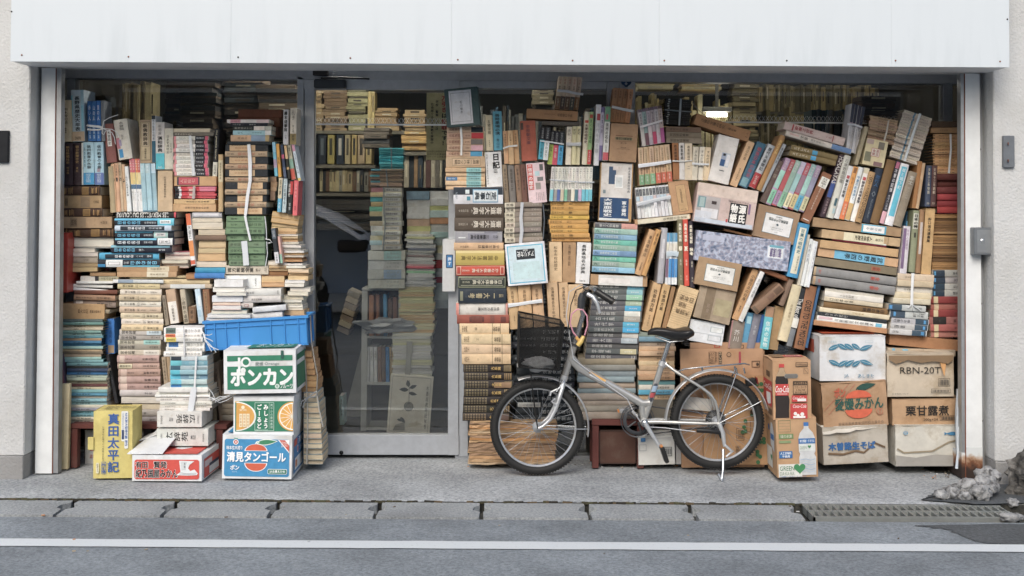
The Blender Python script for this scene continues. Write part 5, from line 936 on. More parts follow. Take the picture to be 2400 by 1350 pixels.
row('',[((1273.5,297),(1267,374),12,'1c2026','P',dict(bd=[(.4,.99,'3aa3bd')],tx=[(kj(5),.04,.36,.5,'9a9da0','v'),('十二支物語',.44,.94,.5,'16323c','v')])),((1285.5,297),(1278,376),12,'1c2026','P',dict(bd=[(.42,.99,'c9cdd0')],tx=[(kj(5),.04,.36,.5,'9a9da0','v'),('なわばり',.46,.9,.5,'43474b','v')])),((1296.5,306),(1288,386),12,'1c2026','P',dict(bd=[(.4,.99,'94a83c')],tx=[(kj(5),.04,.36,.5,'9a9da0','v'),('狐火',.46,.8,.5,'2c3410','v')])),((1306.5,308),(1299.5,387),12,'1c2026','P',dict(bd=[(.4,.99,'c9445c')],tx=[(kj(5),.04,.36,.5,'9a9da0','v'),('本能',.46,.8,.5,'e9d3d4','v')])),((1318,308),(1311.5,387),12,'22262b','P',dict(bd=[(.42,.99,'2f93c4')],tx=[(kj(5),.04,.36,.5,'9a9da0','v'),('鷹の街',.46,.9,.5,'123a52','v')]))],par=b)
ribbon(b,[(1266,330),(1290,333),(1322,338)],3,YB-.013,'cfd3d6')
b=bundle('three cream Chinese chronicle volumes tied together',(1345,386))
row('',[((1335,297),(1331.5,386),13,'d2cab0','P',dict(tx=[('史記',.06,.24,.6,'33302a','v'),('一',.28,.34,.3,'33302a','v')])),((1347,296),(1344,386),10,'d0c08c','P',dict(tx=[('史記',.06,.22,.7,'33302a','v')])),((1357.5,296),(1353.5,386),10,'d3c795','P',dict(tx=[('史記',.06,.22,.7,'33302a','v')]))],par=b);ribbon(b,[(1327,337),(1345,338),(1362,337)],8,YB-.013,'b9bcc0')
row('the tall photo book row beside the cream chronicles',[((1376.5,262),(1369.5,386),12,'d0c4a4','S',dict(bd=[(.16,.21,'b5402f',.15,.85)],tx=[('木曽の昭和史',.23,.6,.7,'5a2c20','v',.5,.02)])),((1387,262),(1380,386),9,'7fa466','P',dict(bd=[(.05,.12,'a93a2c',.1,.9),(.72,.995,'bf3338')],tx=[('まぐろ土佐船',.14,.6,.7,'22331a','v'),(kj(5),.75,.95,.5,'e6cfcd','v')],w='with red foot')),((1403.5,245),(1397,388),12,'c4c7cc','S',dict(bd=[(.15,.26,'a8363c',.1,.75)],tx=[('古代を語る展',.3,.8,.72,'9a9fa6','v')],D=.2)),((1413.5,251),(1407,376),8,'6f6490','P',dict(bd=[(.1,.72,'aaa6be')],tx=[('民家の旅',.14,.5,.6,'3c3558','v')])),((1425.5,250),(1418.5,376),13,'cfd0ce','P',dict(bd=[(.0,.28,'5c8a70'),(.14,.24,'b03a4a',.4,.75),(.85,.995,'bf4a54')],tx=[('信州の石仏',.3,.68,.6,'2a2c2b','v',.5,.02),(kj(4),.72,.84,.3,'55585a','v')],w='with green head'))])
b=bundle('four brown upright volumes tied with white string at the post',(1452,287),-.2)
row('',[((1444+11.8*i,206+i),(1435+11.7*i,286+.7*i),11.5,'a8774c','P',dict(tx=[(kj(3),.06,.3,.4,'5b3c22','v'),(kj(3),.46,.66,.4,'5b3c22','v'),(kj(4),.72,.92,.4,'6d4a2c','v')]))for i in range(4)],par=b,Y=-.2);ribbon(b,[(1434,250),(1460,256),(1485,261)],6,-.2-.013,'c3c8cc')
slab((1432,288),(1496,292),(1492,381),(1426,377),'9b7954',D=.12,label='kraft boxed collected works with ruled title, cover facing out',group='covers facing the street',bd=[(.31,.325,'6b3a2a',.18,.8),(.46,.47,'7d5b3c',.18,.8),(.355,.435,'837556',.18,.82)],tx=[('島崎藤村全集',.36,.43,.58,'4d4632','U',.5,.02),('（第八巻）',.49,.53,.26,'59452f','U'),('研究社版',.61,.645,.2,'59452f','U'),('昭和二十三年刊行案内',.66,.68,.5,'6b5339','U')])
b=bundle('plastic-wrapped row of twelve white mystery paperbacks with coloured feet',(1342,470))
fc=['5fb2c4','9a9a98','4a62a0','b8ab94','6cae8e','74746f','d8d2b8','3f6a78','b9a0bd','59aec2','4fb0c8','5aaec4']
row('',[((1297+8.05*i,391),(1291.5+8.35*i,471.5),7.9,'d9d6cc','P',dict(bd=[(.66,.99,fc[i])],tx=[('日本ミステリ',.04,.42,.6,'4c4a42','v'),(kj(3),.46,.62,.5,'6a6860','v')]))for i in range(12)],par=b);ribbon(b,[(1288,421),(1330,424),(1360,427),(1393,427)],3,YB-.012,'bcc2c8')
slab((1407,381),(1486,384),(1479,523),(1403,517),'a57f55',D=.07,Y=-.25,label='torn kraft set box with white and blue printed label',group='covers facing the street',bd=[(.0,.6,'cfccc6',.04,.97),(.59,.96,'16406e',.10,.985),(.06,.36,'38506e',.52,.74),(.05,.12,'c9bdb6',.36,.62),(.20,.42,'e0ded8',.3,.55),(.24,.4,'c3c6c6',.33,.52),(.46,.52,'6e7c86',.82,.9),(.94,.98,'c9ced2',.08,.99)],tx=[('大東亜戦史',.6,.92,.3,'dfe4e8','v',.74,.03),('富士書苑',.64,.9,.17,'dfe4e8','v',.24,.03),(kj(9),.06,.5,.09,'4b5058','v',.12)])
b=bundle('shrink-wrapped set of nine blue and green volumes',(1440,640))
sc_=['55585c','86aca0','74a4c0','5cb09c','88a89a','6a92bc','5cb49c','86a294','74a8c8']
stk('',1394,1495,521,[(12.9,c,'P',dict(bd=[(.62,.99,'c9897f')]if i==0 else[(.62,.98,vary(c,.1))],tx=[(kj(7)if i else '郷土人物叢書',.16,.56,.6,'cfdad6','v'),('九',.03,.12,.5,'24433c','h')]if i else[('郷土人物叢書',.1,.56,.66,'d5d5d0','v')],m='plastic'))for i,c in enumerate(sc_)],par=b,sl=.045,shift=-.85,jit=.6)
bk((1384,655),(1517,660),25,'a9825a','X',label='kraft box with crumpled white paper label on the dark grey set',group='slipcases lying on magazine piles',bd=[(.14,.92,'d3cfcb',.02,.98),(.16,.7,'dcd8d4',.3,.8)])
tg=['5aa8c4','7fb2bd','85bda2','a3bd9e','2f9fd0','cfcac2','a49c92','3fa4c4','2596cc','cac3b6','a5b4ba',None,'bdb489',None]
stk('the long dark grey literature set beside the saddle',1391,1512,664,[(12.7,'57595b','P',dict(bd=[(.66,.97,t_)]if t_ else[],tx=[(kj(R.choice((3,4,5,6))),.1,.5,.66,'cfcfca','v')]+([('12',.9,.97,.6,'d5d5d0','h')]if i==13 else[(kj(4),.74,.9,.3,'e5e6e4','v')]if t_ else[]),w='with coloured tag' if t_ else ''))for i,t_ in enumerate(tg)],sl=.02,shift=-1.5,jit=.8,D=.2,Y=-.25)
wc=[('8d7d68',17),('83837e',14),('75848a',14),('73848b',13),('988a76',14),('6b7d84',12),('928677',16),('8f8677',13),('8b8375',14),('8d8474',20)]
stk('the water-stained grey pile above the red-brown bench',1356,1490,838,[(h,c,'S',dict(noun='weathered book',x=(1355+R.uniform(-2,3),1490+R.uniform(-4,2))))for c,h in wc],D=.2,Y=-.25)
ts=['76857a','5f8698','9c8c78','b99a74','bf9f78','b89a76','c0a07a','b2906c','b5946e','a88460','4f868a','b9b0a4','4a9ab8','b39470']
stk('the small tan pile under the bicycle saddle',1497,1582,778,[(11.3,c,'P',dict(bd=[(.0,.3,'3a98b8')]if i==12 else[],tx=[(kj(5),.5,.86,.55,'4b3a28','v')]if i not in(0,1,10)else[],cn='b39470' if i==12 else c))for i,c in enumerate(ts)],jit=2,D=.19,Y=-.25)
row('the tan gazetteer row tilted behind the bicycle saddle',[((1541,664),(1514,776),20,'bd9868','X',dict(tx=[('社会四方誌',.12,.6,.5,'33271a','v',.5,.02),(kj(5),.66,.9,.24,'5b452c','v')])),((1563,667),(1537,776),18,'b8915f','X',dict(tx=[('社会四方誌',.12,.56,.5,'33271a','v',.5,.02)])),((1579,672),(1555,776),10,'8d6a42','X')],D=.19)
slab((1594,668),(1639,680),(1608,778),(1562,768),'c7a677','X',D=.17,Y=-.28,label='tan ruled dictionary slipcase with broken string, tilted behind the saddle',group='covers facing the street',bd=[(.12+.05*i,.125+.05*i,'9c7d52',.03,.97)for i in range(16)],tx=[('日本史',.2,.32,.7,'5a452c','U',.5),('用語',.36,.47,.4,'5a452c','U',.6),('大辞典',.52,.63,.7,'5a452c','U',.5)])
bk((1495,960),(1578,960),46,'5c5448','X',label='dark stained bundle of paper at the bottom of the small tan pile',group='bundles of loose paper',cat='paper bundle',name='paper_bundle',D=.2,Y=-.25)

# ------------------------------------------------------------------ books of the big window
b=bundle('six upright comics tied aslant with coloured feet near the blue sticker',(1530,345),-.25)
row('',[((1499+9.4*i,256.5-1.8*i),(1509.5+9.0*i,343-1.7*i),9,c,'P',dict(bd=bd_,tx=[(kj(5),.12,.5,.55,'4d4650','v')]))for i,(c,bd_)in enumerate((('c3bcc2',[(0,.08,'6a5a6c'),(.5,.99,'cfc8c4')]),('8fb0ae',[(0,.08,'6a5a6c'),(.66,.99,'6e4a58')]),('b6a9b5',[(0,.08,'5f5062'),(.5,.8,'cdb3bd')]),('ab9fa6',[(0,.08,'5f5062'),(.66,.99,'b8335c')]),('b9b2b9',[(0,.08,'6a5a6c'),(.7,.99,'c7a9ba')]),('a2938c',[(0,.08,'4c3a3c'),(.6,.99,'a64884')])))],par=b,Y=-.25);ribbon(b,[(1500,298),(1525,291),(1553,282)],5,-.25-.013,'dcd8dc')
b=bundle('black tied bundle of twelve thin volumes with grey lettering',(1585,292),-.2)
stk('',1560,1622,230,[(5.1,'14191e','P',dict(bd=[(.1,.17,'8d9294',.2,.8)],tx=[('・・・・・',.66,.97,.6,'9fa4a6','v')]))for i in range(12)],par=b,sl=.06,shift=-.4,Y=-.2);ribbon(b,[(1596,231),(1594,262),(1592,294)],4.5,-.2-.013,'8a949c');ribbon(b,[(1558,257),(1590,260),(1621,262)],2.5,-.2-.014,'6d767c');strands(b,[[(1622,240),(1634,255),(1652,270)]],-.2,'8d8578',r=.0025)
stk('the grey-brown trio under the black bundle',1561,1643,296,[(12.5,'6f5943','X',dict(x=(1561,1643),tx=[('戦国史料叢書',.1,.64,.6,'3a2e22','v')])),(13,'766856','X',dict(x=(1561,1644),tx=[('戦国史料叢書',.1,.64,.6,'3a2e22','v')])),(13,'796b59','X',dict(x=(1562,1645),tx=[('戦国史料叢書',.1,.64,.6,'3a2e22','v')]))],sl=.03,jit=0,D=.16)
bk((1630,278),(1757,320),27,'8a623c','X',D=.2,label='long kraft slipcase lying aslant over the white portrait book',group='slipcases crowning the pile',tx=[('正倉院文書の研究',.1,.54,.42,'3b2a18','v',.42),('福武書',.6,.75,.24,'3b2a18','v',.42),('ニコ',.93,.96,.4,'3b2a18','h')])
slab((1684.7,313.5),(1734,327),(1706.5,433),(1659.4,422.6),'cfc9c2','X',D=.15,Y=-.31,label='white tilted book with small blue portrait card',group='covers facing the street',bd=[(.35,.65,'b8c0cc',.22,.64),(.36,.64,'8f9ab2',.42,.64),(.5,.64,'24507f',.42,.64),(.37,.42,'23262d',.46,.58),(.38,.62,'d9dadc',.24,.38),(.73,.745,'3a4250',.36,.6)])
b=bundle('six tan upright paperbacks with green and red feet, tied',(1540,432))
row('',[((1501+12.4*i,346-1.5*i),(1505+13.1*i,434.5-1.6*i),12,'bf9a73','P',dict(bd=[(.0,.5,'c7a482',.06,.94),(.72,.99,'6f9c74' if i<3 else 'c05a3e')],tx=[(kj(8),.06,.44,.4,'6d5138','v'),(kj(4),.54,.7,.5,'3b2d20','v'),('新風',.76,.92,.4,'d9e0d2' if i<3 else 'ecd0c4','v')]))for i in range(6)],par=b);ribbon(b,[(1496,389),(1535,384),(1573,378)],8,YB-.015,'dfe3ea')
bt=bundle('three upright records of disputes in brown and cream, string-tied',(1598,421))
row('',[((1582.5,334),(1585.5,421),15,'9c632f','P',dict(tx=[('教育勅語関',.06,.5,.5,'4b2e14','v',.5,.02),('・',.54,.6,.4,'4b2e14','v')])),((1597.5,335),(1599,421),12.5,'d0cdc6','P',dict(tx=[('教育勅語',.06,.46,.56,'3a3833','v',.5,.02)])),((1614,336),(1614,422),18,'cfb595','P',dict(tx=[('教育勅語関',.06,.5,.4,'4d3c2a','v'),('二',.6,.72,.4,'4d3c2a','v')]))],par=bt);ribbon(bt,[(1576,377),(1600,378),(1623,376)],3,YB-.013,'dcdcd8')
bt=bundle('three cream upright volumes with black lettering, string-tied',(1645,422))
row('',[((1631.5,344),(1628,422),13,'c3b9a5','P',dict(tx=[('すみだ河岸',.1,.62,.6,'3a352c','v')])),((1646.5,344),(1641.5,422),12.5,'d2cdc0','P',dict(tx=[('すみだ河岸',.1,.62,.6,'3a352c','v')])),((1660.5,345),(1655,423),13.5,'d3b591','P',dict(tx=[('すみだ河岸',.1,.62,.6,'3a352c','v')]))],par=bt);ribbon(bt,[(1622,383),(1645,385),(1662,385)],5,YB-.013,'d9dde0')
gT='books leaning beneath the aslant kraft slipcase'
bk((1761,332),(1718.5,436),18,'c49b70','X',label='tan leaning slipcase with sparse black title next to the portrait book',group=gT,tx=[('宮日忠部',.1,.42,.4,'3b2a1a','v'),(kj(7),.6,.88,.22,'4b3826','v')])
bk((1786,335),(1740.5,438),22,'2a5c78','S',label='mottled blue leaning book with red lettering',group=gT,bd=[(.5,.8,'3f6c84',.1,.6),(.8,.98,'6a8fa0',.2,.9)],tx=[('戦後日本の政治',.1,.78,.5,'a8405a','v',.5,.02)])
bk((1809,340),(1762,440),17,'b3b8be','S',label='grey leaning book with vivid red lower band',group=gT,bd=[(.66,.995,'a8262e')],tx=[('歴代天皇御記',.06,.6,.58,'3a4048','v',.5,.02),('記念出版',.72,.92,.5,'e8cdc8','v')])
bk((1836,318),(1778.5,446),12,'a0723f','S',label='slim tan leaning book with flaking gilt title',group=gT,tx=[('自治正史録',.08,.34,.6,'d8b45e','v',.5,.03)])
bk((1839.5,338),(1785.5,449),8.5,'8c9299','P',label='slim grey leaning paperback beside the gilt-titled book',group=gT,tx=[(kj(5),.08,.4,.6,'3b4046','v')])
bk((1831,378),(1788.5,475),17,'5a4c40','S',label='dark brown leaning book before the pastel comic row',group=gT,tx=[('冬樹',.1,.24,.5,'8d8070','v'),('塚',.3,.42,.6,'9d907e','v')])
pst=[('a487a6','8ac0ae','78b498'),('ad4a50','a8484e','9d7ba0'),('8ba79c','7f9c94','76ac92'),('a9a2bf','8fb5b5','d8cc9c'),('ac4c56','8f6a7a','c9b078'),('86aaa8','8fc0b8','3f9dbc'),('8d7a96','84809c','b9b488')]
row('the pastel comic row leaning under the olive pair',[((1848.5+12.1*i,371.5+2.9*i),(1800.5+12.9*i,479+2.8*i),12.3,p[0],'P',dict(bd=[(.26,.64,p[1]),(.68,.97,p[2])],tx=[(kj(4),.05,.24,.6,'d5c9ce','v'),(kj(5),.72,.94,.4,'4b5a56','v')]))for i,p in enumerate(pst)])
bk((1940,406),(1886.5,521),23,'855535','X',label='brown leaning slipcase with square white sticker',group=gT,bd=[(.09,.29,'d8d5cc',.02,.88),(.94,.955,'cfc8bc',.2,.85)],tx=[('日本郷土',.1,.28,.6,'3b352c','v',.45),('歴史と民俗の散歩道',.3,.74,.17,'d9cfc0','v')])
bk((1838,293),(1979,333),19,'c0aaa0','S',D=.19,label='pale rose long book with red calligraphy crowning the leaning rows',group='books laid across the leaning rows',bd=[(.13,.155,'9d3b42',.1,.9),(.80,.815,'9d3b42',.1,.9)],tx=[('歌麿之世界',.17,.48,.62,'a02c3a','v',.45,.02),('一九',.68,.78,.3,'a02c3a','v')])
bk((1841.5,311),(1995,356),12.5,'cdc6b8','S',D=.19,label='cream long book with blue end under the rose one',group='books laid across the leaning rows',bd=[(.7,.995,'5a7cb0'),(.06,.2,'d0a89f',.3,.6)],tx=[('文藝',.22,.34,.7,'33302c','v'),('現代日本',.38,.54,.5,'7b756a','v')])
for lab,A,B_,t in(('upper olive brown book with bright blue dot',(1854,345),(1962,371),13.5),('lower olive brown book with bright blue dot',(1850,358),(1958.5,383),12.5)):
    bk(A,B_,t,'7d6840','S',label=lab+', laid over the pastel comics',group='books laid across the leaning rows',D=.19,bd=[(.46,.57,'2f8fb8',.1,.9)],tx=[('エベレスト',.06,.4,.66,'d6cdb4','v',.5,.02)])
# labelled kraft boxes
def label_box(TL,TR,BR,BL,lab,col='98795a'):
    slab(TL,TR,BR,BL,col,'X',D=.16,Y=-.29,label=lab,group='kraft boxes with white printed labels',bd=[(.2,.82,'4f6a74',.13,.8),(.215,.805,'dadbd6',.143,.787)],tx=[('長野県古代中世誌',.32,.42,.46,'3a4848','U',.47,.02),('信濃史料',.25,.295,.16,'4d5a5c','U',.47),('◆',.47,.545,.07,'3b5258','U',.47),('第一期全七巻予約募集中',.6,.63,.3,'7b8486','U',.47),('昭和五十年度版',.66,.685,.26,'7b8486','U',.47),('長野',.73,.75,.08,'7b8486','U',.47)])
label_box((1779,477),(1877,501),(1859,579),(1762,547),'kraft box with white printed label, below the pastel comics')
label_box((1636,599),(1742,621),(1726,686),(1628,663),'kraft box with white printed label, beneath the blue-grey painted case')
# white bundled stories, framed kraft cover and the flat cream book
b=bundle('wrapped row of ten white slim novels with black title tabs',(1540,515))
row('',[((1492.5+7.75*i,440-.8*i),(1499.5+8.15*i,512-.8*i),7.7,'d3d6d8','P',dict(bd=[(.06,.28,'363b42',.1,.9),(.3,.44,('9fb9cf','d2b8b4','aebfd6','a8c2d4')[i%4])],tx=[(kj(4),.08,.27,.6,'b9bec4','v'),(kj(4),.56,.72,.3,'8b9094','v')]))for i in range(10)],par=b);ribbon(b,[(1492,480),(1530,470),(1572,461)],8,YB-.014,'c3c9d0')
slab((1565.4,427),(1612,421),(1625,499),(1578,505),'b28a5d','X',D=.15,label='tan slipcase with double-ruled title frame, tilted against the white novels',group='covers facing the street',bd=[(.12,.92,'6b5034',.2,.68),(.13,.91,'b58e62',.215,.665)],tx=[('古代国家の地方支配',.24,.66,.12,'3f2f1e','v',.45),('吉川弘文',.84,.87,.3,'5b452e','U',.45)])
bk((1488,521),(1619,507),11.5,'ad8456','X',label='flat tan slipcase with cream spine under the white slim novels',group='slipcases lying on magazine piles',D=.2,bd=[(.05,.98,'cfc0a2')],tx=[('信濃国分寺史料',.5,.94,.6,'5a4d38','v')])
row('the two tan leaning books above the saddle',[((1530,539),(1495,644),15.5,'b98f63','S',dict(tx=[('東筑摩郡誌',.12,.6,.55,'3b2b1b','v'),(kj(5),.72,.9,.3,'4f3b27','v')])),((1545,538),(1509,646),11.5,'b58648','S',dict(tx=[('東筑摩',.08,.34,.5,'4b3416','v'),(kj(4),.5,.7,.3,'5b4220','v')]))])
bk((1558,534),(1547,664),14.5,'a3a4aa','S',label='silver grey tall book leaning beside thin blue paperbacks',group='tall books above the saddle',bd=[(.2,.55,'b4b5ba',.3,.7)])
b=bundle('wrapped set of four thin blue and white paperbacks',(1565,667))
row('',[((1567+6.2*i,546),(1561.5+7.3*i,667),6.5,'d0d8de','P',dict(bd=[(.0,.17,('4a90b4','3f86ac','6a9cb4','4a8cb2')[i]),(.2,.34,'cfc9b4'),(.5,.86,('6d4f6a','2f86c0','1f78c0','3f8cc4')[i])]))for i in range(4)],par=b);ribbon(b,[(1562,596),(1578,594),(1590,596)],12,YB-.012,'b9c9d4')
row('the tall calligraphy trilogy beside the thin blue set',[((1593.5,514),(1596,669),12,'6d6a4e','S',dict(tx=[('風雲の城塞',.06,.34,.62,'e6dfc8','v',.5,.04),('春',.4,.48,.8,'efe8d0','v',.5,.05),('編著',.6,.7,.4,'d5cfb8','v'),('天山',.84,.92,.4,'d5cfb8','v')])),((1606,514),(1610,670),12,'c63a22','S',dict(tx=[('風雲の城塞',.06,.34,.62,'f0e2cc','v',.5,.04),('夏',.4,.48,.8,'f2e6d0','v',.5,.05),('編著',.6,.7,.4,'ecd5c0','v'),('天山',.84,.92,.4,'ecd5c0','v')])),((1618.5,518),(1623,674),12,'2f2b33','S',dict(tx=[('風雲の城塞',.06,.34,.62,'e6dfc8','v',.5,.04),('秋冬',.4,.52,.8,'efe8d0','v',.5,.05),('編著',.6,.7,.4,'d5cfb8','v'),('天山',.84,.92,.4,'d5cfb8','v')]))],D=.2)
# painted cases
o=slab((1636,424),(1780,451),(1763.6,541),(1625,517),'bda59c','X',D=.13,Y=-.30,label='beige pictorial boxed set with square black title block and painted scene',group='covers facing the street',bd=[(0,.3,'bfa99d',.0,1),(.32,.98,'9f9699',.6,.98),(.34,.62,'5f7f88',.84,.97),(.36,.6,'8fa9a9',.86,.94),(.62,.86,'c9ccd0',.62,.9),(.7,.95,'b3bcc8',.72,.99),(.42,.5,'3b342f',.66,.74),(.88,.985,'b0c0d0',.02,.98),(.39,.9,'1f2024',.14,.43),(.36,.62,'7f5f86',.09,.125),(.82,.9,'b0303a',.44,.47)],tx=[('源氏',.41,.89,.13,'e9e7e2','v',.22,.05),('物語',.41,.89,.13,'e9e7e2','v',.355,.05),('すなどりの物語絵',.33,.375,.34,'4a3d3a','U',.3)])
bk((1697,538),(1777,557),5,'9c6a3c','S',label='thin orange-brown book edge below the pictorial boxed set',group='books laid across the leaning rows',D=.12)
m_r,n,l,p=newmat('painted_rocks');co=coords(n,l);v=node(n,'ShaderNodeTexVoronoi');v.inputs['Scale'].default_value=46;v.feature='F1';nz=node(n,'ShaderNodeTexNoise');nz.inputs['Scale'].default_value=24;nz.inputs['Detail'].default_value=8;nz.inputs['Distortion'].default_value=2.2
l.new(co,v.inputs['Vector']);l.new(co,nz.inputs['Vector']);cr=node(n,'ShaderNodeValToRGB');ad=node(n,'ShaderNodeMath',operation='MULTIPLY_ADD');ad.inputs[1].default_value=.5;l.new(v.outputs['Distance'],ad.inputs[0]);l.new(nz.outputs['Fac'],ad.inputs[2]);l.new(ad.outputs[0],cr.inputs[0])
el=cr.color_ramp.elements;el[0].position=.42;el[0].color=(.035,.045,.08,1);el[1].position=.9;el[1].color=(.45,.50,.62,1);q=el.new(.62);q.color=(.20,.25,.36,1);q=el.new(.72);q.color=(.28,.27,.34,1)
l.new(cr.outputs[0],p.inputs['Base Color']);p.inputs['Roughness'].default_value=.6;MATS[('rocks','paper',None)]=m_r
_v=vary;vary=lambda h,a=.05:h if h=='rocks' else _v(h,a)
slab((1634,526),(1854,580),(1843,654),(1628,592),'rocks','X',D=.14,Y=-.30,label='blue-grey painted long case with small white title panel',group='covers facing the street',bd=[(.22,.62,'b4bfd4',.06,.24),(.24,.6,'cdd3de',.07,.23),(.18,.26,'5aa0b0',.07,.22),(.1,.3,'9fa6bd',.7,.93)],tx=[('徳川家康',.28,.58,.12,'6d5f8c','U',.15,.04)])
vary=_v
slab((1641,664),(1728,687),(1708,763),(1625,742),'94836a','X',D=.16,Y=-.28,label='weathered brown leather box cover with darker centre band',group='covers facing the street',bd=[(.02,.98,'7a6550',.55,.8),(.3,.8,'a39372',.05,.5)],tx=[('節彙',.5,.8,.1,'a08a74','v',.66)])
gD='slim books leaning in the gap above the flattened cartons'
bk((1771.5,632),(1722.5,749),15.5,'b58a58','S',label='tan leaning book with black brush title beside the labelled kraft box',group=gD,tx=[('小説四次の分身',.1,.62,.62,'33261a','v'),(kj(3),.72,.84,.3,'5a452e','v')])
bk((1787.5,637),(1736,753),11,'d0d0ce','P',label='white leaning paperback next to the tan brush-titled book',group=gD,bd=[(.66,.95,'c3c0b6',.1,.9)],tx=[('百代の過客',.14,.52,.62,'8b8f92','v')])
bk((1833,672),(1767,729),22,'7e6148','S',Y=-.29,label='small brown book propped diagonally with engraved emblem',group=gD,bd=[(.04,.26,'5c4534',.2,.8),(.9,.98,'5c4534',.1,.9),(.3,.5,'6b513c',.3,.7)])
bk((1855,655),(1831,716),12,'7c6250','S',label='plain dull brown slim book over the propped small one',group=gD)
bk((1779,629),(1850,656),11,'8f5a34','S',label='orange-brown curled book under the blue-grey painted case',group=gD,D=.14)
bk((1808,722),(1785,764),40,'4a3626','X',label='dark brown box deep in the gap behind the leaning books',group=gD,Y=-.12)
slab((1619,742),(1700,766),(1692,806),(1611,802),'cbd0d3','X',D=.12,Y=-.25,label='white form-covered parcel beneath the weathered box',group='covers facing the street',bd=[(.02,.05,'8f999f',.03,.9),(.2,.46,'9aa5aa',.04,.4),(.22,.44,'cdd3d6',.06,.38),(.56,.58,'a5adb2',.05,.95),(.6,.86,'9aa5aa',.06,.44),(.62,.84,'cdd3d6',.08,.42)])
row('the row half hidden by the flattened cartons',[((1731,752),(1721,818),31,'7a6b62','S',dict(bd=[(.0,.99,'9c726e',.9,.99)],tx=[('芥川',.3,.75,.5,'d6d2cc','v')])),((1758.5,733),(1744,818),17,'4492b8','P',dict(bd=[(.1,.3,'8fc0d4',.2,.8)])),((1776.5,736),(1758.5,818),18,'6f737a','S',dict(tx=[('木曽',.3,.6,.4,'b9bcc0','v')])),((1788,737),(1773,818),9,'1d5a96','P'),((1805.5,719),(1791,818),20,'4aa9b4','P',dict(bd=[(.0,.24,'9c7a58')],tx=[('信州の鉱物',.34,.96,.6,'d9eceb','v',.5,.02)],w='with tan head')),((1827,718),(1812,820),22,'94754e','X')],Y=-.25)
row('the big leaning trio beside the leaf-printed carton',[((1868,668),(1834,799),23,'c4b392','S',dict(tx=[(kj(5),.34,.66,.3,'8b7a5c','v')],w='with ragged edge')),((1883,676),(1848,815),16,'22262a','S',dict(bd=[(.5,.66,'cfcac2'),(.68,.97,'6b7276',.1,.9)],tx=[('The Best of',.17,.5,.7,'e2e0da','h',.5,.02)],w='with white capitals')),((1903,670),(1873,818),25,'8a5b39','S',dict(tx=[('GOES TO THE MOVIES',.23,.94,.56,'1f1a17','h',.5,.03)],w='with black capitals'))],D=.2)
bk((1921,668),(1890,815),6,'2c5f8c','P',label='thin blue spine at the edge of the leaf-printed carton',group=gD)
bk((1885,524),(1857,650),26,'2781b4','S',label='bright blue leaning book with tall cream title strip',group=gD,Y=-.3,bd=[(.08,.93,'d6d0b4',.2,.8)],tx=[('目黒の昭和史',.1,.56,.4,'3d7d92','v',.5,.02),(kj(6),.6,.88,.16,'5b5e4c','v',.38)])
row('the white magazine quartet beside the bright blue book',[((1895.5,550),(1871.5,668),7,'d2c4b0','P',dict(noun='magazine')),((1902,560),(1879.5,670),7.5,'d3d6da','P',dict(noun='magazine',tx=[('信州の凧',.1,.5,.6,'55607a','v')])),((1908.5,564),(1887,672),6,'d0d4d8','P',dict(noun='magazine')),((1914.5,566),(1893.5,673),7,'d7dade','P',dict(noun='magazine',tx=[(kj(6),.1,.6,.5,'8a8f94','v')]))])
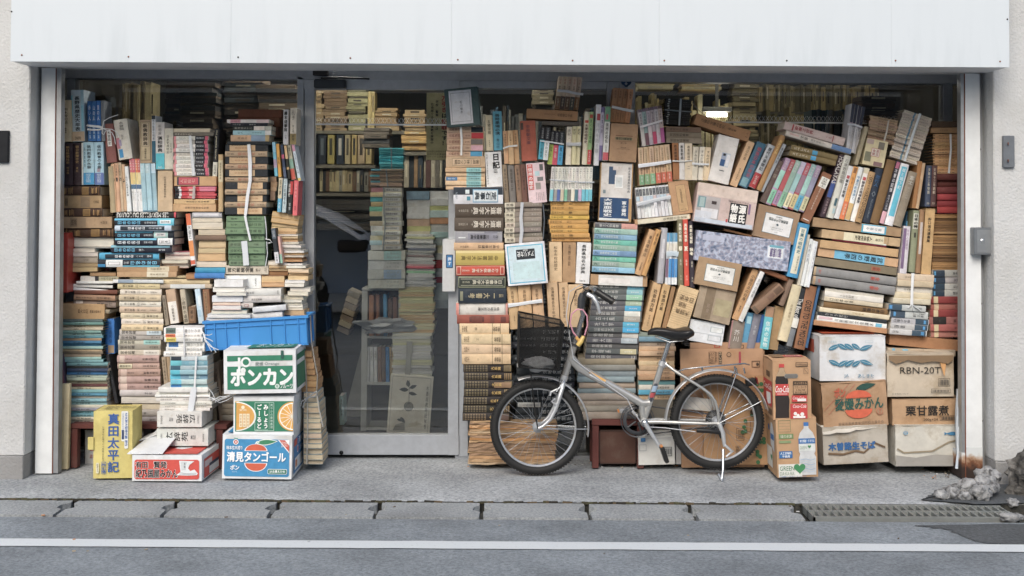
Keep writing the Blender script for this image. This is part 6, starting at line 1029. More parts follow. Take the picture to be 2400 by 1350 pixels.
# the leaning mountain row
row('the tall leaning row from mountains to motorcycles',[
 ((1973.5,363),(1928,509),13,'35242c','S',dict(bd=[(.42,.68,'2c4a8c',.1,.9)],tx=[('HIMALAYAS',.03,.46,.74,'dcd6d0','h',.5,.02),(kj(6),.7,.95,.5,'b59aa0','v')],w='with white capitals')),
 ((1988,365),(1945.5,511),15,'bdbcb2','S',dict(bd=[(.68,.8,'3a5a6a',.2,.6),(.84,.92,'9dbcc2',.1,.5)],tx=[('日本野鳥図鑑',.05,.44,.66,'6a6862','v')])),
 ((1995.5,389),(1960,512),11.5,'dadad8','P',dict(bd=[(.18,.24,'b0424a',.2,.8)],tx=[('鎌倉古戦場',.25,.6,.66,'3b3a3e','v',.5,.02)])),
 ((2006.5,391),(1972.5,514),11.5,'df8f38','P',dict(bd=[(.02,.12,'8a5a2a',.2,.8),(.66,.99,'d8622a')],tx=[('京都のすべて',.2,.64,.5,'b0703a','v'),('浪漫図鑑',.7,.92,.5,'ecd0b0','v')])),
 ((2018.5,392),(1985,516),11.5,'d3d9dc','P',dict(bd=[(.68,.99,'d2a860')],tx=[('今昔の町を歩く',.16,.62,.66,'3a86b4','v',.5,.02)],w='with tan foot')),
 ((2032.5,394),(1998.5,519),12.5,'dcdad2','P',dict(bd=[(.0,.1,'d2c8a0'),(.17,.23,'b5404a',.2,.8)],tx=[('鎌倉古戦場散策',.24,.66,.66,'3b3644','v',.5,.02)])),
 ((2045,403),(2011.5,521),14.5,'b08d5a','S',dict(tx=[('100',.07,.2,.6,'33261a','h'),('年の旅',.2,.36,.56,'33261a','v'),('HARLEY-DAVIDSON',.37,.92,.6,'33261a','h',.5,.02)],w='with dark capitals')),
 ((2062,395),(2029.5,522),18,'1a2a3c','S',dict(tx=[('旅行人',.12,.34,.6,'2f6aa0','v'),('THE LITTLE LIBRARY',.56,.92,.2,'7d8a96','h'),('◇',.42,.52,.5,'8d979f','h')])),
 ((2089.5,375),(2049,524),21,'74562c','S',dict()),
 ((2107,377),(2065.5,525),10.5,'25252c','P',dict(bd=[(.02,.12,'a85a78',.1,.9),(.8,.99,'d59aa8')],tx=[('木曽の記憶',.12,.5,.7,'d0cdd2','v',.5,.02),(kj(6),.54,.78,.6,'b9b9c0','v')],w='with pink foot')),
 ((2122,384),(2082,528),20,'d3d5d6','S',dict(bd=[(.05,.85,'3fa3c4',.18,.82)],tx=[('城と城下町',.07,.42,.44,'cfe3ea','v',.5,.02)],w='with turquoise panel')),
 ((2141,403),(2103,530),19,'7f7562','S',dict(tx=[('富士',.07,.24,.62,'c6c2b8','v',.5,.02),('登山の記録',.28,.5,.4,'a8a296','v')]))],D=.19)
b=bundle('leaning tied sheaf of dark-topped magazines with pale feet',(2000,350),-.24)
row('',[((2000.5+8*i,243+2.5*i),(1986+6.2*i,352+3*i),7.6,'b5b5bb','P',dict(bd=[(0,.4,'33374a',.05,.95),(.4,.46,'a08a9a')],tx=[(kj(4),.5,.7,.4,'6b6b74','v')]))for i in range(4)],par=b,Y=-.24);ribbon(b,[(1986,291),(2002,292),(2021,299)],5,-.24-.013,'c9ced6')
b=bundle('tilted tied bundle of nine thin tan books beneath the dark window corner',(2070,332),-.24)
stk('',2040,2104,270,[(6.6,'a08468','P',dict(tx=[(kj(6),.3,.9,.5,'4b3828','v')]))for i in range(9)],par=b,sl=.2,shift=-.9,Y=-.24);ribbon(b,[(2083,282),(2078,310),(2071,336)],4,-.24-.013,'b9b2a8')
bk((2032,297),(2006.5,386),9,'9b8a72','P',label='slim beige leaning book beside the crane-printed cover',group=gT)
slab((2032,324),(2083,332),(2071,393),(2020,385),'bfae88','X',D=.13,label='old decorated box cover with red sealed title square',group='covers facing the street',bd=[(.06,.34,'6d6a5c',.14,.42),(.5,.86,'77735f',.66,.96),(.02,.2,'b29a92',.66,.98),(.82,.98,'7d5f60',.1,.5),(.33,.64,'b24a4e',.3,.7),(.345,.625,'d8cbb8',.315,.685)],tx=[('芸五',.37,.6,.14,'a03040','v',.41,.02),('会談',.37,.6,.14,'a03040','v',.58,.02)])
b=bundle('big slanting bundle of thin white magazines tied with blue string',(2130,385),-.25)
stk('',2118,2184,256,[(6.7,'b9aea0','P',dict(bd=[(.36,.42,'4d7c96')],tx=[(kj(4),.06,.3,.4,'6d6257','v'),(kj(5),.6,.9,.4,'6d6257','v')]))for i in range(18)],par=b,sl=.33,shift=-1.95,Y=-.25,jit=1.2);ribbon(b,[(2157,266),(2140,315),(2120,378)],6,-.25-.013,'c9d3da')
row('the curled brown pair beside the navy novel',[((2157,378),(2142,488),10,'94642f','P',dict(D=.12)),((2166,382),(2150,489),7,'a48a68','P',dict(D=.12))])
row('the navy and maroon novel pair by the red volumes',[((2178,388),(2174,484),13,'35415a','S',dict(tx=[('天保十二年物語',.06,.7,.5,'b9b4a4','v',.5,.02),('集英社',.9,.95,.6,'b9b4a4','h')])),((2191,388),(2187,484),13,'4a3030','S',dict(tx=[('天保十二年続編',.06,.7,.5,'b9a894','v',.5,.02),('集英社',.9,.95,.6,'b9a894','h')]))])
stk('the boxes above the far tied tan set',2182,2250,284,[(14,'4d3826','X'),(14,'a68358','X',dict(tx=[(kj(4),.3,.6,.3,'5b452c','v')]))],Y=-.22,D=.2)
b=bundle('tied tan set of fourteen slim volumes beside the far shutter post',(2220,406),-.22)
stk('',2186,2250,314,[(6.65,'b48a58','P',dict(bd=[(0,.06,'3a2c1c',.3,.7)],tx=[(kj(5),.2,.8,.45,'4b3822','v')]))for i in range(14)],par=b,Y=-.22,jit=1.5);ribbon(b,[(2228,314),(2229,350),(2224,406)],5,-.22-.013,'d5d8da')
stk('the red cloth set behind the far post',2196,2251,407,[(15.5,c,'S')for c in('5a2420','5f2826','6d2c2c','a33236','8f2c2e','a02e2e')],Y=-.22,jit=.6)
row('the slim spines beside the red cloth set',[((2133,496),(2126,560),13,'3d86b8','P',dict(bd=[(0,.35,'20262c')],Y=-.2)),((2126.5,530),(2116.5,641),16,'c3bccb','P',dict(bd=[(.05,.9,'6d5478',.55,.98)],tx=[(kj(6),.06,.5,.4,'a886a8','v',.35)],w='with purple pattern')),((2148,493),(2137,638),14.5,'83866c','S',dict(bd=[(.05,.3,'c3c3b4',.1,.9),(.36,.44,'2b2c24',.35,.65)],tx=[('日本の禅',.06,.29,.76,'1f201c','v',.5,.04)],w='with black and white head')),((2161.5,491),(2151,640),12,'8a6b48','S',dict(bd=[(.2,.7,'b3aca4',.2,.7)])),((2181,488),(2170,643),23,'b5925f','X',dict(tx=[('折口信夫遺墨集',.14,.52,.4,'33271a','v',.5,.02)]))],D=.2)
# the piles beneath the leaning mountain row
dM='the broad slipcase pile under the mountain row'
bk((1905.5,520),(2112,545),22,'967353','X',D=.22,label='long brown wooden-looking slipcase with turquoise-framed label',group=dM,bd=[(.55,.83,'3b9dbd',.05,.97),(.57,.81,'d6dadb',.16,.86)],tx=[('今昔の旅',.6,.78,.34,'5a7684','v')])
bk((1926,547),(2110,569),20,'bb9a6e','X',D=.2,label='tan slipcase with cream label and bold black title',group=dM,bd=[(.28,.79,'d8c9a4',.02,.98),(.84,.85,'8d744f',0,1)],tx=[('人物信州歴史',.42,.64,.66,'33291c','V',.5,.02),(kj(3),.68,.78,.4,'4b3d2a','V')])
bk((1951,561),(2077,578),4.5,'b5405a','P',label='very thin crimson magazine between two slipcases',group=dM);bk((1960,558),(2077,574),4.5,'d8d5d2','P',label='very thin white magazine over the crimson one',group=dM)
bk((1922,571),(2106,594),19,'ad8a5e','X',D=.2,label='plain kraft slipcase above the blue-labelled one',group=dM)
bk((1918,590),(2105,617),20,'c29a6e','X',D=.2,label='tan slipcase with wide blue title label',group=dM,bd=[(.2,.83,'57a5cc',.02,.98)],tx=[('武蔵野の四季',.32,.81,.72,'16262f','V',.5,.02)])
bk((1910,611),(2102,637),18.5,'7f7358','X',D=.21,label='olive grey slipcase with small red stamp',group=dM,bd=[(.69,.8,'9d5a3a',.25,.75)],tx=[('全集',.695,.795,.5,'7a2c1a','V')])
for i,(A,B_)in enumerate((((1907,634),(2100,660)),((1905,656),(2098,682)))):
    bk(A,B_,20,'7d7d7e','S',D=.21,label=('upper' if i==0 else 'lower')+' grey cloth volume with vermilion title in slipcase',group=dM,bd=[(0,.03,'a88c68',0,1)],tx=[('全釈',.68,.8,.5,'c0432a','V',.5,.03),('完',.06,.09,.5,'c0432a','h')])
stk('the cream and brown pile above the leaf-printed carton',1930,2072,674,[(7,'bfb6a8','P',dict(x=(1934,2071))),(13,'d3cebf','P',dict(x=(1933,2070),tx=[('くにの記憶',.25,.5,.5,'6d6a5a','v')])),(10.5,'c9bb9c','P',dict(x=(1932,2069),tx=[('口日本を旅',.08,.5,.62,'3b3426','v')])),(16,'77592d','S',dict(x=(1930,2080),sl=.13,tx=[('日本の彫刻',.6,.95,.64,'2a1f10','V',.5,.02)])),(11,'d3c39c','P',dict(x=(1921,2084),sl=.12,tx=[(kj(4),.46,.64,.5,'b08d4c','v')])),(9,'22262b','P',dict(x=(1916,2078),sl=.12,tx=[('カメラ紀行',.1,.44,.7,'b9b9b4','v')])),(12,'d6d5d2','P',dict(x=(1915,2078),sl=.125,bd=[(.02,.22,'cfa5a8',.1,.6),(.84,.93,'5aa0c0',.15,.85)],tx=[(kj(8),.24,.82,.56,'46474a','v')])),(12,'a2744a','X',dict(x=(1908,2079),sl=.12))],sl=.125,jit=0,D=.2)
b=bundle('tied bundle of five crumpled cream volumes',(2140,712))
stk('',2100,2186,640,[(h,c,'P',dict(x=(xa,xb),tx=tx_))for h,c,xa,xb,tx_ in((16,'bfab90',2104,2189,[(kj(3),.2,.4,.4,'8d7c64','v')]),(14,'b9a68a',2104,2188,[]),(14,'cfc9bd',2101,2184,[(kj(4),.2,.5,.4,'6d675c','v')]),(14,'bba98d',2096,2183,[]),(13,'c3b7a2',2092,2181,[]))],par=b,sl=.05,jit=0);ribbon(b,[(2140,640),(2138,675),(2137,715)],7,YB-.016,'dfe3e6');strands(b,[[(2137,714),(2146,720),(2158,728)],[(2137,714),(2140,722),(2142,728)],[(2137,714),(2128,722)]],YB-.01,r=.003)
stk('the grey and navy series pile under the crumpled bundle',2086,2174,712,[(14,'a9abae','P',dict(x=(2082,2170),bd=[(.0,.36,'31465a'),(.02,.1,'3a8ac0',.2,.8)],tx=[('企業',.7,.9,.4,'55585c','v')])),(17,'b3b4b5','P',dict(x=(2085,2175),bd=[(.02,.4,'34485a'),(.1,.16,'3a8ac0',.2,.8)],tx=[('町と村',.6,.9,.6,'3a3c40','v')])),(14,'b0b2b4','P',dict(x=(2089,2177),bd=[(.64,.98,'31465a'),(.86,.92,'3a8ac0',.2,.8)],tx=[('明治の農村',.05,.5,.6,'3a3c40','V')])),(13,'b4b5b5','P',dict(x=(2087,2175),bd=[(.64,.98,'31465a'),(.86,.92,'3a8ac0',.2,.8)],tx=[('道程',.08,.4,.6,'3a3c40','V')])),(13,'b0b1b2','P',dict(x=(2085,2172),bd=[(.6,.97,'31465a'),(.84,.92,'3a8ac0',.2,.8)],tx=[('流行',.06,.24,.5,'3a3c40','V')]))],sl=.07,jit=0,D=.15)
stk('the navy-ended series pile beside the far post',2184,2250,633,[(15.5,'a9a7a4','P',dict(bd=[(.02,.45,'22384a'),(.06,.12,'3a8ac0',.2,.8)],tx=[(kj(2),.74,.95,.56,'44464a','v')]))for _ in range(4)],Y=-.23,D=.15)
stk('the red and rose series pile beside the far post',2180,2250,695,[(h,c,'P',dict(bd=[(.12,.27,'cdb58c')]+([(.12,.56,'22201e')]if i==3 else[]),tx=[(kj(1),.8,.9,.5,'4a2420','v')]))for i,(h,c)in enumerate(((16,'8f2f30'),(15.5,'9a5a50'),(16,'8f3330'),(18,'9a5f54'),(16,'9c4f4a'),(14,'9f6a5c')))],Y=-.23,D=.15)
bk((2085,795),(2250,811),26,'9f7247','X',Y=-.24,D=.2,label='long plain brown slipcase bridging above the stained marked carton',group='slipcases lying on magazine piles')
bk((2080,823),(2239,828),15,'a3927a','P',Y=-.26,D=.16,label='crumpled paper-wrapped roll with blue marks on the stained carton',group='bundles of loose paper',cat='paper bundle',name='paper_bundle',bd=[(.07,.11,'4a9ac4'),(.22,.3,'4aa3cc',.1,.9),(.54,.76,'b3a48c',.1,.8)])


# ------------------------------------------------------------------ benches, crate, cartons
def bench(label,px0,px1,py0,py1,pyf,Y0,Y1,legs):
    o=empty('bench',W(px0,pyf,Y0),label,'bench');L=o.location;m=mat('5a2a24','card')
    a,b=W(px0,py0,Y0),W(px1,py1,Y0)
    mb=MB();mb.box(0,b.x-a.x,0,Y1-Y0,b.z-L.z,a.z-L.z,m,.003);mb.build('bench_top',o)
    for lx in legs:
        x=W(lx,pyf,Y0).x-L.x
        for yy in(0.004,Y1-Y0-.06):mb=MB();mb.box(x,x+.036,yy,yy+.05,-L.z+.002,b.z-L.z-.001,m,.003);mb.build('leg',o)
    return o
bench('red-brown wooden bench under the thin magazine piles',163,530,993,1007,1100,-.36,-.08,(164,505))
bench('red-brown wooden bench under the water-stained grey pile',1387,1528,983,998,1089,-.29,-.05,(1388,1494))
c=Carton('brown wooden box standing under the second bench',(1404,1008),(1491,1008),(1491,1087),(1404,1087),-.25,.2,'4b2f24',name='wooden_box',cat='wooden box',flaps=False,group=None);c.front.frame(.0,1,0,1,.006,'3a231a');c.done()
c=Carton('dirty white carton with small blue print beneath the bicycle crank',(1495,1024),(1580,1021),(1582,1089),(1497,1090),-.30,.2,'b5b5b0',group=None,jag=.003);f=c.front
f.rect(.07,.2,.05,.18,'2c78b0');f.frame(.03,.22,.28,.5,.002,'8b9094');f.line([(.25,.08),(.9,.06)],.002,'9aa0a4');f.frame(.68,.92,.38,.7,.003,'4b4e50')
for k in range(9):f.rect(.71+k*.021,.718+k*.021+.004*(k%3),.43,.64,'4b4e50')
c.done()
c=Carton('grey carton tucked beside the dirty white carton',(1584,1030),(1606,1030),(1606,1088),(1584,1088),-.26,.18,'a8aaab',group=None);c.done()
c=Carton('white carton with faded red mark hidden beneath the first bench',(199,1010),(336,1010),(336,1101),(199,1101),-.22,.14,'aeb0b0',group=None);f=c.front
f.disc(.12,.42,.02,'b5524c');f.disc(.12,.42,.016,'aeb0b0');f.text('温泉',.08,.18,.6,.7,'b5524c');c.done()
# red board and papers by the post
mb=MB();a,b=W(128,545,-.34),W(157,686,-.34);mb.box(a.x,b.x,-.34,-.12,b.z,a.z,mat('b0301f','plastic'),.003);tag(mb.build('red_panel'),'plain red plastic panel behind the white shutter post','panel')
def board(label,A,B_,t,Y,col,D=.012,cat='cardboard sheet',name='cardboard_sheet'):
    mw,L=frame_mw(A,B_,Y);T=t*S(Y);mb=MB();mb.box(-L/2,L/2,0,D,-T/2,T/2,mat(col,'card'),.0015);return tag(mb.build(name,mw=mw),label,cat,'boards leaning behind the shutter post')
board('tall cream cardboard folder leaning beside the bench leg',(154,900),(149,1100),19,-.40,'c9b48c',.03)
board('bent pale sheet leaning behind the shutter post',(141,925),(134,1098),8,-.37,'b9ad92',.006)
bk((139,830),(146,908),15,'4a3550','P',label='purple and blue book standing behind the shutter post',group='slim books in the gap',Y=-.33,bd=[(.1,.9,'7a4650',.1,.5)])
# blue crate
YC=-.44
A=W(483,822,YC);Bq=W(722,808,YC);T_=W(480,754,YC);cr_=empty('plastic_crate',A,'bright blue ribbed plastic crate full of white books','crate')
ex=(Bq-A).normalized();ey=Vector((0,1,0));ez=ex.cross(ey);cr_.matrix_world=Matrix.Translation(A)@Matrix((ex,ey,ez)).transposed().to_4x4()
Lc,Hc,Dc=(Bq-A).length,(T_-A).length,.22;mbl=mat('1f8fdc','plastic');tw=.006
mb=MB();mb.box(0,Lc,0,Dc,0,tw,mbl);mb.build('crate_base',cr_)
for nm,q in(('crate_side',(0,Lc,0,tw,tw+.0005,Hc)),('crate_side',(0,Lc,Dc-tw,Dc,tw+.0005,Hc)),('crate_end',(0,tw,tw+.0005,Dc-tw-.0005,tw+.0005,Hc-.0002)),('crate_end',(Lc-tw,Lc,tw+.0005,Dc-tw-.0005,tw+.0005,Hc-.0002))):mb=MB();mb.box(*q,mbl,.001);mb.build(nm,cr_)
mb=MB() # rim and ribs
rb=.011
mb.box(-rb,Lc+rb,-rb,-.0003,Hc-.012,Hc+.003,mbl,.0015);mb.box(-rb,Lc+rb,Dc+.0003,Dc+rb,Hc-.012,Hc+.003,mbl,.0015);mb.box(-rb,-.0003,-.0002,Dc+.0002,Hc-.0118,Hc+.0028,mbl,.0015);mb.box(Lc+.0003,Lc+rb,-.0002,Dc+.0002,Hc-.0118,Hc+.0028,mbl,.0015)
mb.box(-.004,Lc+.004,-rb*.8,-.0003,.0,.006,mbl,.001)
mb.box(.004,Lc-.004,-.007,-.0003,Hc-.040,Hc-.035,mbl,.001)
for u in(.0,.092,.20,.325,.64,.775,.91,.985):mb.box(u*Lc,u*Lc+.006,-rb*.75,-.0004,.0062,Hc-.0122,mbl,.001)
for yy in(.06,.15):mb.box(Lc+.0004,Lc+rb*.75,yy,yy+.006,.006,Hc-.0122,mbl,.001)
for u in(.42,.84):mb.box(u*Lc,u*Lc+.016,-.010,-.0004,.0062,.014,mbl,.001)
mb.build('crate_ribs_frame',cr_)
gF='fruit cartons stacked on the pavement'
def shadowtext(f,t,u0,u1,v0,v1,c,o,mode='h',b=.03,ob=.075):
    f.text(t,u0-.004,u1+.004,v0-.006,v1+.006,o,mode,ob);f.layer+=1;f.text(t,u0,u1,v0,v1,c,mode,b);f.layer+=1
def half(f,u,v,r,ry,a0,a1,h):
    q=[(u+r/f.w*math.cos(rad(a0+(a1-a0)*k/24)),v+ry/f.h*math.sin(rad(a0+(a1-a0)*k/24)))for k in range(25)];f.poly(q,h)
def leaf(f,u0,v0,u1,v1,wd,h):
    dx,dy=(u1-u0)*f.w,(v1-v0)*f.h;d=math.hypot(dx,dy);q=[]
    for s_,ks in((1,range(13)),(-1,range(11,0,-1))):
        for k in ks:
            t=k/12;ww=wd*math.sin(math.pi*t**.8)*s_;q.append((u0+(dx*t-dy/d*ww)/f.w,v0+(dy*t+dx/d*ww)/f.h))
    f.poly(q,h)
WB='d2d7db';GRN='15805f'
# lowest fruit carton
c=Carton('white and sky blue orange carton at the bottom of the fruit stack',(520,1020),(685,1022),(680.5,1124),(520,1121),-.62,.34,WB,yaw=0,group=gF,inner='d8d0c0');f=c.front
f.rrect(.03,.965,.085,.945,'1b8fc6',.012)
half(f,.485,.355,.33*f.w*.5,.16*f.h,180,360,'eef1f2');half(f,.485,.345,.30*f.w*.5,.145*f.h,180,360,'d9562a');half(f,.485,.63,.33*f.w*.5,.20*f.h,0,180,'eef1f2');half(f,.485,.64,.30*f.w*.5,.175*f.h,0,180,'d9562a')
leaf(f,.48,.17,.80,.12,.016,'e3efe6');leaf(f,.50,.165,.78,.125,.012,'2b8a5e');f.line([(.475,.19),(.50,.13),(.53,.16)],.005,'e3efe6')
f.poly([(.80,.09),(.965,.09),(.965,.40)],'eef1f2');f.poly([(.82,.095),(.90,.095),(.962,.22),(.962,.36)],'d24a30');f.text('品質で選ばれ',.85,.94,.12,.26,'e9ddd8','h')
f.disc(.195,.15,.014,'eef1f2');f.disc(.195,.15,.010,'d0604a');f.disc(.195,.15,.004,'eef1f2');f.line([(.165,.06),(.225,.07)],.004,'5aa889')
f.text('味本位木成り',.065,.29,.235,.325,'e9eef2','h',.03);f.layer+=1;f.text('清見タンゴール',.075,.915,.375,.60,'f2f5f7','h',.045);f.text('ポン',.125,.25,.68,.79,'eef1f4','h',.05);f.text('ジュース',.15,.22,.81,.85,'dfe8ee','h')
f.rrect(.66,.94,.76,.88,'e8eeec',.007);f.rrect(.665,.935,.77,.87,'2f7f6c',.006);f.text('JA全農えひめ',.69,.91,.785,.855,'f0f4f3','h',.02)
r=c.right;r.rect(.12,.95,.12,.92,'1b7fc0');r.rect(.14,.4,.14,.3,'d24a30');r.text('清見',.5,.9,.15,.32,'e9eef2','h',.03);r.disc(.45,.42,.02,'e9eef2');r.disc(.45,.42,.015,'c9505a');r.text('温州みかん',.6,.94,.38,.5,'e9eef2','h');r.rect(.2,.85,.58,.86,'dfe3e6');r.rect(.24,.4,.64,.8,'d27a50')
t=c.top;t.rect(.06,.95,.06,.94,'1b8fc6');c.done()
c=Carton('green and white gold-citrus carton with orange slice, middle of the fruit stack',(547,930),(688,931),(688,1018.5),(547,1020),-.60,.3,WB,group=gF);f=c.front
f.rect(.03,1-.005,.10,.90,GRN);f.rect(.03,.1,.1,.135,'e2b23c')
half(f,.05,.5,.33*f.w,.385*f.h,-90,90,'eef2ee');half(f,.05,.5,.30*f.w,.36*f.h,-90,90,'e0a12c');f.text('愛南',.1,.22,.3,.36,'f2e6c4');f.disc(.16,.26,.009,'f2e6c4')
for k in range(3):f.rect(.10+k*.06,.15+k*.06,.43,.78,'eee3c0');f.text('完熟果実',.105+k*.06,.145+k*.06,.45,.77,'c98a24','d')
half(f,.995,.5,.26*f.w,.39*f.h,90,270,'e0a12c');half(f,.995,.5,.235*f.w,.36*f.h,90,270,'f0efe4');half(f,.995,.5,.215*f.w,.33*f.h,90,270,'e7a830')
for a in range(100,270,24):f.line([(.99,.5),(.99+.215*math.cos(rad(a)),.5+.33*math.sin(rad(a)))],.003,'f3ecd8')
f.frame(.36,.68,.13,.875,.002,'cfe6da');f.line([(.60,.14),(.60,.83)],.0012,'cfe6da');f.text('みしょう',.50,.59,.17,.83,'f3f6f2','d',.05);f.text('ごーるど',.39,.48,.17,.83,'f3f6f2','d',.05);f.text('爽やかの産地直送',.615,.665,.16,.82,'cfe6da','d');f.text('MISHOU GOLD',.38,.58,.835,.86,'cfe6da')
c.right.rect(.3,.9,.2,.8,'c9d3cf');c.done()
c=Carton('green and white ponkan carton on top of the fruit stack',(525,824),(694,820.5),(694.5,921),(525,923.5),-.63,.3,WB,group=gF);f=c.front
f.rect(.05,.955,.11,.235,GRN);f.rect(.05,.955,.36,.90,GRN)
f.text('愛媛',.44,.55,.265,.345,'7f8b88','h',.02);f.text('Orange',.57,.77,.275,.35,'8a9694','h',.03)
f.text('ポンカン',.105,.955,.405,.80,'e7ebea','h',.07);f.disc(.31,.26,.026,'e7ebea');f.disc(.31,.26,.016,GRN);f.rect(.20,.235,.15,.5,'e7ebea');f.disc(.74,.835,.012,'cfe0d8');f.text('フルーツ',.78,.955,.785,.885,'e7ebea','h',.03);f.text('産',.725,.755,.805,.865,GRN)
f.rect(.795,.835,.0,.19,'1f5a50');r=c.right;r.rect(.05,.95,.11,.25,GRN);r.rect(.05,.95,.36,.9,GRN);c.top.rect(.3,.95,.15,.9,GRN);c.top.text('ポンカン',.4,.9,.3,.8,'e7ebea');c.done()
# red mandarin carton, yellow set box
c=Carton('red and white mandarin carton with open flap, dictionaries standing on it',(310,1067),(474,1066),(474.5,1127),(309.6,1127),-.66,.36,WB,yaw=-2,group='cartons stacked on the pavement',flaps=False);f=c.front
f.rrect(.035,.965,.17,.93,'d9402f',.012)
for t_,u0,u1,v0,v1 in(('有田',.055,.225,.25,.49),('賢発',.315,.50,.24,.49),('紀乃国屋みかん',.055,.66,.54,.86)):shadowtext(f,t_,u0,u1,v0,v1,'1f2023','eceae6','h',.035,.06)
f.poly([(.68,.2),(.90,.22),(.83,.36),(.81,.5),(.84,.6),(.90,.54),(.95,.7),(.93,.76),(.80,.78),(.64,.76),(.70,.64)],'dfe4e6');f.poly([(.70,.24),(.80,.25),(.77,.4),(.78,.56),(.715,.58)],'c9d0d3');f.text('本場',.745,.775,.27,.5,'3a3d40','d');f.line([(.68,.66),(.78,.70),(.93,.68)],.002,'8a9296');f.line([(.68,.71),(.78,.74),(.92,.73)],.002,'8a9296')
r=c.right;r.rect(.1,.95,.2,.95,'d0402f');r.rect(.12,.5,.3,.55,'c9b9bb');r.rect(.35,.85,.5,.9,'cfd6da');r.rect(.35,.85,.5,.62,'2c3c58')
t=c.top;t.o.z-=.009;t.rect(.06,.92,.06,.94,'d9402f');t.poly([(.5,.3),(.66,.28),(.72,.5),(.6,.62),(.48,.55)],'e3e6e8')
mb=MB();w0,d0,h0=c.w,c.d,c.h;vs=[(-.03,.01,h0+.002),(.155,.005,h0+.004),(.175,.23,h0+.07),(.04,.26,h0+.075)];vs+=[(x,y,z+.004)for x,y,z in vs]
mb.add(vs,[(3,2,1,0),(4,5,6,7),(0,1,5,4),(1,2,6,5),(2,3,7,6),(3,0,4,7)],mat(WB,'card'));mb.build('flap',c.o);c.done()
c=Carton('yellow novel set box with large blue brush title beside the shutter post',(223,963.5),(314,963.5),(307,1121),(218.5,1121.5),-.62,.2,'c9b45c',yaw=3,group='cartons stacked on the pavement',flaps=False,bulge=.006);f=c.front
f.text('真田太平記',.36,.68,.03,.92,'2a5da8','d',.03,fill=.95);f.rrect(.72,.87,.0,.45,'dfe0da',.008);f.rrect(.72+.08,.87+.03,.0,.56,'dfe0da',.008);f.text('NHK新大型時代劇 原作',.815,.885,.03,.52,'2f62ac','U',.03);f.text(kj(9),.745,.79,.03,.3,'6d87b4','d');f.rect(.735,.795,.28,.42,'33456e');f.text('上製本全16巻セット定価18,500円',.235,.28,.22,.74,'4a4a3a','U',.01);f.frame(.22,.335,.75,.93,.002,'2f62ac');f.text('全16巻',.235,.32,.765,.915,'2a5da8','U',.04);f.rrect(.08,.155,.76,.92,'dfd9b4',.006);f.text('新潮社刊',.095,.14,.78,.9,'4a4a3a','d')
t=c.top;t.o.z-=.009;t.text('真田太平記',.2,.55,.3,.8,'4a4630','h');t.text('新潮社全十六巻',.6,.95,.3,.7,'5b563a','h')
mb=MB();mb.box(-.026,.004,-.012,-.003,.43*c.h,.62*c.h,mat('c9b45c','card'),.002);mb.build('flap',c.o);c.done()
mb=MB();A=W(322,1058,-.5)
o=empty('folded_carton',A,'folded red and white carton wedged behind the mandarin carton','cardboard box')
for k,(cc,dz)in enumerate((('c9ccce',0),('c23c2e',.03),('d0d3d4',.05))):
    mb=MB();q=[(0,0,dz),(.2,.05,dz+.07),(.2,.2,dz+.07),(0,.2,dz)];mb.add(q+[(x,y,z+.005)for x,y,z in q],[(3,2,1,0),(4,5,6,7),(0,1,5,4),(1,2,6,5),(2,3,7,6),(3,0,4,7)],mat(cc,'card'));mb.build('flap',o)
# tied page stacks beside the fruit cartons
b=bundle('upper tied stack of thick brown page blocks beside the fruit cartons',(724,917),-.36,cat='paper bundle',name='paper_bundle')
stk('',706,740,822,[(h,'a07a50','E',dict(pg='b9905f',x=(700,x1)))for h,x1 in((15,730),(12,733),(16,736),(14,738),(13,741),(16,742),(10,742))],par=b,Y=-.36,D=.2,jit=0);strands(b,[[(712,815),(716,860),(719,918)],[(727,740,.02),(730,800,.02),(738,850,.02),(744,880,.02),(742,918)]],-.37,'a09a90',r=.004)
b=bundle('lower tied stack of magazines with paper edges out beside the fruit cartons',(735,1088),-.40,cat='paper bundle',name='paper_bundle')
stk('',716,750,920,[(h,'7d8f94','E',dict(pg='c7b193',x=(712,x1)))for h,x1 in((11,744),(12,745),(11,748),(14,748),(12,750),(11,751),(14,752),(10,752),(13,753),(12,754),(11,755),(14,755),(13,756),(10,756))],par=b,Y=-.40,D=.2,jit=0);strands(b,[[(720,918),(721,1000),(719,1088)],[(742,916,.01),(748,960,.02),(757,1000,.01)]],-.41,'b3b0a8',r=.004)
strands(b,[[(716,938,.02),(728,926,.04),(740,918,.04),(744,924,.03),(735,930,.03),(722,932,.04),(712,938,.05)],[(722,932,.04),(708,940,.05),(704,952,.05)],[(722,932,.04),(712,946,.05),(710,956,.05)]],-.40,'9a9da0',r=.004)
# paper stack under the gold set
A=W(1098,1089,-.31);o=empty('paper_stack',A,'stack of frayed brown newsprint under the black and gold set','paper stack');wq=(1303-1098)*S(-.31);hq=(1089-988)*S(-.31);z=.002;i=0
while z<hq-.006:
    h_=R.uniform(.007,.020);h_=min(h_,hq-z);mb=MB();n=14;vs=[];x0=R.uniform(-.006,.008);x1=wq+R.uniform(-.012,.01);w1,w2=R.uniform(0,6),R.uniform(8,17)
    for k in range(n+1):
        x=x0+(x1-x0)*k/n;dz=.0022*math.sin(w1+w2*k/n)+R.uniform(-.001,.001)
        vs+=[(x,R.uniform(-.006,.004),z+dz),(x,R.uniform(-.006,.004),z+h_*.93+dz*.8),(x,.22,z+h_*.93),(x,.22,z)]
    fs=[]
    for k in range(n):fs+=[(k*4,k*4+4,k*4+5,k*4+1),(k*4+1,k*4+5,k*4+6,k*4+2)]
    fs+=[(0,1,2,3),(4*n+3,4*n+2,4*n+1,4*n)]
    mb.add(vs,fs,mat(R.choice(('a3835c','ad8c62','b0875a','927457','b39a78','b98448')),'pages'));mb.build('paper_sheaf',o);z+=h_;i+=1
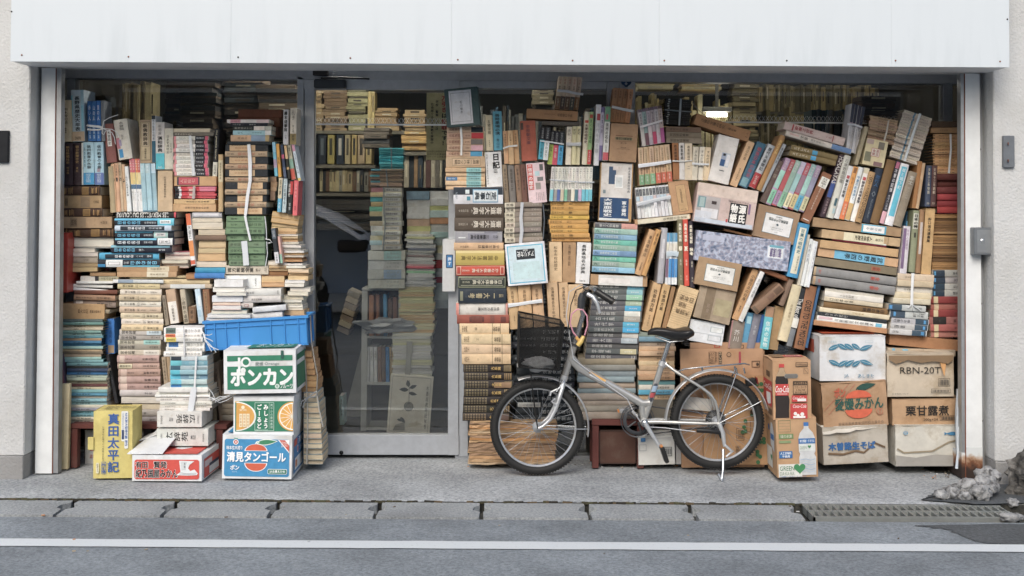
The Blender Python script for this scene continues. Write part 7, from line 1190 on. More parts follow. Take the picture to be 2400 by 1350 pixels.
A=W(2183,632,-.21);o=empty('paper_stack',A,'stack of browned newsprint between the red cloth set and far post','paper stack');wq=66*S(-.21);hq=130*S(-.21);z=.0
while z<hq-.004:
    h_=min(R.uniform(.006,.016),hq-z);mb=MB();mb.box(R.uniform(-.004,.008),wq,R.uniform(-.006,.004),.18,z,z+h_*.94,mat(R.choice(('8f6a3c','a57c48','7d5c38','b08a58','6b4e30')),'pages'),.001);mb.build('paper_sheaf',o);z+=h_
# cartons by the far post
gW='weathered cartons piled by the far shutter post'
c=Carton('white carton with blue leaf garlands printed on it',(1919,788),(2079,790),(2075,892),(1921,893),-.36,.3,'c9cdd2',yaw=3,group=gW,m='grubby',jag=.002);f=c.front
for v0,s_ in((.20,1),(.62,-1)):
    for k,(u,du,dv)in enumerate(((.13,.19,-.12),(.27,.15,.13),(.37,.15,.14),(.48,.14,.13),(.60,.2,-.10))):
        v_=v0+(.09 if k in(0,4)else-.04)*s_;leaf(f,u,v_,u+du,v_+dv*s_,.012,'2f7f9e');f.line([(u+.02,v_+dv*.1*s_),(u+du*.9,v_+dv*.9*s_)],.0016,'c9d8de')
f.text('JA',.36,.43,.84,.93,'4a86a4','h',.01);f.text('あしきた',.57,.81,.84,.92,'4a86a4','h',.02);f.text('天草葦北',.12,.25,.08,.13,'8fb0be');f.frame(.68,.80,.085,.13,.001,'8fb0be');c.left.rect(.1,.7,.1,.4,'c9563a');c.top.rect(.1,.9,.1,.8,'d25a2c');c.done()
c=Carton('brown mandarin carton with big orange and green title',(1921,897),(2077,893),(2081,992),(1931,1006),-.38,.3,'a5825f',yaw=2,group=gW,m='grubby',jag=.004);f=c.front
half(f,.56,.34,.20*f.w,.17*f.h,180,360,'d8582c');half(f,.55,.60,.21*f.w,.20*f.h,0,180,'d8582c');leaf(f,.53,.13,.84,.05,.017,'1f4f46');f.line([(.53,.16),(.55,.10),(.58,.14)],.005,'1f4f46')
f.text('愛媛みかん',.19,.93,.34,.60,'1d5a50','h',.03);f.text('ポン',.19,.36,.10,.30,'c2502f','h',.05);f.line([(.02,.58),(.42,.02)],.002,'b9583c');f.line([(.08,.68),(.52,.02)],.002,'b9583c');f.disc(.87,.67,.018,'c0653f');f.disc(.87,.67,.0155,'a5825f');f.text('優良',.85,.89,.61,.73,'c0653f','d');f.text('愛媛県青果農業協同組合連合会',.22,.92,.87,.94,'6d5a44','h');c.done()
c=Carton('damp stained carton with blue brush lettering, crushed by the mandarin carton',(1932,1006),(2083,996),(2088,1088),(1931,1090),-.40,.28,'a39c90',yaw=3,group=gW,m='grubby',flaps=False,jag=.003);f=c.front
f.text('木曽路生そば',.08,.80,.42,.62,'1f62a0','h',.06);f.line([(.07,.70),(.3,.74),(.5,.66),(.62,.72),(.72,.58),(.78,.46),(.95,.6)],.010,'6b5238');f.line([(.07,.68),(.3,.72),(.5,.64),(.62,.70)],.006,'84694a')
mb=MB();n=10;vs=[]
for k in range(n+1):
    u=k/n;vs+=[(c.w*u,-.012-.012*math.sin(u*5),c.h*(.83+.12*u)+R.uniform(-.004,.004)),(c.w*u,.03,c.h+.006+.006*u)]
mb.add(vs,[(2*k,2*k+2,2*k+3,2*k+1)for k in range(n)],mat('b9b4aa','card'));mb.build('flap',c.o);c.done()
c=Carton('stained carton marked with large black stock code and peeling tape',(2080,832),(2239,830),(2235,931),(2079.5,930),-.36,.3,'b3a590',yaw=1,group=gW,m='grubby',jag=.004);f=c.front
f.text('RBN-20T',.19,.80,.30,.455,'2f2b27','h',.008);f.frame(.76,.935,.57,.755,.0018,'3a3632')
for k in range(10):f.rect(.78+k*.014,.786+k*.014+.003*(k%3),.60,.73,'55504a')
f.frame(.65,.935,.81,.91,.0018,'3a3632')
for k in range(16):f.rect(.67+k*.0155,.676+k*.0155+.003*(k%3),.835,.885,'55504a')
f.poly([(.01,.02),(.98,.02),(.97,.14),(.9,.22),(.7,.16),(.5,.2),(.3,.13),(.12,.22),(.02,.12)],'7d6446','card');f.text('日本製紙パルプ',.06,.30,.9,.94,'6b665e','h')
mb=MB();mb.add([(c.w*.77,-.006,c.h*.92),(c.w*.90,-.004,c.h*.94),(c.w*.83,-.03,c.h*.48)],[(0,2,1)],mat('c08a4c','card'));mb.build('peeling_tape',c.o)
mb=MB();mb.add([(c.w*.13,-.006,c.h*.93),(c.w*.24,-.006,c.h*.95),(c.w*.25,-.018,c.h*.86),(c.w*.18,-.02,c.h*.82)],[(0,3,2,1)],mat('b58246','card'));mb.build('peeling_tape',c.o);c.done()
c=Carton('brown chestnut carton with black title, behind the furled umbrella',(2088,939),(2253,936),(2253,996),(2092,997),-.35,.3,'ad8a64',yaw=1,group=gW,m='grubby',jag=.003);f=c.front
f.text('栗甘露煮',.19,.81,.23,.62,'23211f','h',.02);f.text('200g×24',.44,.65,.73,.86,'3a342c','h',.01);f.frame(.68,.95,.64,.82,.0018,'3a342c')
for k in range(18):f.rect(.70+k*.013,.705+k*.013+.003*(k%3),.67,.79,'4b4238')
c.done()
c=Carton('pale damp carton with small blue fish, lowest beside the shutter post',(2096,998),(2254,998),(2254,1093),(2099,1093),-.37,.28,'b7b3a9',yaw=1,group=gW,m='grubby',jag=.003);f=c.front
q=[(.76+.2*k/12,.19-.045*math.sin(math.pi*k/12))for k in range(13)]+[(.96-.2*k/12,.19+.045*math.sin(math.pi*k/12))for k in range(1,12)];f.poly(q,'2f7fae');f.poly([(.735,.15),(.775,.19),(.735,.23)],'2f7fae');f.disc(.15,.17,.012,'4a94bc');f.text('鰹',.125,.175,.11,.23,'b7b3a9')
f.line([(.02,.56),(.12,.66),(.55,.62),(.8,.40),(.97,.34)],.009,'94866c');f.poly([(0,.72),(.3,.78),(.6,.7),(1,.74),(1,.99),(0,.99)],'8d8a84','card');c.done()
# flattened cartons behind the rear wheel
gB='flattened cartons behind the rear wheel'
c=Carton('rear flattened brown carton, its upper edge peeping out',(1618,803),(1791,803),(1793,900),(1618,900),-.25,.02,'a17a58',group=gB,flaps=False);f=c.front;f.rect(.32,.40,.05,.12,'b0442f');f.rect(.335,.385,.065,.105,'a17a58');f.frame(.60,.72,.05,.14,.003,'4b3a2c');c.done()
c=Carton('tall flattened brown carton with black printing behind the bicycle rack',(1607,819),(1797,818),(1795,1094),(1598,1096),-.29,.025,'a8805c',group=gB,flaps=False);f=c.front
f.frame(.34,.42,.02,.12,.002,'6b5138');f.text('NIGTE',.345,.40,.03,.115,'6b5138','u');f.text('Zuku your furniture',.40,.46,.02,.11,'6b5138','u');f.rect(.46,.50,.02,.125,'33291f');f.text('SECSI',.465,.495,.025,.12,'c7a47c','u');f.disc(.585,.045,.013,'4b3a2c');f.disc(.585,.045,.010,'a8805c');f.rect(.705,.73,.02,.13,'a83444');f.frame(.86,.96,.10,.155,.003,'4b3a2c');f.disc(.93,.128,.008,'4b3a2c');f.line([(.0,.24),(1,.235)],.002,'7d5c3e');c.done()
c=Carton('flattened carton printed with green dots behind the rear wheel',(1640,884),(1797,882),(1796,1090),(1650,1090),-.325,.025,'a57d52',group=gB,flaps=False);f=c.front
for k in range(46):
    u=R.uniform(.38,.96);v=R.uniform(.05,.97)
    if u+v*.25<.72:continue
    f.disc(u,v,.011,'2f6a3c',n=14)
f.frame(.5,.62,.58,.72,.002,'4b3a28');f.text('取扱注意',.515,.605,.6,.7,'4b3a28','u');f.frame(.66,.72,.5,.62,.002,'4b3a28');f.text('天地無用',.48,.56,.78,.92,'4b3a28','u');f.disc(.75,.4,.012,'4b3a28');c.done()
c=Carton('shipping label carton scrap behind the rear hub',(1595,930),(1668,936),(1664,965),(1598,958),-.34,.02,'b9b5ae',group=None,flaps=False,name='paper_parcel',cat='paper parcel');c.done()
# cola and water cartons
YK=-.55
c=Carton('tall brown water carton with green heart, under the cola carton',(1822,985),(1918,980),(1916,1119),(1823,1120),YK-.02,.24,'ad875e',yaw=0,group='drink cartons beside the rear wheel');f=c.front
f.frame(.06,.36,.02,.22,.0016,'5f7a4a')
for k in range(4):f.line([(.06,.02+.05*k),(.36,.02+.05*k)],.001,'5f7a4a')
f.rect(.06,.42,.25,.335,'6f8a52');f.text('緑の水源',.1,.38,.265,.32,'d8d6c0','h');f.rect(.06,.36,.365,.41,'7f9260');f.rrect(.05,.38,.545,.665,'1f6aa8',.003);f.text('人工甘味料',.08,.35,.56,.605,'e9eef2','h',.02);f.text('不使用',.12,.31,.615,.655,'e9eef2','h',.02)
bot=[(.68,.08),(.80,.08),(.80,.16),(.90,.24),(.95,.33),(.95,.56),(.92,.60),(.96,.66),(.95,.96),(.55,.96),(.54,.66),(.57,.60),(.54,.56),(.54,.33),(.58,.24),(.68,.16)]
f.poly(bot,'c3c6c8');f.rect(.68,.80,.06,.125,'2a6fb4');f.rect(.54,.95,.335,.425,'2a6fb0');f.text('水分補給・ミネラル',.57,.93,.355,.405,'e3e9ee','h',.02);f.rect(.54,.95,.43,.55,'d0d6d3');f.text('GREEN',.565,.73,.465,.52,'7a9a80','h')
for k in range(6):f.line([(.57,.70+.04*k),(.7,.685+.04*k),(.82,.71+.04*k),(.93,.69+.04*k)],.004,('9db4cc','b9c6d2')[k%2])
def heart(f,u,v,s_,h):
    q=[]
    for k in range(28):
        t=2*math.pi*k/28;x=16*math.sin(t)**3;y=13*math.cos(t)-5*math.cos(2*t)-2*math.cos(3*t)-math.cos(4*t);q.append((u+x/16*s_/f.w,v-y/16*s_/f.h))
    f.poly(q,h)
f.rect(.02,.60,.765,.985,'d3d4cd');f.text('GREEN',.05,.41,.80,.875,'3d7a52','h',.02);f.text('DA·KA·RA',.05,.40,.895,.955,'6a8a70','h');f.layer+=1;heart(f,.54,.84,.030,'2f8a50');heart(f,.80,.475,.009,'3d8a58');f.text('水分補給・ミネラル・すっきり果実',.04,.7,.965,.99,'3a6aa0','h')
l_=c.left;l_.disc(.3,.22,.018,'1f5f9e');l_.poly([(.55,.1),(.7,.12),(.85,.3),(.8,.6),(.45,.5),(.45,.25)],'c3c6c8');l_.rect(.47,.8,.3,.4,'2a6fb0');l_.rect(.05,.6,.55,.9,'d3d4cd');heart(l_,.5,.72,.02,'2f8a50');c.done()
c=Carton('brown cola carton with bottle picture and oval handle hole',(1817.5,847),(1907,846),(1901.5,983),(1813,984),YK-.01,.24,'b58c62',yaw=0,group='drink cartons beside the rear wheel');f=c.front;RED='c9302c'
f.poly([(.17,.05),(.29,.05),(.30,.15),(.37,.25),(.40,.34),(.38,.52),(.43,.66),(.41,.82),(.41,.97),(.05,.97),(.06,.82),(.05,.6),(.08,.45),(.06,.34),(.09,.25),(.16,.15)],'2b2220');f.poly([(.17,.11),(.29,.11),(.30,.16),(.37,.255),(.08,.255),(.16,.16)],'b0936f');f.rect(.16,.30,.045,.105,RED);f.rect(.06,.41,.39,.585,RED);f.text('Coca-Cola',.06,.41,.42,.53,'ece4e0','h',.03,.35);f.rect(.1,.37,.545,.57,'d98a84');f.rrect(.30,.66,.215,.29,'8a8a86',.010);f.rrect(.31,.65,.222,.283,'6d6a66',.009)
f.rect(.60,.92,.02,.095,'4b3a2a');f.rect(.615,.905,.03,.085,'b58c62')
for k in range(14):f.rect(.63+k*.019,.637+k*.019,.04,.075,'4b3a2a')
f.frame(.80,.92,.12,.215,.0015,'6b5038');f.line([(.81,.13),(.91,.205)],.002,'6b5038');f.rect(.51,.90,.335,.565,'4b3a2a');f.text('ペットボトル',.54,.87,.35,.395,'b58c62','h',.02);f.rect(.525,.885,.41,.55,'b58c62');f.text('コカ・コーラ',.55,.86,.42,.46,'4b3a2a','h',.02);f.text('1.5L×8',.6,.82,.47,.505,'4b3a2a','h',.02);f.text('要冷蔵注意',.56,.86,.515,.545,'4b3a2a','h')
f.rect(.47,.88,.58,.69,RED);f.text('Coca-Cola',.50,.80,.60,.65,'ece4e0','h',.01,.3);f.rect(.62,.85,.635,.68,'e3dedb');f.rect(.43,.88,.72,.975,RED);f.text('Coca-Cola',.50,.85,.735,.79,'ece4e0','h',.02,.3);f.disc(.56,.89,.009,'e9e4e0');f.disc(.63,.92,.008,'e9e4e0');f.disc(.74,.90,.010,'e9e4e0');f.rect(.5,.82,.93,.965,'e9e4e0')
l_=c.left;l_.rect(.05,.93,.36,.80,RED);l_.text('Coca-Cola',.1,.9,.42,.52,'ece4e0','h',.02,.3);l_.poly([(.35,.58),(.8,.56),(.82,.74),(.55,.78),(.38,.72)],'e3e0dd');l_.rect(.55,.9,.84,.94,'6b5038');l_.rect(.4,.75,.2,.3,'5b452f')
t=c.top;t.rect(.42,.92,.35,.62,RED);t.text('Coca-Cola',.48,.88,.4,.56,'ece4e0','h',.02,.3);t.rect(.55,.9,.12,.3,'2b2624');t.rect(.08,.4,.2,.7,'8f6d4a');c.done()
# umbrella
mb=MB();mwht=mat('d3dce2','plastic',.25);o=empty('folded_umbrella',W(2242,1098,-.44),'furled clear vinyl umbrella leaning on the far shutter post','umbrella');Lc_=o.location
P=[W(2242,1098,-.44)-Lc_,W(2246,1062,-.44)-Lc_];mb.tube(P,.008,mat('c9d6e4','plastic'),10);mb.build('umbrella_tip',o)
mb=MB();n=14;vs=[];fs=[];A0,A1=W(2246,1064,-.44)-Lc_,W(2254,912,-.42)-Lc_;K=16
for i in range(n+1):
    t=i/n;c_=A0.lerp(A1,t);r_=.010+.018*math.sin(min(1,t*1.4)*math.pi*.5)
    for k in range(K):
        a=2*math.pi*k/K+t*1.5;rr=r_*(1 if k%2 else.62);vs.append(c_+Vector((math.cos(a)*rr,math.sin(a)*rr,0)))
for i in range(n):
    for k in range(K):fs.append((i*K+k,i*K+(k+1)%K,(i+1)*K+(k+1)%K,(i+1)*K+k))
mb.add(vs,fs,mwht,True);mb.build('umbrella_canopy',o)
# dirty snow, rock, litter
def blob(name,c,r,seed,m,sq=(1,1,.7),amp=.35,parent=None,n=3,sharp=False):
    import bmesh
    from mathutils import noise
    bm=bmesh.new();bmesh.ops.create_icosphere(bm,subdivisions=n,radius=1)
    for v in bm.verts:
        d=v.co.normalized();k=1+amp*noise.noise(d*1.7+Vector((seed*3.1,seed,0)))+amp*.5*noise.noise(d*4.3+Vector((seed,0,seed*2)))+amp*.1*noise.noise(d*9+Vector((0,seed,5)))
        if sharp:k+=amp*.5*abs(noise.noise(d*3.1+Vector((seed*1.7,2,seed))))
        v.co=Vector((d.x*r*sq[0],d.y*r*sq[1],d.z*r*sq[2]))*k
    mb=MB();bm.verts.index_update();mb.add([v.co.copy()for v in bm.verts],[tuple(v.index for v in f.verts)for f in bm.faces],m,not sharp);bm.free()
    return mb.build(name,parent,loc=c)
m_s,n,l,p=newmat('old_snow');co=coords(n,l);nz=node(n,'ShaderNodeTexNoise');nz.inputs['Scale'].default_value=26;nz.inputs['Detail'].default_value=7;nz.inputs['Roughness'].default_value=.7;l.new(co,nz.inputs['Vector'])
cr=node(n,'ShaderNodeValToRGB');el=cr.color_ramp.elements;el[0].position=.36;el[0].color=(.06,.06,.062,1);el[1].position=.62;el[1].color=(.40,.405,.41,1);q=el.new(.46);q.color=(.24,.243,.247,1);l.new(nz.outputs['Fac'],cr.inputs[0]);l.new(cr.outputs[0],p.inputs['Base Color']);p.inputs['Roughness'].default_value=.55;p.inputs['Subsurface Weight'].default_value=.15;p.inputs['Subsurface Radius'].default_value=(.02,.02,.02)
bp=node(n,'ShaderNodeBump');bp.inputs['Strength'].default_value=.6;bp.inputs['Distance'].default_value=.01;l.new(nz.outputs['Fac'],bp.inputs['Height']);l.new(bp.outputs[0],p.inputs['Normal'])
sn=empty('snow_heap',WG(2285,1180),'heap of dirty old snow lumps beside the drain grating','snow heap');k=0
for px,py,r_ in((2232,1176,.040),(2256,1172,.050),(2282,1168,.062),(2268,1152,.05),(2296,1150,.055),(2316,1150,.058),(2310,1166,.06),(2330,1176,.045),(2336,1160,.05),(2304,1180,.04),(2322,1138,.045),(2246,1184,.03),(2290,1186,.035)):
    g_=WG(px,min(py+12,1188));zz=max(0,(1188-py-10))*S(-1.0)*.8
    blob('snow_lump',Vector((g_.x,-1.02+R.uniform(0,.12)-(1180-py)*-.003,zz+.015))-sn.location,r_*.82,k+1.3,m_s,(1,1,.8),.5,sn,3);k+=1
blob('snow_lump',WG(2372,1212)-sn.location+Vector((0,0,-.0)),.045,9.7,m_s,(1.2,.8,.5),.5,sn);blob('snow_lump',WG(2372,1178)-sn.location,.03,4.7,m_s,(1,1,.7),.5,sn)
o=blob('snow_lump',Vector((W(2318,1128,-.8).x,-.75,.06)),.055,3.9,m_s,(.9,.9,1.0),.55);o.parent=sn;o.location=o.location-sn.location
m_k,n,l,p=newmat('grey_rock');co=coords(n,l);nz=node(n,'ShaderNodeTexNoise');nz.inputs['Scale'].default_value=9;nz.inputs['Detail'].default_value=8;nz.inputs['Roughness'].default_value=.7;nz.inputs['Distortion'].default_value=1.5;l.new(co,nz.inputs['Vector']);cr=node(n,'ShaderNodeValToRGB');el=cr.color_ramp.elements
el[0].position=.35;el[0].color=(.024,.023,.022,1);el[1].position=.72;el[1].color=(.33,.32,.305,1);q=el.new(.52);q.color=(.125,.12,.112,1);l.new(nz.outputs['Fac'],cr.inputs[0]);l.new(cr.outputs[0],p.inputs['Base Color']);p.inputs['Roughness'].default_value=.8;bp=node(n,'ShaderNodeBump');bp.inputs['Distance'].default_value=.02;l.new(nz.outputs['Fac'],bp.inputs['Height']);l.new(bp.outputs[0],p.inputs['Normal'])
c_=W(2400,1110,-.80);tag(blob('garden_rock',Vector((c_.x+.07,-.80,.065)),.165,5.2,m_k,(.85,.6,.88),.5,None,4,True),'large craggy grey rock at the foot of the white stucco pier','rock')
rs_=random.Random(5)
mb=MB();lm=[mat('9a8a70','paper'),mat('b9bcbd','paper'),mat('5b4a38','paper'),mat('c9803c','paper')]
for i in range(110):
    px=rs_.uniform(2160,2345)if i<45 else rs_.uniform(1090,1600)if i<85 else rs_.uniform(100,2300);py=rs_.uniform(1095,1122)if i<45 else rs_.uniform(1084,1096)if i<85 else rs_.uniform(1100,1330)
    g_=WG(px,py,.004 if i<85 else-.013);s_=rs_.uniform(.002,.008);a=rs_.uniform(0,6)
    mb.box(-s_,s_,-s_*.5,s_*.5,0,s_*.5,lm[rs_.randrange(4)],0,Matrix.Translation(g_)@Matrix.Rotation(a,4,'Z'))
o=mb.build('litter');tag(o,'scattered grit, leaf bits and paper scraps along the pavement','litter',None,'stuff')
g_=W(1312,1068,-.3);
# ------------------------------------------------------------------ the bicycle
P0=W(1259,1001,-.45);P1=W(1681,990,-.425);exb=Vector((P1.x-P0.x,P1.y-P0.y,0)).normalized();nb=Vector((exb.y,-exb.x,0));zb=Vector((0,0,1))
BO=Vector(((P0.x+P1.x)/2,(P0.y+P1.y)/2,0))
bike=empty('bicycle',BO,'silver small-wheeled bicycle with black front basket, parked on its stand','bicycle')
def Bp(px,py,off=0.0):
    d=CM@Vector(((px-1200)/CAM_F,(675-py)/CAM_F+SHIFT_Y*2400/CAM_F,-1.0));t=(P0+nb*off-CLOC).dot(nb)/d.dot(nb);return CLOC+d*t-BO
msil=mat('bdbdb9','silver',.27);mchr=mat('aeb2b6','metal',.22);malu=mat('cdd0d3','silver',.35);mrub=mat('12171d','plastic',.7);mblp=mat('15181c','plastic',.42);mspk=mat('9aa0a6','metal',.3);mgry=mat('3a3d42','plastic',.4)
def wheel(px,py,nm,r=.2505):
    c=Bp(px,py);o=empty(nm,(0,0,0));o.parent=bike
    mb=MB();R0=r-.023;prof=[(R0+.023*math.cos(rad(a)),.0225*math.sin(rad(a)))for a in range(-150,151,20)]
    mb.revolve(c,nb,prof,mrub,72,zb)
    # tread blocks on the shoulders
    for k in range(96):
        for sg in(-1,1):
            a=2*math.pi*(k+.25*sg)/96;d=exb*math.cos(a)+zb*math.sin(a);tn=-exb*math.sin(a)+zb*math.cos(a);q=c+d*(R0+.0185)+nb*sg*.0145
            M=Matrix((tn,nb,d)).transposed().to_4x4();M.translation=q;mb.box(-.0045,.0045,-.005,.005,-.004,.0042,mrub,0,M)
    mb.build('tyre',o)
    mb=MB();Rr=R0-.014;mb.revolve(c,nb,[(Rr+.006,-.0145),(Rr+.0065,-.012),(Rr-.014,-.008),(Rr-.016,0),(Rr-.014,.008),(Rr+.0065,.012),(Rr+.006,.0145),(Rr+.004,.0145),(Rr-.006,.0),(Rr+.004,-.0145),(Rr+.006,-.0145)],mat('cfd2d5','silver',.25),72,zb);mb.build('rim',o)
    mb=MB()
    for k in range(36):
        a=2*math.pi*k/36;sg=1 if k%2 else-1;ah=a+(.75 if(k//2)%2 else-.75);q0=c+(exb*math.cos(a)+zb*math.sin(a))*(Rr-.013)+nb*sg*.002;q1=c+(exb*math.cos(ah)+zb*math.sin(ah))*.022+nb*sg*.028;mb.tube([q0,q1],.0011,mspk,4,caps=False)
    mb.build('spoke_web',o)
    mb=MB();mb.revolve(c,nb,[(0,.045),(.006,.045),(.006,.034),(.024,.032),(.024,.026),(.012,.024),(.012,-.024),(.024,-.026),(.024,-.032),(.006,-.034),(.006,-.045),(0,-.045)],malu,20,zb)
    if 'rear' in nm:mb.revolve(c-nb*.03,nb,[(.0,.0),(.052,.002),(.055,-.012),(.02,-.02),(0,-.02)],mblp,28,zb)
    mb.build('hub',o);return c
cf=wheel(1259,1001,'front_wheel');cr2=wheel(1680.5,988,'rear_wheel')
def part(nm,mb):return mb.build(nm,bike)
def arc(c,r,a0,a1,n=40,off=0):return[c+exb*r*math.cos(rad(a0+(a1-a0)*k/n))+zb*r*math.sin(rad(a0+(a1-a0)*k/n))+nb*off for k in range(n+1)]
for c,a0,a1,r_ in((cf,-10,112,.268),(cr2,13,178,.272)):
    mb=MB();prof=[(r_+.006*math.cos(t)*1.6,.029*math.sin(t))for t in[rad(a)for a in range(-80,81,20)]];prof+=[(q-.0015,o_)for q,o_ in prof[::-1]]
    mb.revolve(c,nb,prof,malu,40,exb,True,rad(a0),rad(a1));part('mudguard',mb)
# frame
mb=MB();hd0,hd1=Bp(1346,806),Bp(1324,880);bbp=Bp(1508.6,987.7);st1=Bp(1552,852);jn=Bp(1522,944)
mb.tube([hd0+(hd0-hd1)*.03,hd1],.0185,msil,16);mb.tube([Bp(1337,838),Bp(1358,862),Bp(1504,945),jn],[.026,.0235,.0225,.022],msil,16);mb.tube([bbp,st1],.0165,msil,14);mb.tube([Bp(1504,948),bbp+Vector((0,0,.01))],.019,msil,12)
mb.revolve(bbp,nb,[(0,.037),(.021,.036),(.0225,.03),(.0225,-.03),(.021,-.036),(0,-.037)],msil,20,zb)
for sg in(-1,1):
    mb.tube([bbp+nb*.02*sg,Bp(1540,986)+nb*.034*sg,Bp(1650,989)+nb*.05*sg,cr2+nb*.052*sg],[.0105,.0105,.0095,.009],msil,10)
    mb.tube([Bp(1560,853)+nb*.012*sg,Bp(1580,868)+nb*.04*sg,Bp(1640,905)+nb*.05*sg,Bp(1660,920)+nb*.052*sg,Bp(1672,937)+nb*.052*sg,Bp(1678,960)+nb*.052*sg,cr2+nb*.052*sg],.0078,msil,10)
mb.tube([Bp(1549,860),Bp(1563,852)],.014,malu,12);part('frame',mb)
f_=MB();fd=(Bp(1504,945)-Bp(1358,862));fl=fd.length;fx=fd.normalized();fz=nb.cross(fx)*-1;M=Matrix((fx,-nb,nb.cross(fx)if nb.cross(fx).z>0 else-nb.cross(fx))).transposed().to_4x4();M.translation=Bp(1358,862)
for(u0,u1,z0,z1,cc)in((.14,.40,.004,.014,'d9a12c'),(.16,.40,-.006,.002,'c3c9d2')):
    vs=[];
    for i in range(2):
        for j in range(4):
            z=z0+(z1-z0)*j/3;y=math.sqrt(max(0,.0236**2-z*z))+.0006;vs.append(M@Vector((fl*(u0 if i==0 else u1),-y,z)))
    f_.add(vs,[(j,j+4,j+5,j+1)for j in range(3)],mat(cc,'ink'))
part('tube_decal',f_)
mb=MB();sx=(st1-bbp).normalized()
for(a,b_,cc)in((.35,.66,'3a3f4a'),(.42,.5,'b03a40'),(.52,.62,'8fa9c4')):
    q0,q1=bbp.lerp(st1,a),bbp.lerp(st1,b_);vs=[]
    for q in(q0,q1):
        for t in range(-50,51,25):vs.append(q+nb*math.cos(rad(t))*(.0168+(.0004 if cc!='3a3f4a' else 0))+exb*math.sin(rad(t))*.0168)
    mb.add(vs,[(j,j+1,j+6,j+5)for j in range(4)],mat(cc,'ink'))
part('seat_tube_decal',mb)
# fork
mb=MB();cwn=Bp(1320,892)
mb.tube([hd1,cwn],.02,malu,14)
for sg in(-1,1):mb.tube([cwn+nb*.012*sg,Bp(1317,905)+nb*.036*sg,Bp(1308,935)+nb*.042*sg,Bp(1300,958)+nb*.044*sg,Bp(1288,980)+nb*.046*sg,Bp(1272,995)+nb*.047*sg,cf+nb*.047*sg],[.013,.013,.012,.011,.0095,.0085,.008],malu,10)
part('fork',mb)
mb=MB();q=Bp(1307,925)+nb*.055;mb.tube([Bp(1317,893)+nb*.03,Bp(1312,905)+nb*.05,Bp(1290,915)+nb*.055,Bp(1288,924)+nb*.055],.005,malu,8);mb.tube([Bp(1300,930)+nb*.055,Bp(1292,937)+nb*.055,Bp(1302,946)+nb*.05],.006,malu,8);mb.tube([Bp(1321,888)+nb*.03,Bp(1302,915)+nb*.06],.0035,mchr,8);part('front_brake',mb)
# steering
mb=MB();mb.tube([hd0,Bp(1366,738),Bp(1362,715)],.0125,mchr,14);mb.tube([hd0+Vector((0,0,.004)),hd0-Vector((.004,0,.012))],.021,mgry,14);part('stem',mb)
mb=MB();mb.tube([Bp(1361,722),Bp(1362,700),Bp(1366,688)],[.019,.019,.016],mgry,12);part('stem_grip',mb)
mb=MB()
hb={}
for sg,pts in((1,[(1366,688,0),(1372,679,.05),(1384,674,.14),(1395,681,.22),(1436,707,.25)]),(-1,[(1366,688,0),(1376,677,-.05),(1390,673,-.14),(1410,678,-.22),(1449,695,-.25)])):
    P_=[Bp(x,y,o_)for x,y,o_ in pts];mb.tube(P_,.0105,mchr,10);hb[sg]=P_
part('handlebar',mb)
for sg in(1,-1):
    mb=MB();a,b_=hb[sg][3],hb[sg][4];mb.tube([a.lerp(b_,.04+.112*k)for k in range(10)],[.0165 if k%2 else.0195 for k in range(10)],mblp,12);part('grip',mb)
for sg,pts in((1,[(1377,689,.22),(1390,696,.235),(1399,710,.24),(1406,734,.24)]),(-1,[(1392,677,-.2),(1412,684,-.22),(1425,693,-.23)])):
    mb=MB();mb.tube([Bp(x,y,o_)for x,y,o_ in pts],[.012,.012,.010,.008],malu,8);part('brake_lever',mb)
mb=MB();mb.tube([Bp(1384,690,.2),Bp(1366,674,.12),Bp(1350,680,.06),Bp(1338,715,.03),Bp(1332,770,.03),Bp(1322,850,.04),Bp(1305,915,.055)],.0026,mblp,6);mb.tube([Bp(1393,676,-.2),Bp(1360,668,-.1),Bp(1334,684,0),Bp(1327,740,.02),Bp(1344,842,.03),Bp(1420,900,.03),Bp(1470,935,.03),Bp(1482,960,.03),Bp(1508,1000,.03),Bp(1560,1003,.045),Bp(1630,1012,.05)],.0028,mat('b9bcc0','plastic'),6);part('brake_cable',mb)
# saddle
mb=MB();mb.tube([st1-sx*.02,Bp(1568,803)],.0125,mchr,14);mb.tube([st1-sx*.012,st1+sx*.012],.02,malu,14);part('seat_post',mb)
mb=MB();n=16;vs=[];fs=[];K=14
sidex=[(0,782,.008,.006),(.08,776,.022,.014),(.2,773.5,.030,.020),(.35,774,.036,.026),(.5,776,.048,.032),(.65,777,.078,.036),(.8,775,.104,.036),(.92,772.5,.108,.032),(1.0,777,.09,.016)]
for(t,pyy,hw,dp)in sidex:
    c_=Bp(1518+103*t,pyy)
    for k in range(K):
        a=math.pi*2*k/K;yy=math.cos(a)*hw;zz=math.sin(a);zz=zz*.014 if zz>0 else zz*dp*1.45;vs.append(c_+nb*yy+zb*zz)
for i in range(len(sidex)-1):
    for k in range(K):fs.append((i*K+k,i*K+(k+1)%K,(i+1)*K+(k+1)%K,(i+1)*K+k))
fs+=[tuple(range(K))[::-1],tuple(range((len(sidex)-1)*K,len(sidex)*K))]
mb.add(vs,fs,mat('171b20','plastic',.38),True);sd_=part('saddle',mb)
mb=MB()
for sg in(-1,1):
    mb.tube([Bp(1535,789)+nb*.012*sg,Bp(1568,801)+nb*.022*sg,Bp(1600,796)+nb*.04*sg],.004,mchr,8)
    for k in range(5):pass
    q=Bp(1606,800)+nb*.045*sg;mb.tube([q+Vector((.012*math.cos(t*1.1),.012*math.sin(t*1.1),.02-.0016*t))for t in range(26)],.0022,mblp,6)
mb.build('saddle_spring',sd_)
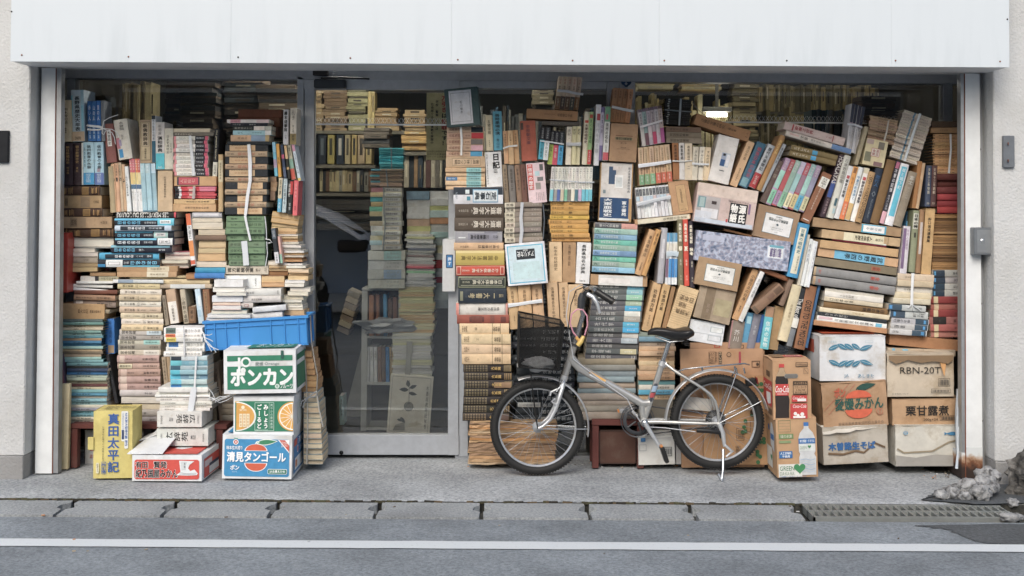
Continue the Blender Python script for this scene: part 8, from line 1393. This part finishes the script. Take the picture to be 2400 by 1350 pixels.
# transmission
mb=MB();rc=bbp-nb*.035-exb*.028;mb.revolve(rc,nb,[(.089,.002),(.091,.006),(.091,-.012),(.086,-.012),(.086,.002),(.089,.002)],mat('6f7276','metal',.35),48,zb);mb.revolve(rc,nb,[(.060,.0),(.079,.0),(.080,-.004),(.060,-.004),(.060,0)],mgry,40,zb)
for k in range(5):a=2*math.pi*k/5;d=exb*math.cos(a)+zb*math.sin(a);mb.tube([rc+d*.012,rc+d*.066],.006,mgry,6)
part('chainring',mb)
mb=MB();ck=[rc+zb*.082-nb*.004,cr2+zb*.030-nb*.035,cr2-zb*.030-nb*.035,rc-zb*.082-nb*.004];mb.tube([ck[0],ck[1]],.004,mgry,5);mb.tube([ck[3],ck[2]],.004,mgry,5);part('chain',mb)
mb=MB();mb.revolve(bbp,nb,[(0,.062),(.014,.060),(.019,.052),(.019,.038)],mchr,20,zb);mb.tube([bbp+nb*.052,Bp(1543,1043)+nb*.058],[.0125,.0095],malu,10);part('crank_arm',mb)
mb=MB();mb.tube([bbp-nb*.05,Bp(1476,962)-nb*.06],[.012,.0095],malu,10);part('crank_arm',mb)
for q,sg,dd in((Bp(1550,1056),1,Vector((.35,0,-1))),(Bp(1474,966),-1,Vector((1,0,.22)))):
    dx=(exb*dd.x+zb*dd.z).normalized();dz=nb.cross(dx);M=Matrix((dx,nb,dz)).transposed().to_4x4();M.translation=q+nb*(.10*sg)
    mb=MB();mb.box(-.042,.042,-.034,.034,-.011,.011,mblp if sg>0 else malu,.005,M);pd=part('pedal',mb);mb=MB();mb.box(-.05,-.0425,-.02,.02,-.007,.007,mat('d9862c','plastic'),.001,M);mb.build('reflector',pd)
# rear end: stays, rack, stand, reflector
for pa_,pc_,pr_ in(((1722,876),cr2,.004),((1781,938),cr2,.0036),((1375,1003),cf,.003)):
    mb=MB()
    for sg in(-1,1):mb.tube([Bp(*pa_)+nb*.035*sg,pc_+nb*.056*sg],pr_,mchr,8)
    part('mudguard_stay',mb)
for sg in():
    mb.tube([Bp(1722,876)+nb*.035*sg,cr2+nb*.058*sg],.004,mchr,8);mb.tube([Bp(1781,938)+nb*.034*sg,cr2+nb*.058*sg],.0036,mchr,8);mb.tube([Bp(1375,1003)+nb*.034*sg,cf+nb*.05*sg],.003,mchr,8)
mb=MB()
for off in(-.06,-.02,.02,.06):mb.tube([Bp(1590,870,off*.6),Bp(1603,865,off),Bp(1640,861,off),Bp(1745,852,off),Bp(1756,855,off*.6)],.004,mchr,8)
mb.tube([Bp(1600,868,-.07),Bp(1600,868,.07)],.004,mchr,8);mb.tube([Bp(1700,856,-.065),Bp(1700,856,.065)],.004,mchr,8);mb.tube([Bp(1645,862,0),Bp(1648,872,0)],.005,mchr,8);mb.tube([Bp(1722,858,.03),Bp(1722,876,.03)],.005,mchr,8)
for px in(1725,1743):mb.tube([Bp(px,862,.05),Bp(px+3,875,.05)],.0045,mchr,8)
part('rear_rack',mb)
mb=MB();q=Bp(1762,894);M=Matrix((exb,nb,zb)).transposed().to_4x4()@Matrix.Rotation(rad(-12),4,'Y');M.translation=q;mb.box(-.034,.022,-.024,.024,-.02,.018,mblp,.008,M);mb.box(.0225,.03,-.022,.022,-.021,.019,mat('7a2024','plastic',.2),.003,M);part('rear_reflector',mb)
mb=MB();ka=cr2+nb*.062
mb.tube([ka,Bp(1688,1010)+nb*.07,Bp(1692,1040)+nb*.075],[.013,.013,.009],malu,10);mb.tube([Bp(1688,1046)+nb*.08,Bp(1684,1090)+nb*.12,Bp(1679,1114)+nb*.14],.0075,mchr,10);mb.tube([Bp(1679,1113)+nb*.14,Bp(1672,1098)+nb*.13],.0075,mchr,10);mb.tube([Bp(1692,1036)+nb*.085,Bp(1708,1050)+nb*.09,Bp(1694,1062)+nb*.09],[.007,.010,.006],malu,8);part('kickstand',mb)
mb=MB();mb.tube([Bp(1628,1003)+nb*.065,Bp(1655,1004)+nb*.068,Bp(1680,1008)+nb*.068,Bp(1686,1020)+nb*.062],[.012,.013,.012,.010],mblp,10);part('derailleur_guard',mb)
# basket of black wire mesh
bk_=empty('basket',(0,0,0));bk_.parent=bike
q0={}
for nm,(x,y),off in(('ntl',(1219,743),.165),('ntr',(1322,762),.15),('nbr',(1311,868),.125),('nbl',(1216,861),.13)):q0[nm]=Bp(x,y,off)
for a in('tl','tr','br','bl'):v=q0['n'+a];off={'tl':.33,'tr':.30,'br':.25,'bl':.26}[a];q0['f'+a]=v-nb*off
mwire=mat('11161c','plastic',.45)
def lattice(P,nu,nv,nm,r_=.0009):
    a,b_,c_,d_=P;mb=MB();nn=(b_-a).cross(d_-a).normalized()
    def strip(p,q):
        t=(q-p).normalized();s_=t.cross(nn)*r_;mb.add([p-s_,p+s_,q+s_,q-s_],[(0,1,2,3)],mwire);mb.add([p-nn*r_,p+nn*r_,q+nn*r_,q-nn*r_],[(0,1,2,3)],mwire)
    for i in range(nu+1):t=i/nu;strip(a.lerp(b_,t),d_.lerp(c_,t))
    for i in range(nv+1):t=i/nv;strip(a.lerp(d_,t),b_.lerp(c_,t))
    mb.build(nm,bk_)
lattice((q0['ntl'],q0['ntr'],q0['nbr'],q0['nbl']),34,38,'mesh_side');lattice((q0['ftl'],q0['ftr'],q0['fbr'],q0['fbl']),34,38,'mesh_side');lattice((q0['ntl'],q0['ftl'],q0['fbl'],q0['nbl']),42,38,'mesh_front');lattice((q0['ntr'],q0['ftr'],q0['fbr'],q0['nbr']),40,36,'mesh_back');lattice((q0['nbl'],q0['nbr'],q0['fbr'],q0['fbl']),34,34,'mesh_floor')
mb=MB();mb.tube([q0[k]for k in('ntl','ntr','ftr','ftl')],.0042,mwire,8,True);mb.tube([q0[k]for k in('nbl','nbr','fbr','fbl')],.004,mwire,8,True)
for a in('tl','tr'):
    for s_ in 'nf':mb.tube([q0[s_+a],q0[s_+'b'+a[1]]],.003,mwire,6)
mb.build('basket_rim',bk_);mb=MB();mb.tube([Bp(1243,868,.06),Bp(1250,930,.055),cf+nb*.055],.0035,mwire,6);mb.tube([Bp(1243,868,-.06),cf-nb*.055],.0035,mwire,6);mb.tube([Bp(1314,790,.02),Bp(1340,812,.0)],.006,mwire,6);mb.build('basket_stay',bk_)
o=blob('rain_cover',Bp(1262,853,.04)+BO,.062,2.2,mat('a5a7a8','cloth'),(1.35,1.0,.62),.5);tag(o,'crumpled pale grey rain cover lying inside the black bicycle basket','rain cover')
lk=empty('cable_lock',Bp(1357,800,.06)+BO,'pink cable lock with yellow barrel hung on the bicycle stem','bicycle lock');LO=lk.location-BO
mb=MB();pts=[(1355,794),(1343,778),(1336,757),(1340,736),(1352,725),(1366,726),(1376,740),(1377,762),(1370,786)]
mb.tube([Bp(x,y,.05)-LO for x,y in pts],.0042,mat('d58fa4','plastic'),8);mb.build('lock_cable',lk);mb=MB();mb.tube([Bp(1354,810,.06)-LO,Bp(1362,800,.06)-LO,Bp(1368,788,.055)-LO],[.013,.014,.009],mat('d9b64a','plastic'),10);mb.tube([Bp(1350,790,.055)-LO,Bp(1360,802,.06)-LO],.0085,mat('d9a03c','plastic'),10);mb.build('lock_barrel',lk)


# ------------------------------------------------------------------ inside the shop
IM=MB();RI=random.Random(21)
pal=['8d6f4c','a5855a','6b543c','51463a','b39a72','3a3a3c','4a5a60','7a6a58','c3b088','5a3a30','32505a','938a7c']
warm=['a3916b','b5a681','96825a','bdb08c','857652','ad9a70','6d5c3c','9a8f74','4a4a42','c3a468']
def IB(x0,x1,y0,y1,z0,z1,c,M=None):IM.box(x0,x1,y0,y1,z0,z1,mat(c,'paper'),.0015,M)
def upright(px0,px1,pyb,pyt,Y,cols,D=.16,ragged=.25):
    x=W(px0,pyb,Y).x;x1=W(px1,pyb,Y).x;zb_,zt=W((px0+px1)/2,pyb,Y).z,W((px0+px1)/2,pyt,Y).z
    while x<x1:
        t=RI.uniform(.012,.035);h=(zt-zb_)*(1-ragged*RI.random());c=RI.choice(cols);y=Y+RI.uniform(0,.03)
        IB(x,min(x1,x+t*.96),y,y+D,zb_,zb_+h,c)
        if RI.random()<.6:k=mat(RI.choice(('3b3226','6b5a40','d8cba8')),'ink');zc=zb_+h*RI.uniform(.5,.7);IM.box(x+t*.3,x+t*.62,y-.0008,y,zc-h*.22,zc+h*.2,k)
        x+=t
def flat(px0,px1,pyb,pyt,Y,cols,D=.2,skew=0.0):
    xa,xb=W(px0,pyb,Y).x,W(px1,pyb,Y).x;z=W((px0+px1)/2,pyb,Y).z;zt=W((px0+px1)/2,pyt,Y).z;i=0;z0_=z
    while z<zt:
        t=RI.uniform(.012,.034);dx=skew*(z-z0_);c=RI.choice(cols);y=Y+RI.uniform(-.012,.012);IB(xa+dx+RI.uniform(-.012,.012),xb+dx+RI.uniform(-.015,.012),y,y+D,z,z+t*.95,c)
        if RI.random()<.5:IM.box(xa+dx+(xb-xa)*.3,xa+dx+(xb-xa)*.7,y-.0009,y-.0001,z+t*.3,z+t*.65,mat(RI.choice(('3b3226','c9bd9e')),'ink'))
        z+=t
def shelf(px0,px1,py,Y,D=.3):
    a,b=W(px0,py,Y),W(px1,py,Y);IM.box(a.x,b.x,Y-.02,Y+D,a.z-.022,a.z,mat('77705f','paint',.7))
# seen through the first window: dark piles close to the glass
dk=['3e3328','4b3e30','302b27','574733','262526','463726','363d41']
upright(283,352,300,188,.9,['8a7a55','a08f66','7a6c4c','b5a678'],.2,.1)
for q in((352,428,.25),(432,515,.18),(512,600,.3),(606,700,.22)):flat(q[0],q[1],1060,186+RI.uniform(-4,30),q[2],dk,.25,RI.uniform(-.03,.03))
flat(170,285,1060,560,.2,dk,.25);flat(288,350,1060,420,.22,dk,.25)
# seen through the door and the fixed leaf
shelf(736,1100,306,1.5)
for x0_,x1_,yt,cs in((736,757,208,['9a8058','a58c62']),(759,812,212,['8f7654','9c825a','755c40','80684a']),(814,860,212,['8f8a60','55503c','a09a6c']),(880,932,256,['ae9264','a38558']),(946,998,262,['b39668','a88a5c'])):flat(x0_,x1_,306,yt,1.5,cs,.18)
upright(861,877,306,214,1.5,['c9ad6a'],.16,.0);flat(944,998,352,312,.9,['b8924e','a8854f'],.18);shelf(940,1060,356,.9);upright(946,1052,440,360,.9,['5a3a34','6b6458','22303c','8a6a44','a09680','20262a'],.18,.1);flat(850,912,346,300,.8,['3a3a3a','5a5044'],.2)
shelf(736,880,386,1.45)
for x0_,x1_,c_,c2 in((746,764,'16222c','5b666c'),(767,784,'9a8a3c','33301c'),(788,806,'142634','c9c3b0'),(808,821,'a8966c','4b4230'),(824,836,'b59a58','14161a'),(838,855,'a8906c','3b3226'),(857,871,'b8a064','4b4230')):
    a,b_=W(x0_,384,1.45),W(x1_,316,1.45);IB(a.x,b_.x,1.45,1.62,a.z,b_.z,c_);w_=b_.x-a.x;IM.box(a.x+w_*.3,b_.x-w_*.3,1.4488,1.4499,a.z+(b_.z-a.z)*.3,b_.z-(b_.z-a.z)*.12,mat(c2,'ink'))
shelf(736,880,452,1.45);upright(748,875,449,392,1.45,['a8966c','b8a878','6b4c34','22262a','8a8678','b5a070'],.18,.12);flat(738,870,540,470,1.0,['22262a','2c2a28','33302c','3a342c'],.3)
shelf(736,1100,200,1.55)
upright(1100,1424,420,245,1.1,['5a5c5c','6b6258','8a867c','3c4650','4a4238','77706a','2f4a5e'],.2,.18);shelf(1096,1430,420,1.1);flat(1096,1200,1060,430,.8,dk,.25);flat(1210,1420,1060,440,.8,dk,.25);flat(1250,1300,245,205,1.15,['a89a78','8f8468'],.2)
# seen through the big window: lit rows at the back
shelf(1488,1720,470,1.15);upright(1490,1716,470,206+12,1.15,['c9b678','d8c890','b59f66','e0d4a6','a8945c','8d7c50'],.18,.18);flat(1492,1580,210,190,1.15,['d8c890','cdb87c'],.18);flat(1600,1690,214,188,1.15,['d8c890','c3a05c'],.18)
flat(1716,1775,470,195,1.2,['a89a70','8f8055','b5a070','6d6242'],.18);shelf(1716,1990,470,1.5);upright(1778,1990,470,250,1.5,['8a7b4c','9f8f5e','6d6040','b3a06a','7a7046'],.18,.3);shelf(1716,2060,262,1.7);upright(1780,2060,262,190,1.7,['8f835c','a8986a','6b6244','b09a60'],.18,.2)
upright(1905,1990,345,255,.35,['2c3a4a','4a3c30','1f3a40'],.2,.05);flat(2020,2100,330,225,.3,['5a4030','4a382c'],.2)
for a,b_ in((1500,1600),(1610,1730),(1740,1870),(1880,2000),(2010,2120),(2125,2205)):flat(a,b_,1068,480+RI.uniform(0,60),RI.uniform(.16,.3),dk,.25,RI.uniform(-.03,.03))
o=IM.build('stored_books');tag(o,'books crammed on shelves and in dark piles inside the shop','stored books',None,'stuff')
# distinct piles right behind the door glass
YI=.24;gi='tied piles inside the glass door'
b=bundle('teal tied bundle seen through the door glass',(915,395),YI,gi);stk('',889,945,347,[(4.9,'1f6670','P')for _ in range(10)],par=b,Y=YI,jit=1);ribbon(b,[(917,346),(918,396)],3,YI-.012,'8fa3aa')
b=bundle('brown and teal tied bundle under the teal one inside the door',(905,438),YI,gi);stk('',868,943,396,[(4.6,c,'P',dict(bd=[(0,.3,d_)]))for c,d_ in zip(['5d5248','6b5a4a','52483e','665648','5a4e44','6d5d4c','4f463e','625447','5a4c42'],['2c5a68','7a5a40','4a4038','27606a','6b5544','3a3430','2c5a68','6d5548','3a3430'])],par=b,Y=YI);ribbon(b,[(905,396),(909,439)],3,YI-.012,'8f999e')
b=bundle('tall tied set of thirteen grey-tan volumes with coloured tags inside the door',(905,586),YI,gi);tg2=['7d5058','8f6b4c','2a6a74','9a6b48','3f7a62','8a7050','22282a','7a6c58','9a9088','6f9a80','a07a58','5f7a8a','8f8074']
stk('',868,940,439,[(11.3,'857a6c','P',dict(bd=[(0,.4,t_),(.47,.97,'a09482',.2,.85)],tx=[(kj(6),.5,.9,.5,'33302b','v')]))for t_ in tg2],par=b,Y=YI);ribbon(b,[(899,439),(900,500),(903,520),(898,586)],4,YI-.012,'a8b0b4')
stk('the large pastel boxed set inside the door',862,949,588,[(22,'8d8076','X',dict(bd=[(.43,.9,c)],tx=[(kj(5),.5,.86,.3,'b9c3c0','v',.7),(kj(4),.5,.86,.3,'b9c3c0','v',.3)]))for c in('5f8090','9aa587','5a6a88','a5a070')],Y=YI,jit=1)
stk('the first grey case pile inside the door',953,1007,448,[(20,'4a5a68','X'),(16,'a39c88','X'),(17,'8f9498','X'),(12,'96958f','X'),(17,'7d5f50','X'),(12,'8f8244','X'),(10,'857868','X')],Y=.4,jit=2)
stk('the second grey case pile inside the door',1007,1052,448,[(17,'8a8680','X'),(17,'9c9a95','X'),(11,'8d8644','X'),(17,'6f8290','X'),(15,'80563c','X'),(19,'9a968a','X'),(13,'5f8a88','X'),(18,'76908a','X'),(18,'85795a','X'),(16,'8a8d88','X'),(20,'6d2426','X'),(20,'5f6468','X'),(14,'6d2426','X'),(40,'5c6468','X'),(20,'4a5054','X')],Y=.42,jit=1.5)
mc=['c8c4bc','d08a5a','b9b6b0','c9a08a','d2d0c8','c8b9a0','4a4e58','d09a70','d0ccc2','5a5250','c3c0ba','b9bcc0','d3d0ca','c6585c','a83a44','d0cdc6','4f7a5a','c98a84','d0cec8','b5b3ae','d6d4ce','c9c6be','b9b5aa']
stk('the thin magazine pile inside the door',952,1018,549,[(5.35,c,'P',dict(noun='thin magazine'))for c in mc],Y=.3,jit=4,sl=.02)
def pgpile(label,x0,x1,y0,y1,Y,cs):
    o=empty('paper_stack',W(x0,y1,Y),label,'paper stack');y=y0
    while y<y1:
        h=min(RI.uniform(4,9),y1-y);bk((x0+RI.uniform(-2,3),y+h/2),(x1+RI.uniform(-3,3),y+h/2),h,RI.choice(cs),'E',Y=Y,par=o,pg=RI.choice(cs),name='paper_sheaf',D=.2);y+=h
    return o
pgpile('stack of browned paper under the thin magazines inside the door',936,1016,672,780,.3,['8a6b48','9c7a52','a5845a','7d6244'])
o=pgpile('taped stack of cream pamphlets above the plant print inside',920,1010,780,881,.27,['a8946f','b5a27c','c0ae8a','9a845e']);ribbon(o,[(960,800),(958,840),(955,881)],14,.255,'a9a79e')
# plant print
mw,L=frame_mw((966,880),(956,1017),.16);o=empty('framed_print',(0,0,0),'framed ink print of an uprooted plant behind the door glass','framed print',mw=mw);Hh=100*S(.16)
mb=MB();mb.box(-L/2,L/2,0,.02,-Hh/2,Hh/2,mat('d8d0ba','card'),.002);mb.build('print_board',o);f=Face((-L/2,0,-Hh/2),(1,0,0),(0,0,1),(0,-1,0),L,Hh)
for a in((.03,.97,.05,.055),(.03,.97,.945,.95),(.03,.035,.05,.95),(.965,.97,.05,.95)):f.layer=1;f.rect(*a,'5b574c')
def lf(u,v,du,dv,wd):leaf(f,u,v,u+du,v+dv,wd,'3a3d38')
f.line([(.08,.56),(.45,.53)],.003,'4a4a42');lf(.2,.56,-.12,.04,.012);lf(.25,.56,.0,.22,.012);lf(.3,.55,.02,-.2,.010);lf(.22,.54,-.06,-.17,.010);f.disc(.53,.53,.028,'7d7a6c');f.disc(.53,.53,.022,'94907f')
for k in range(9):f.line([(.45,.53),(.58+.02*(k%3),.36+.04*k)],.0012,'5b574c')
f.text('水墨画歳時記秋冬',.15,.9,.08,.15,'33322e','v');lf(.72,.7,.1,-.12,.010);lf(.76,.78,.02,-.2,.008);f.poly([(.8,.6),(.94,.58),(.95,.86),(.85,.8)],'8a8678');f.finish(o,'ink_drawing')
# white shelf unit with slim books
o=empty('shelf_unit',W(848,1010,.36),'narrow white shelf unit with slim books inside the door','shelf unit');L0=o.location;mwp=mat('c4c4be','paint')
def sb(px0,py0,px1,py1,d0,d1,nm):
    a,b_=W(px0,py0,.36),W(px1,py1,.36);mb=MB();mb.box(a.x-L0.x,b_.x-L0.x,d0,d1,b_.z-L0.z,a.z-L0.z,mwp,.002);mb.build(nm,o)
sb(848,682,859,1010,0,.25,'side_panel');sb(934,682,942,1010,0,.25,'side_panel');sb(859.5,788,933.5,794,.002,.24,'shelf');sb(859.5,896,933.5,903,.002,.24,'shelf');sb(859.5,1002,933.5,1009,.002,.24,'shelf');sb(848,675,942,681.5,.0,.25,'top_panel')
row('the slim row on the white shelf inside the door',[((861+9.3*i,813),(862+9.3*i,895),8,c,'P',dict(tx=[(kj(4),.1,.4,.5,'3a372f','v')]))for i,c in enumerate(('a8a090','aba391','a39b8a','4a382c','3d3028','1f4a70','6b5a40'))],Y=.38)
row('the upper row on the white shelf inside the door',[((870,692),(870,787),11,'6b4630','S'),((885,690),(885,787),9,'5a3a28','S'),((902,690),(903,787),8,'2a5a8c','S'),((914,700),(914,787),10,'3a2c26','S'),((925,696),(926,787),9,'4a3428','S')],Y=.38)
mb=MB();A=W(806,976,.55);o=empty('leaning_board',A,'grey panel leaning on the white shelf unit inside','panel');mb.add([(0,0,0),(.14,0,0),(.14,.05,.42),(.10,.05,.42)]+[(0,.012,0),(.14,.012,0),(.14,.062,.42),(.10,.062,.42)],[(0,1,2,3),(7,6,5,4),(0,4,5,1),(1,5,6,2),(2,6,7,3),(3,7,4,0)],mat('9a9890','paint'));mb.build('panel_board',o)
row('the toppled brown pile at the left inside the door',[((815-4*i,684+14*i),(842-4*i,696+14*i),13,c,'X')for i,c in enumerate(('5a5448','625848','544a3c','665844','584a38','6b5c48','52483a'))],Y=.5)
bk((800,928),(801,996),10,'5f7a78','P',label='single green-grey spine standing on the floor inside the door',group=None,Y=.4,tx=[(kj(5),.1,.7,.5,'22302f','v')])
o=blob('plastic_bag',W(905,763,.28),.10,6.1,mat('9a9da0','plastic',.4),(1.5,.5,.35),.7,None,3,True);tag(o,'crumpled clear plastic bag lying on the shelf inside the door','plastic bag')
# poster
a,b_=W(1000,217,.12),W(1060,375,.12);o=empty('warning_poster',(a.x,.12,b_.z),'yellowed shoplifting warning poster with red and black vertical lettering','poster');w_,h_=b_.x-a.x,a.z-b_.z
mb=MB();mb.box(0,w_,0,.0015,0,h_,mat('b9ae7c','paper'));mb.build('poster_sheet',o);f=Face((0,0,0),(1,0,0),(0,0,1),(0,-1,0),w_,h_)
f.text('万引き',.56,.82,.04,.30,'b0302a','d',.05);f.text('は',.56,.82,.30,.39,'2a2a28','d',.05);f.text('犯罪',.56,.82,.39,.56,'b0302a','d',.05);f.text('です！',.58,.82,.56,.79,'2a2a28','d',.05);f.text('学校、警察、小売店',.34,.46,.11,.56,'3a3a34','d',.03);f.text('社会総ぐるみで運動を展開中',.16,.28,.15,.77,'3a3a34','d',.03);f.text('日本書店商業組合連合会',.04,.95,.86,.89,'5b573f');f.text('出版文化産業振興財団',.04,.95,.90,.93,'5b573f');f.text('リサイクル読書推進会',.04,.95,.94,.965,'5b573f');f.finish(o)
# lamps that burn inside, plus an unseen tube added to brighten the door piles
m_e,n,l,p=newmat('lamp_tube');p.inputs['Emission Color'].default_value=(1,.95,.86,1);p.inputs['Emission Strength'].default_value=11
m_e2=m_e.copy();m_e2.node_tree.nodes['Principled BSDF'].inputs['Emission Strength'].default_value=100
for(px,py,Y,ln,lab)in((1680,269,1.05,.13,'short glowing lamp among the lit books in the big window'),(900,60,1.0,1.2,'fluorescent tube at the ceiling behind the door'),(820,60,.16,1.0,'added unseen fill tube behind the glass door header'),(1850,60,.85,1.2,'fluorescent tube at the ceiling behind the big window')):
    c_=W(px,py,Y);c_.z=min(c_.z,2.52);o=empty('ceiling_lamp',c_,lab,'lamp','lamps inside the shop');mb=MB();mb.tube([(-ln/2,0,0),(ln/2,0,0)],.014,m_e2 if Y<.5 else m_e,12);mb.build('lamp_tube',o);mb=MB();mb.box(-ln/2-.03,ln/2+.03,-.035,.035,.02,.05,mat('c9c6bc','paint'),.004);mb.box(-.01,.01,-.01,.01,.05,HC-c_.z,mat('8d8a82','paint'));mb.build('lamp_housing',o)


# ------------------------------------------------------------------ across the street (met only as reflections in the glass)
mb=MB();mo=mat('4c4a47','card');mo2=mat('2a2d31','plastic',.2)
mb.box(-30,30,-19.2,-19,0,5.0,mo);mb.box(-30,30,-19.5,-18.6,5.0,5.3,mat('4a4a4c','card'))
for k in range(-9,10):mb.box(k*3.1-.9,k*3.1+.9,-18.99,-18.95,.9,2.3,mo2);mb.box(k*3.1-.8,k*3.1+.8,-18.99,-18.95,3.3,4.6,mo2)
o=mb.build('opposite_wall');o['kind']='structure'
car=empty('parked_car',(-3.9,-9.2,0),'silver hatchback parked across the street, mirrored in the glass door','car');mcar=mat('f4f6f8','clean',.25)
prof=[(-2.1,.30),(-2.1,.72),(-1.95,.86),(-1.1,.98),(-.35,1.42),(.2,1.52),(1.1,1.47),(1.55,1.30),(2.02,1.02),(2.12,.90),(2.16,.62),(2.10,.32)]
mb=MB();vs=[];fs=[];N=len(prof);secs=((-.80,.95),(-.72,1.0),(0,1.03),(.72,1.0),(.80,.95))
for(y,k)in secs:vs+=[(x*(.985 if abs(y)>.75 else 1),y*(.86 if z>1.05 else 1),.3+(z-.3)*k)for x,z in prof]
for i in range(len(secs)-1):
    for j in range(N):fs.append((i*N+j,i*N+(j+1)%N,(i+1)*N+(j+1)%N,(i+1)*N+j))
fs+=[tuple(range(N)),tuple(range(4*N,5*N))[::-1]];mb.add(vs,fs,mcar,True);mb.build('body',car)
mb=MB();sd_=[(-.95,1.02),(-.34,1.34),(.2,1.43),(1.1,1.38),(1.5,1.2),(1.2,1.0)];mb.add([(x,.81-.09*(z-1),z)for x,z in sd_],[tuple(range(6))],mo2);mb.add([(1.56,-.58,1.29),(1.56,.58,1.29),(2.0,.66,1.05),(2.0,-.66,1.05)],[(0,1,2,3)],mo2);mb.build('window',car)
mb=MB();mb.box(1.72,2.1,.60,.815,.82,.98,mat('2a1416','plastic',.15),.03);mb.build('tail_lamp',car)
for x in(-1.35,1.3):
    mb=MB();mb.revolve((x,.78,.31),(0,1,0),[(0,.04),(.2,.04),(.22,.05),(.31,.04),(.31,-.12)],mrub,32);mb.build('wheel',car)


bpy.data.objects.remove(_to); bpy.data.curves.remove(_tc)
dup = [k for k, v in USED.items() if v > 1 and k]
if dup: print('DUPLABELS', dup[:20])
print('NTHINGS', len([o for o in SC.objects if o.parent is None]), 'ALL', len(SC.objects))
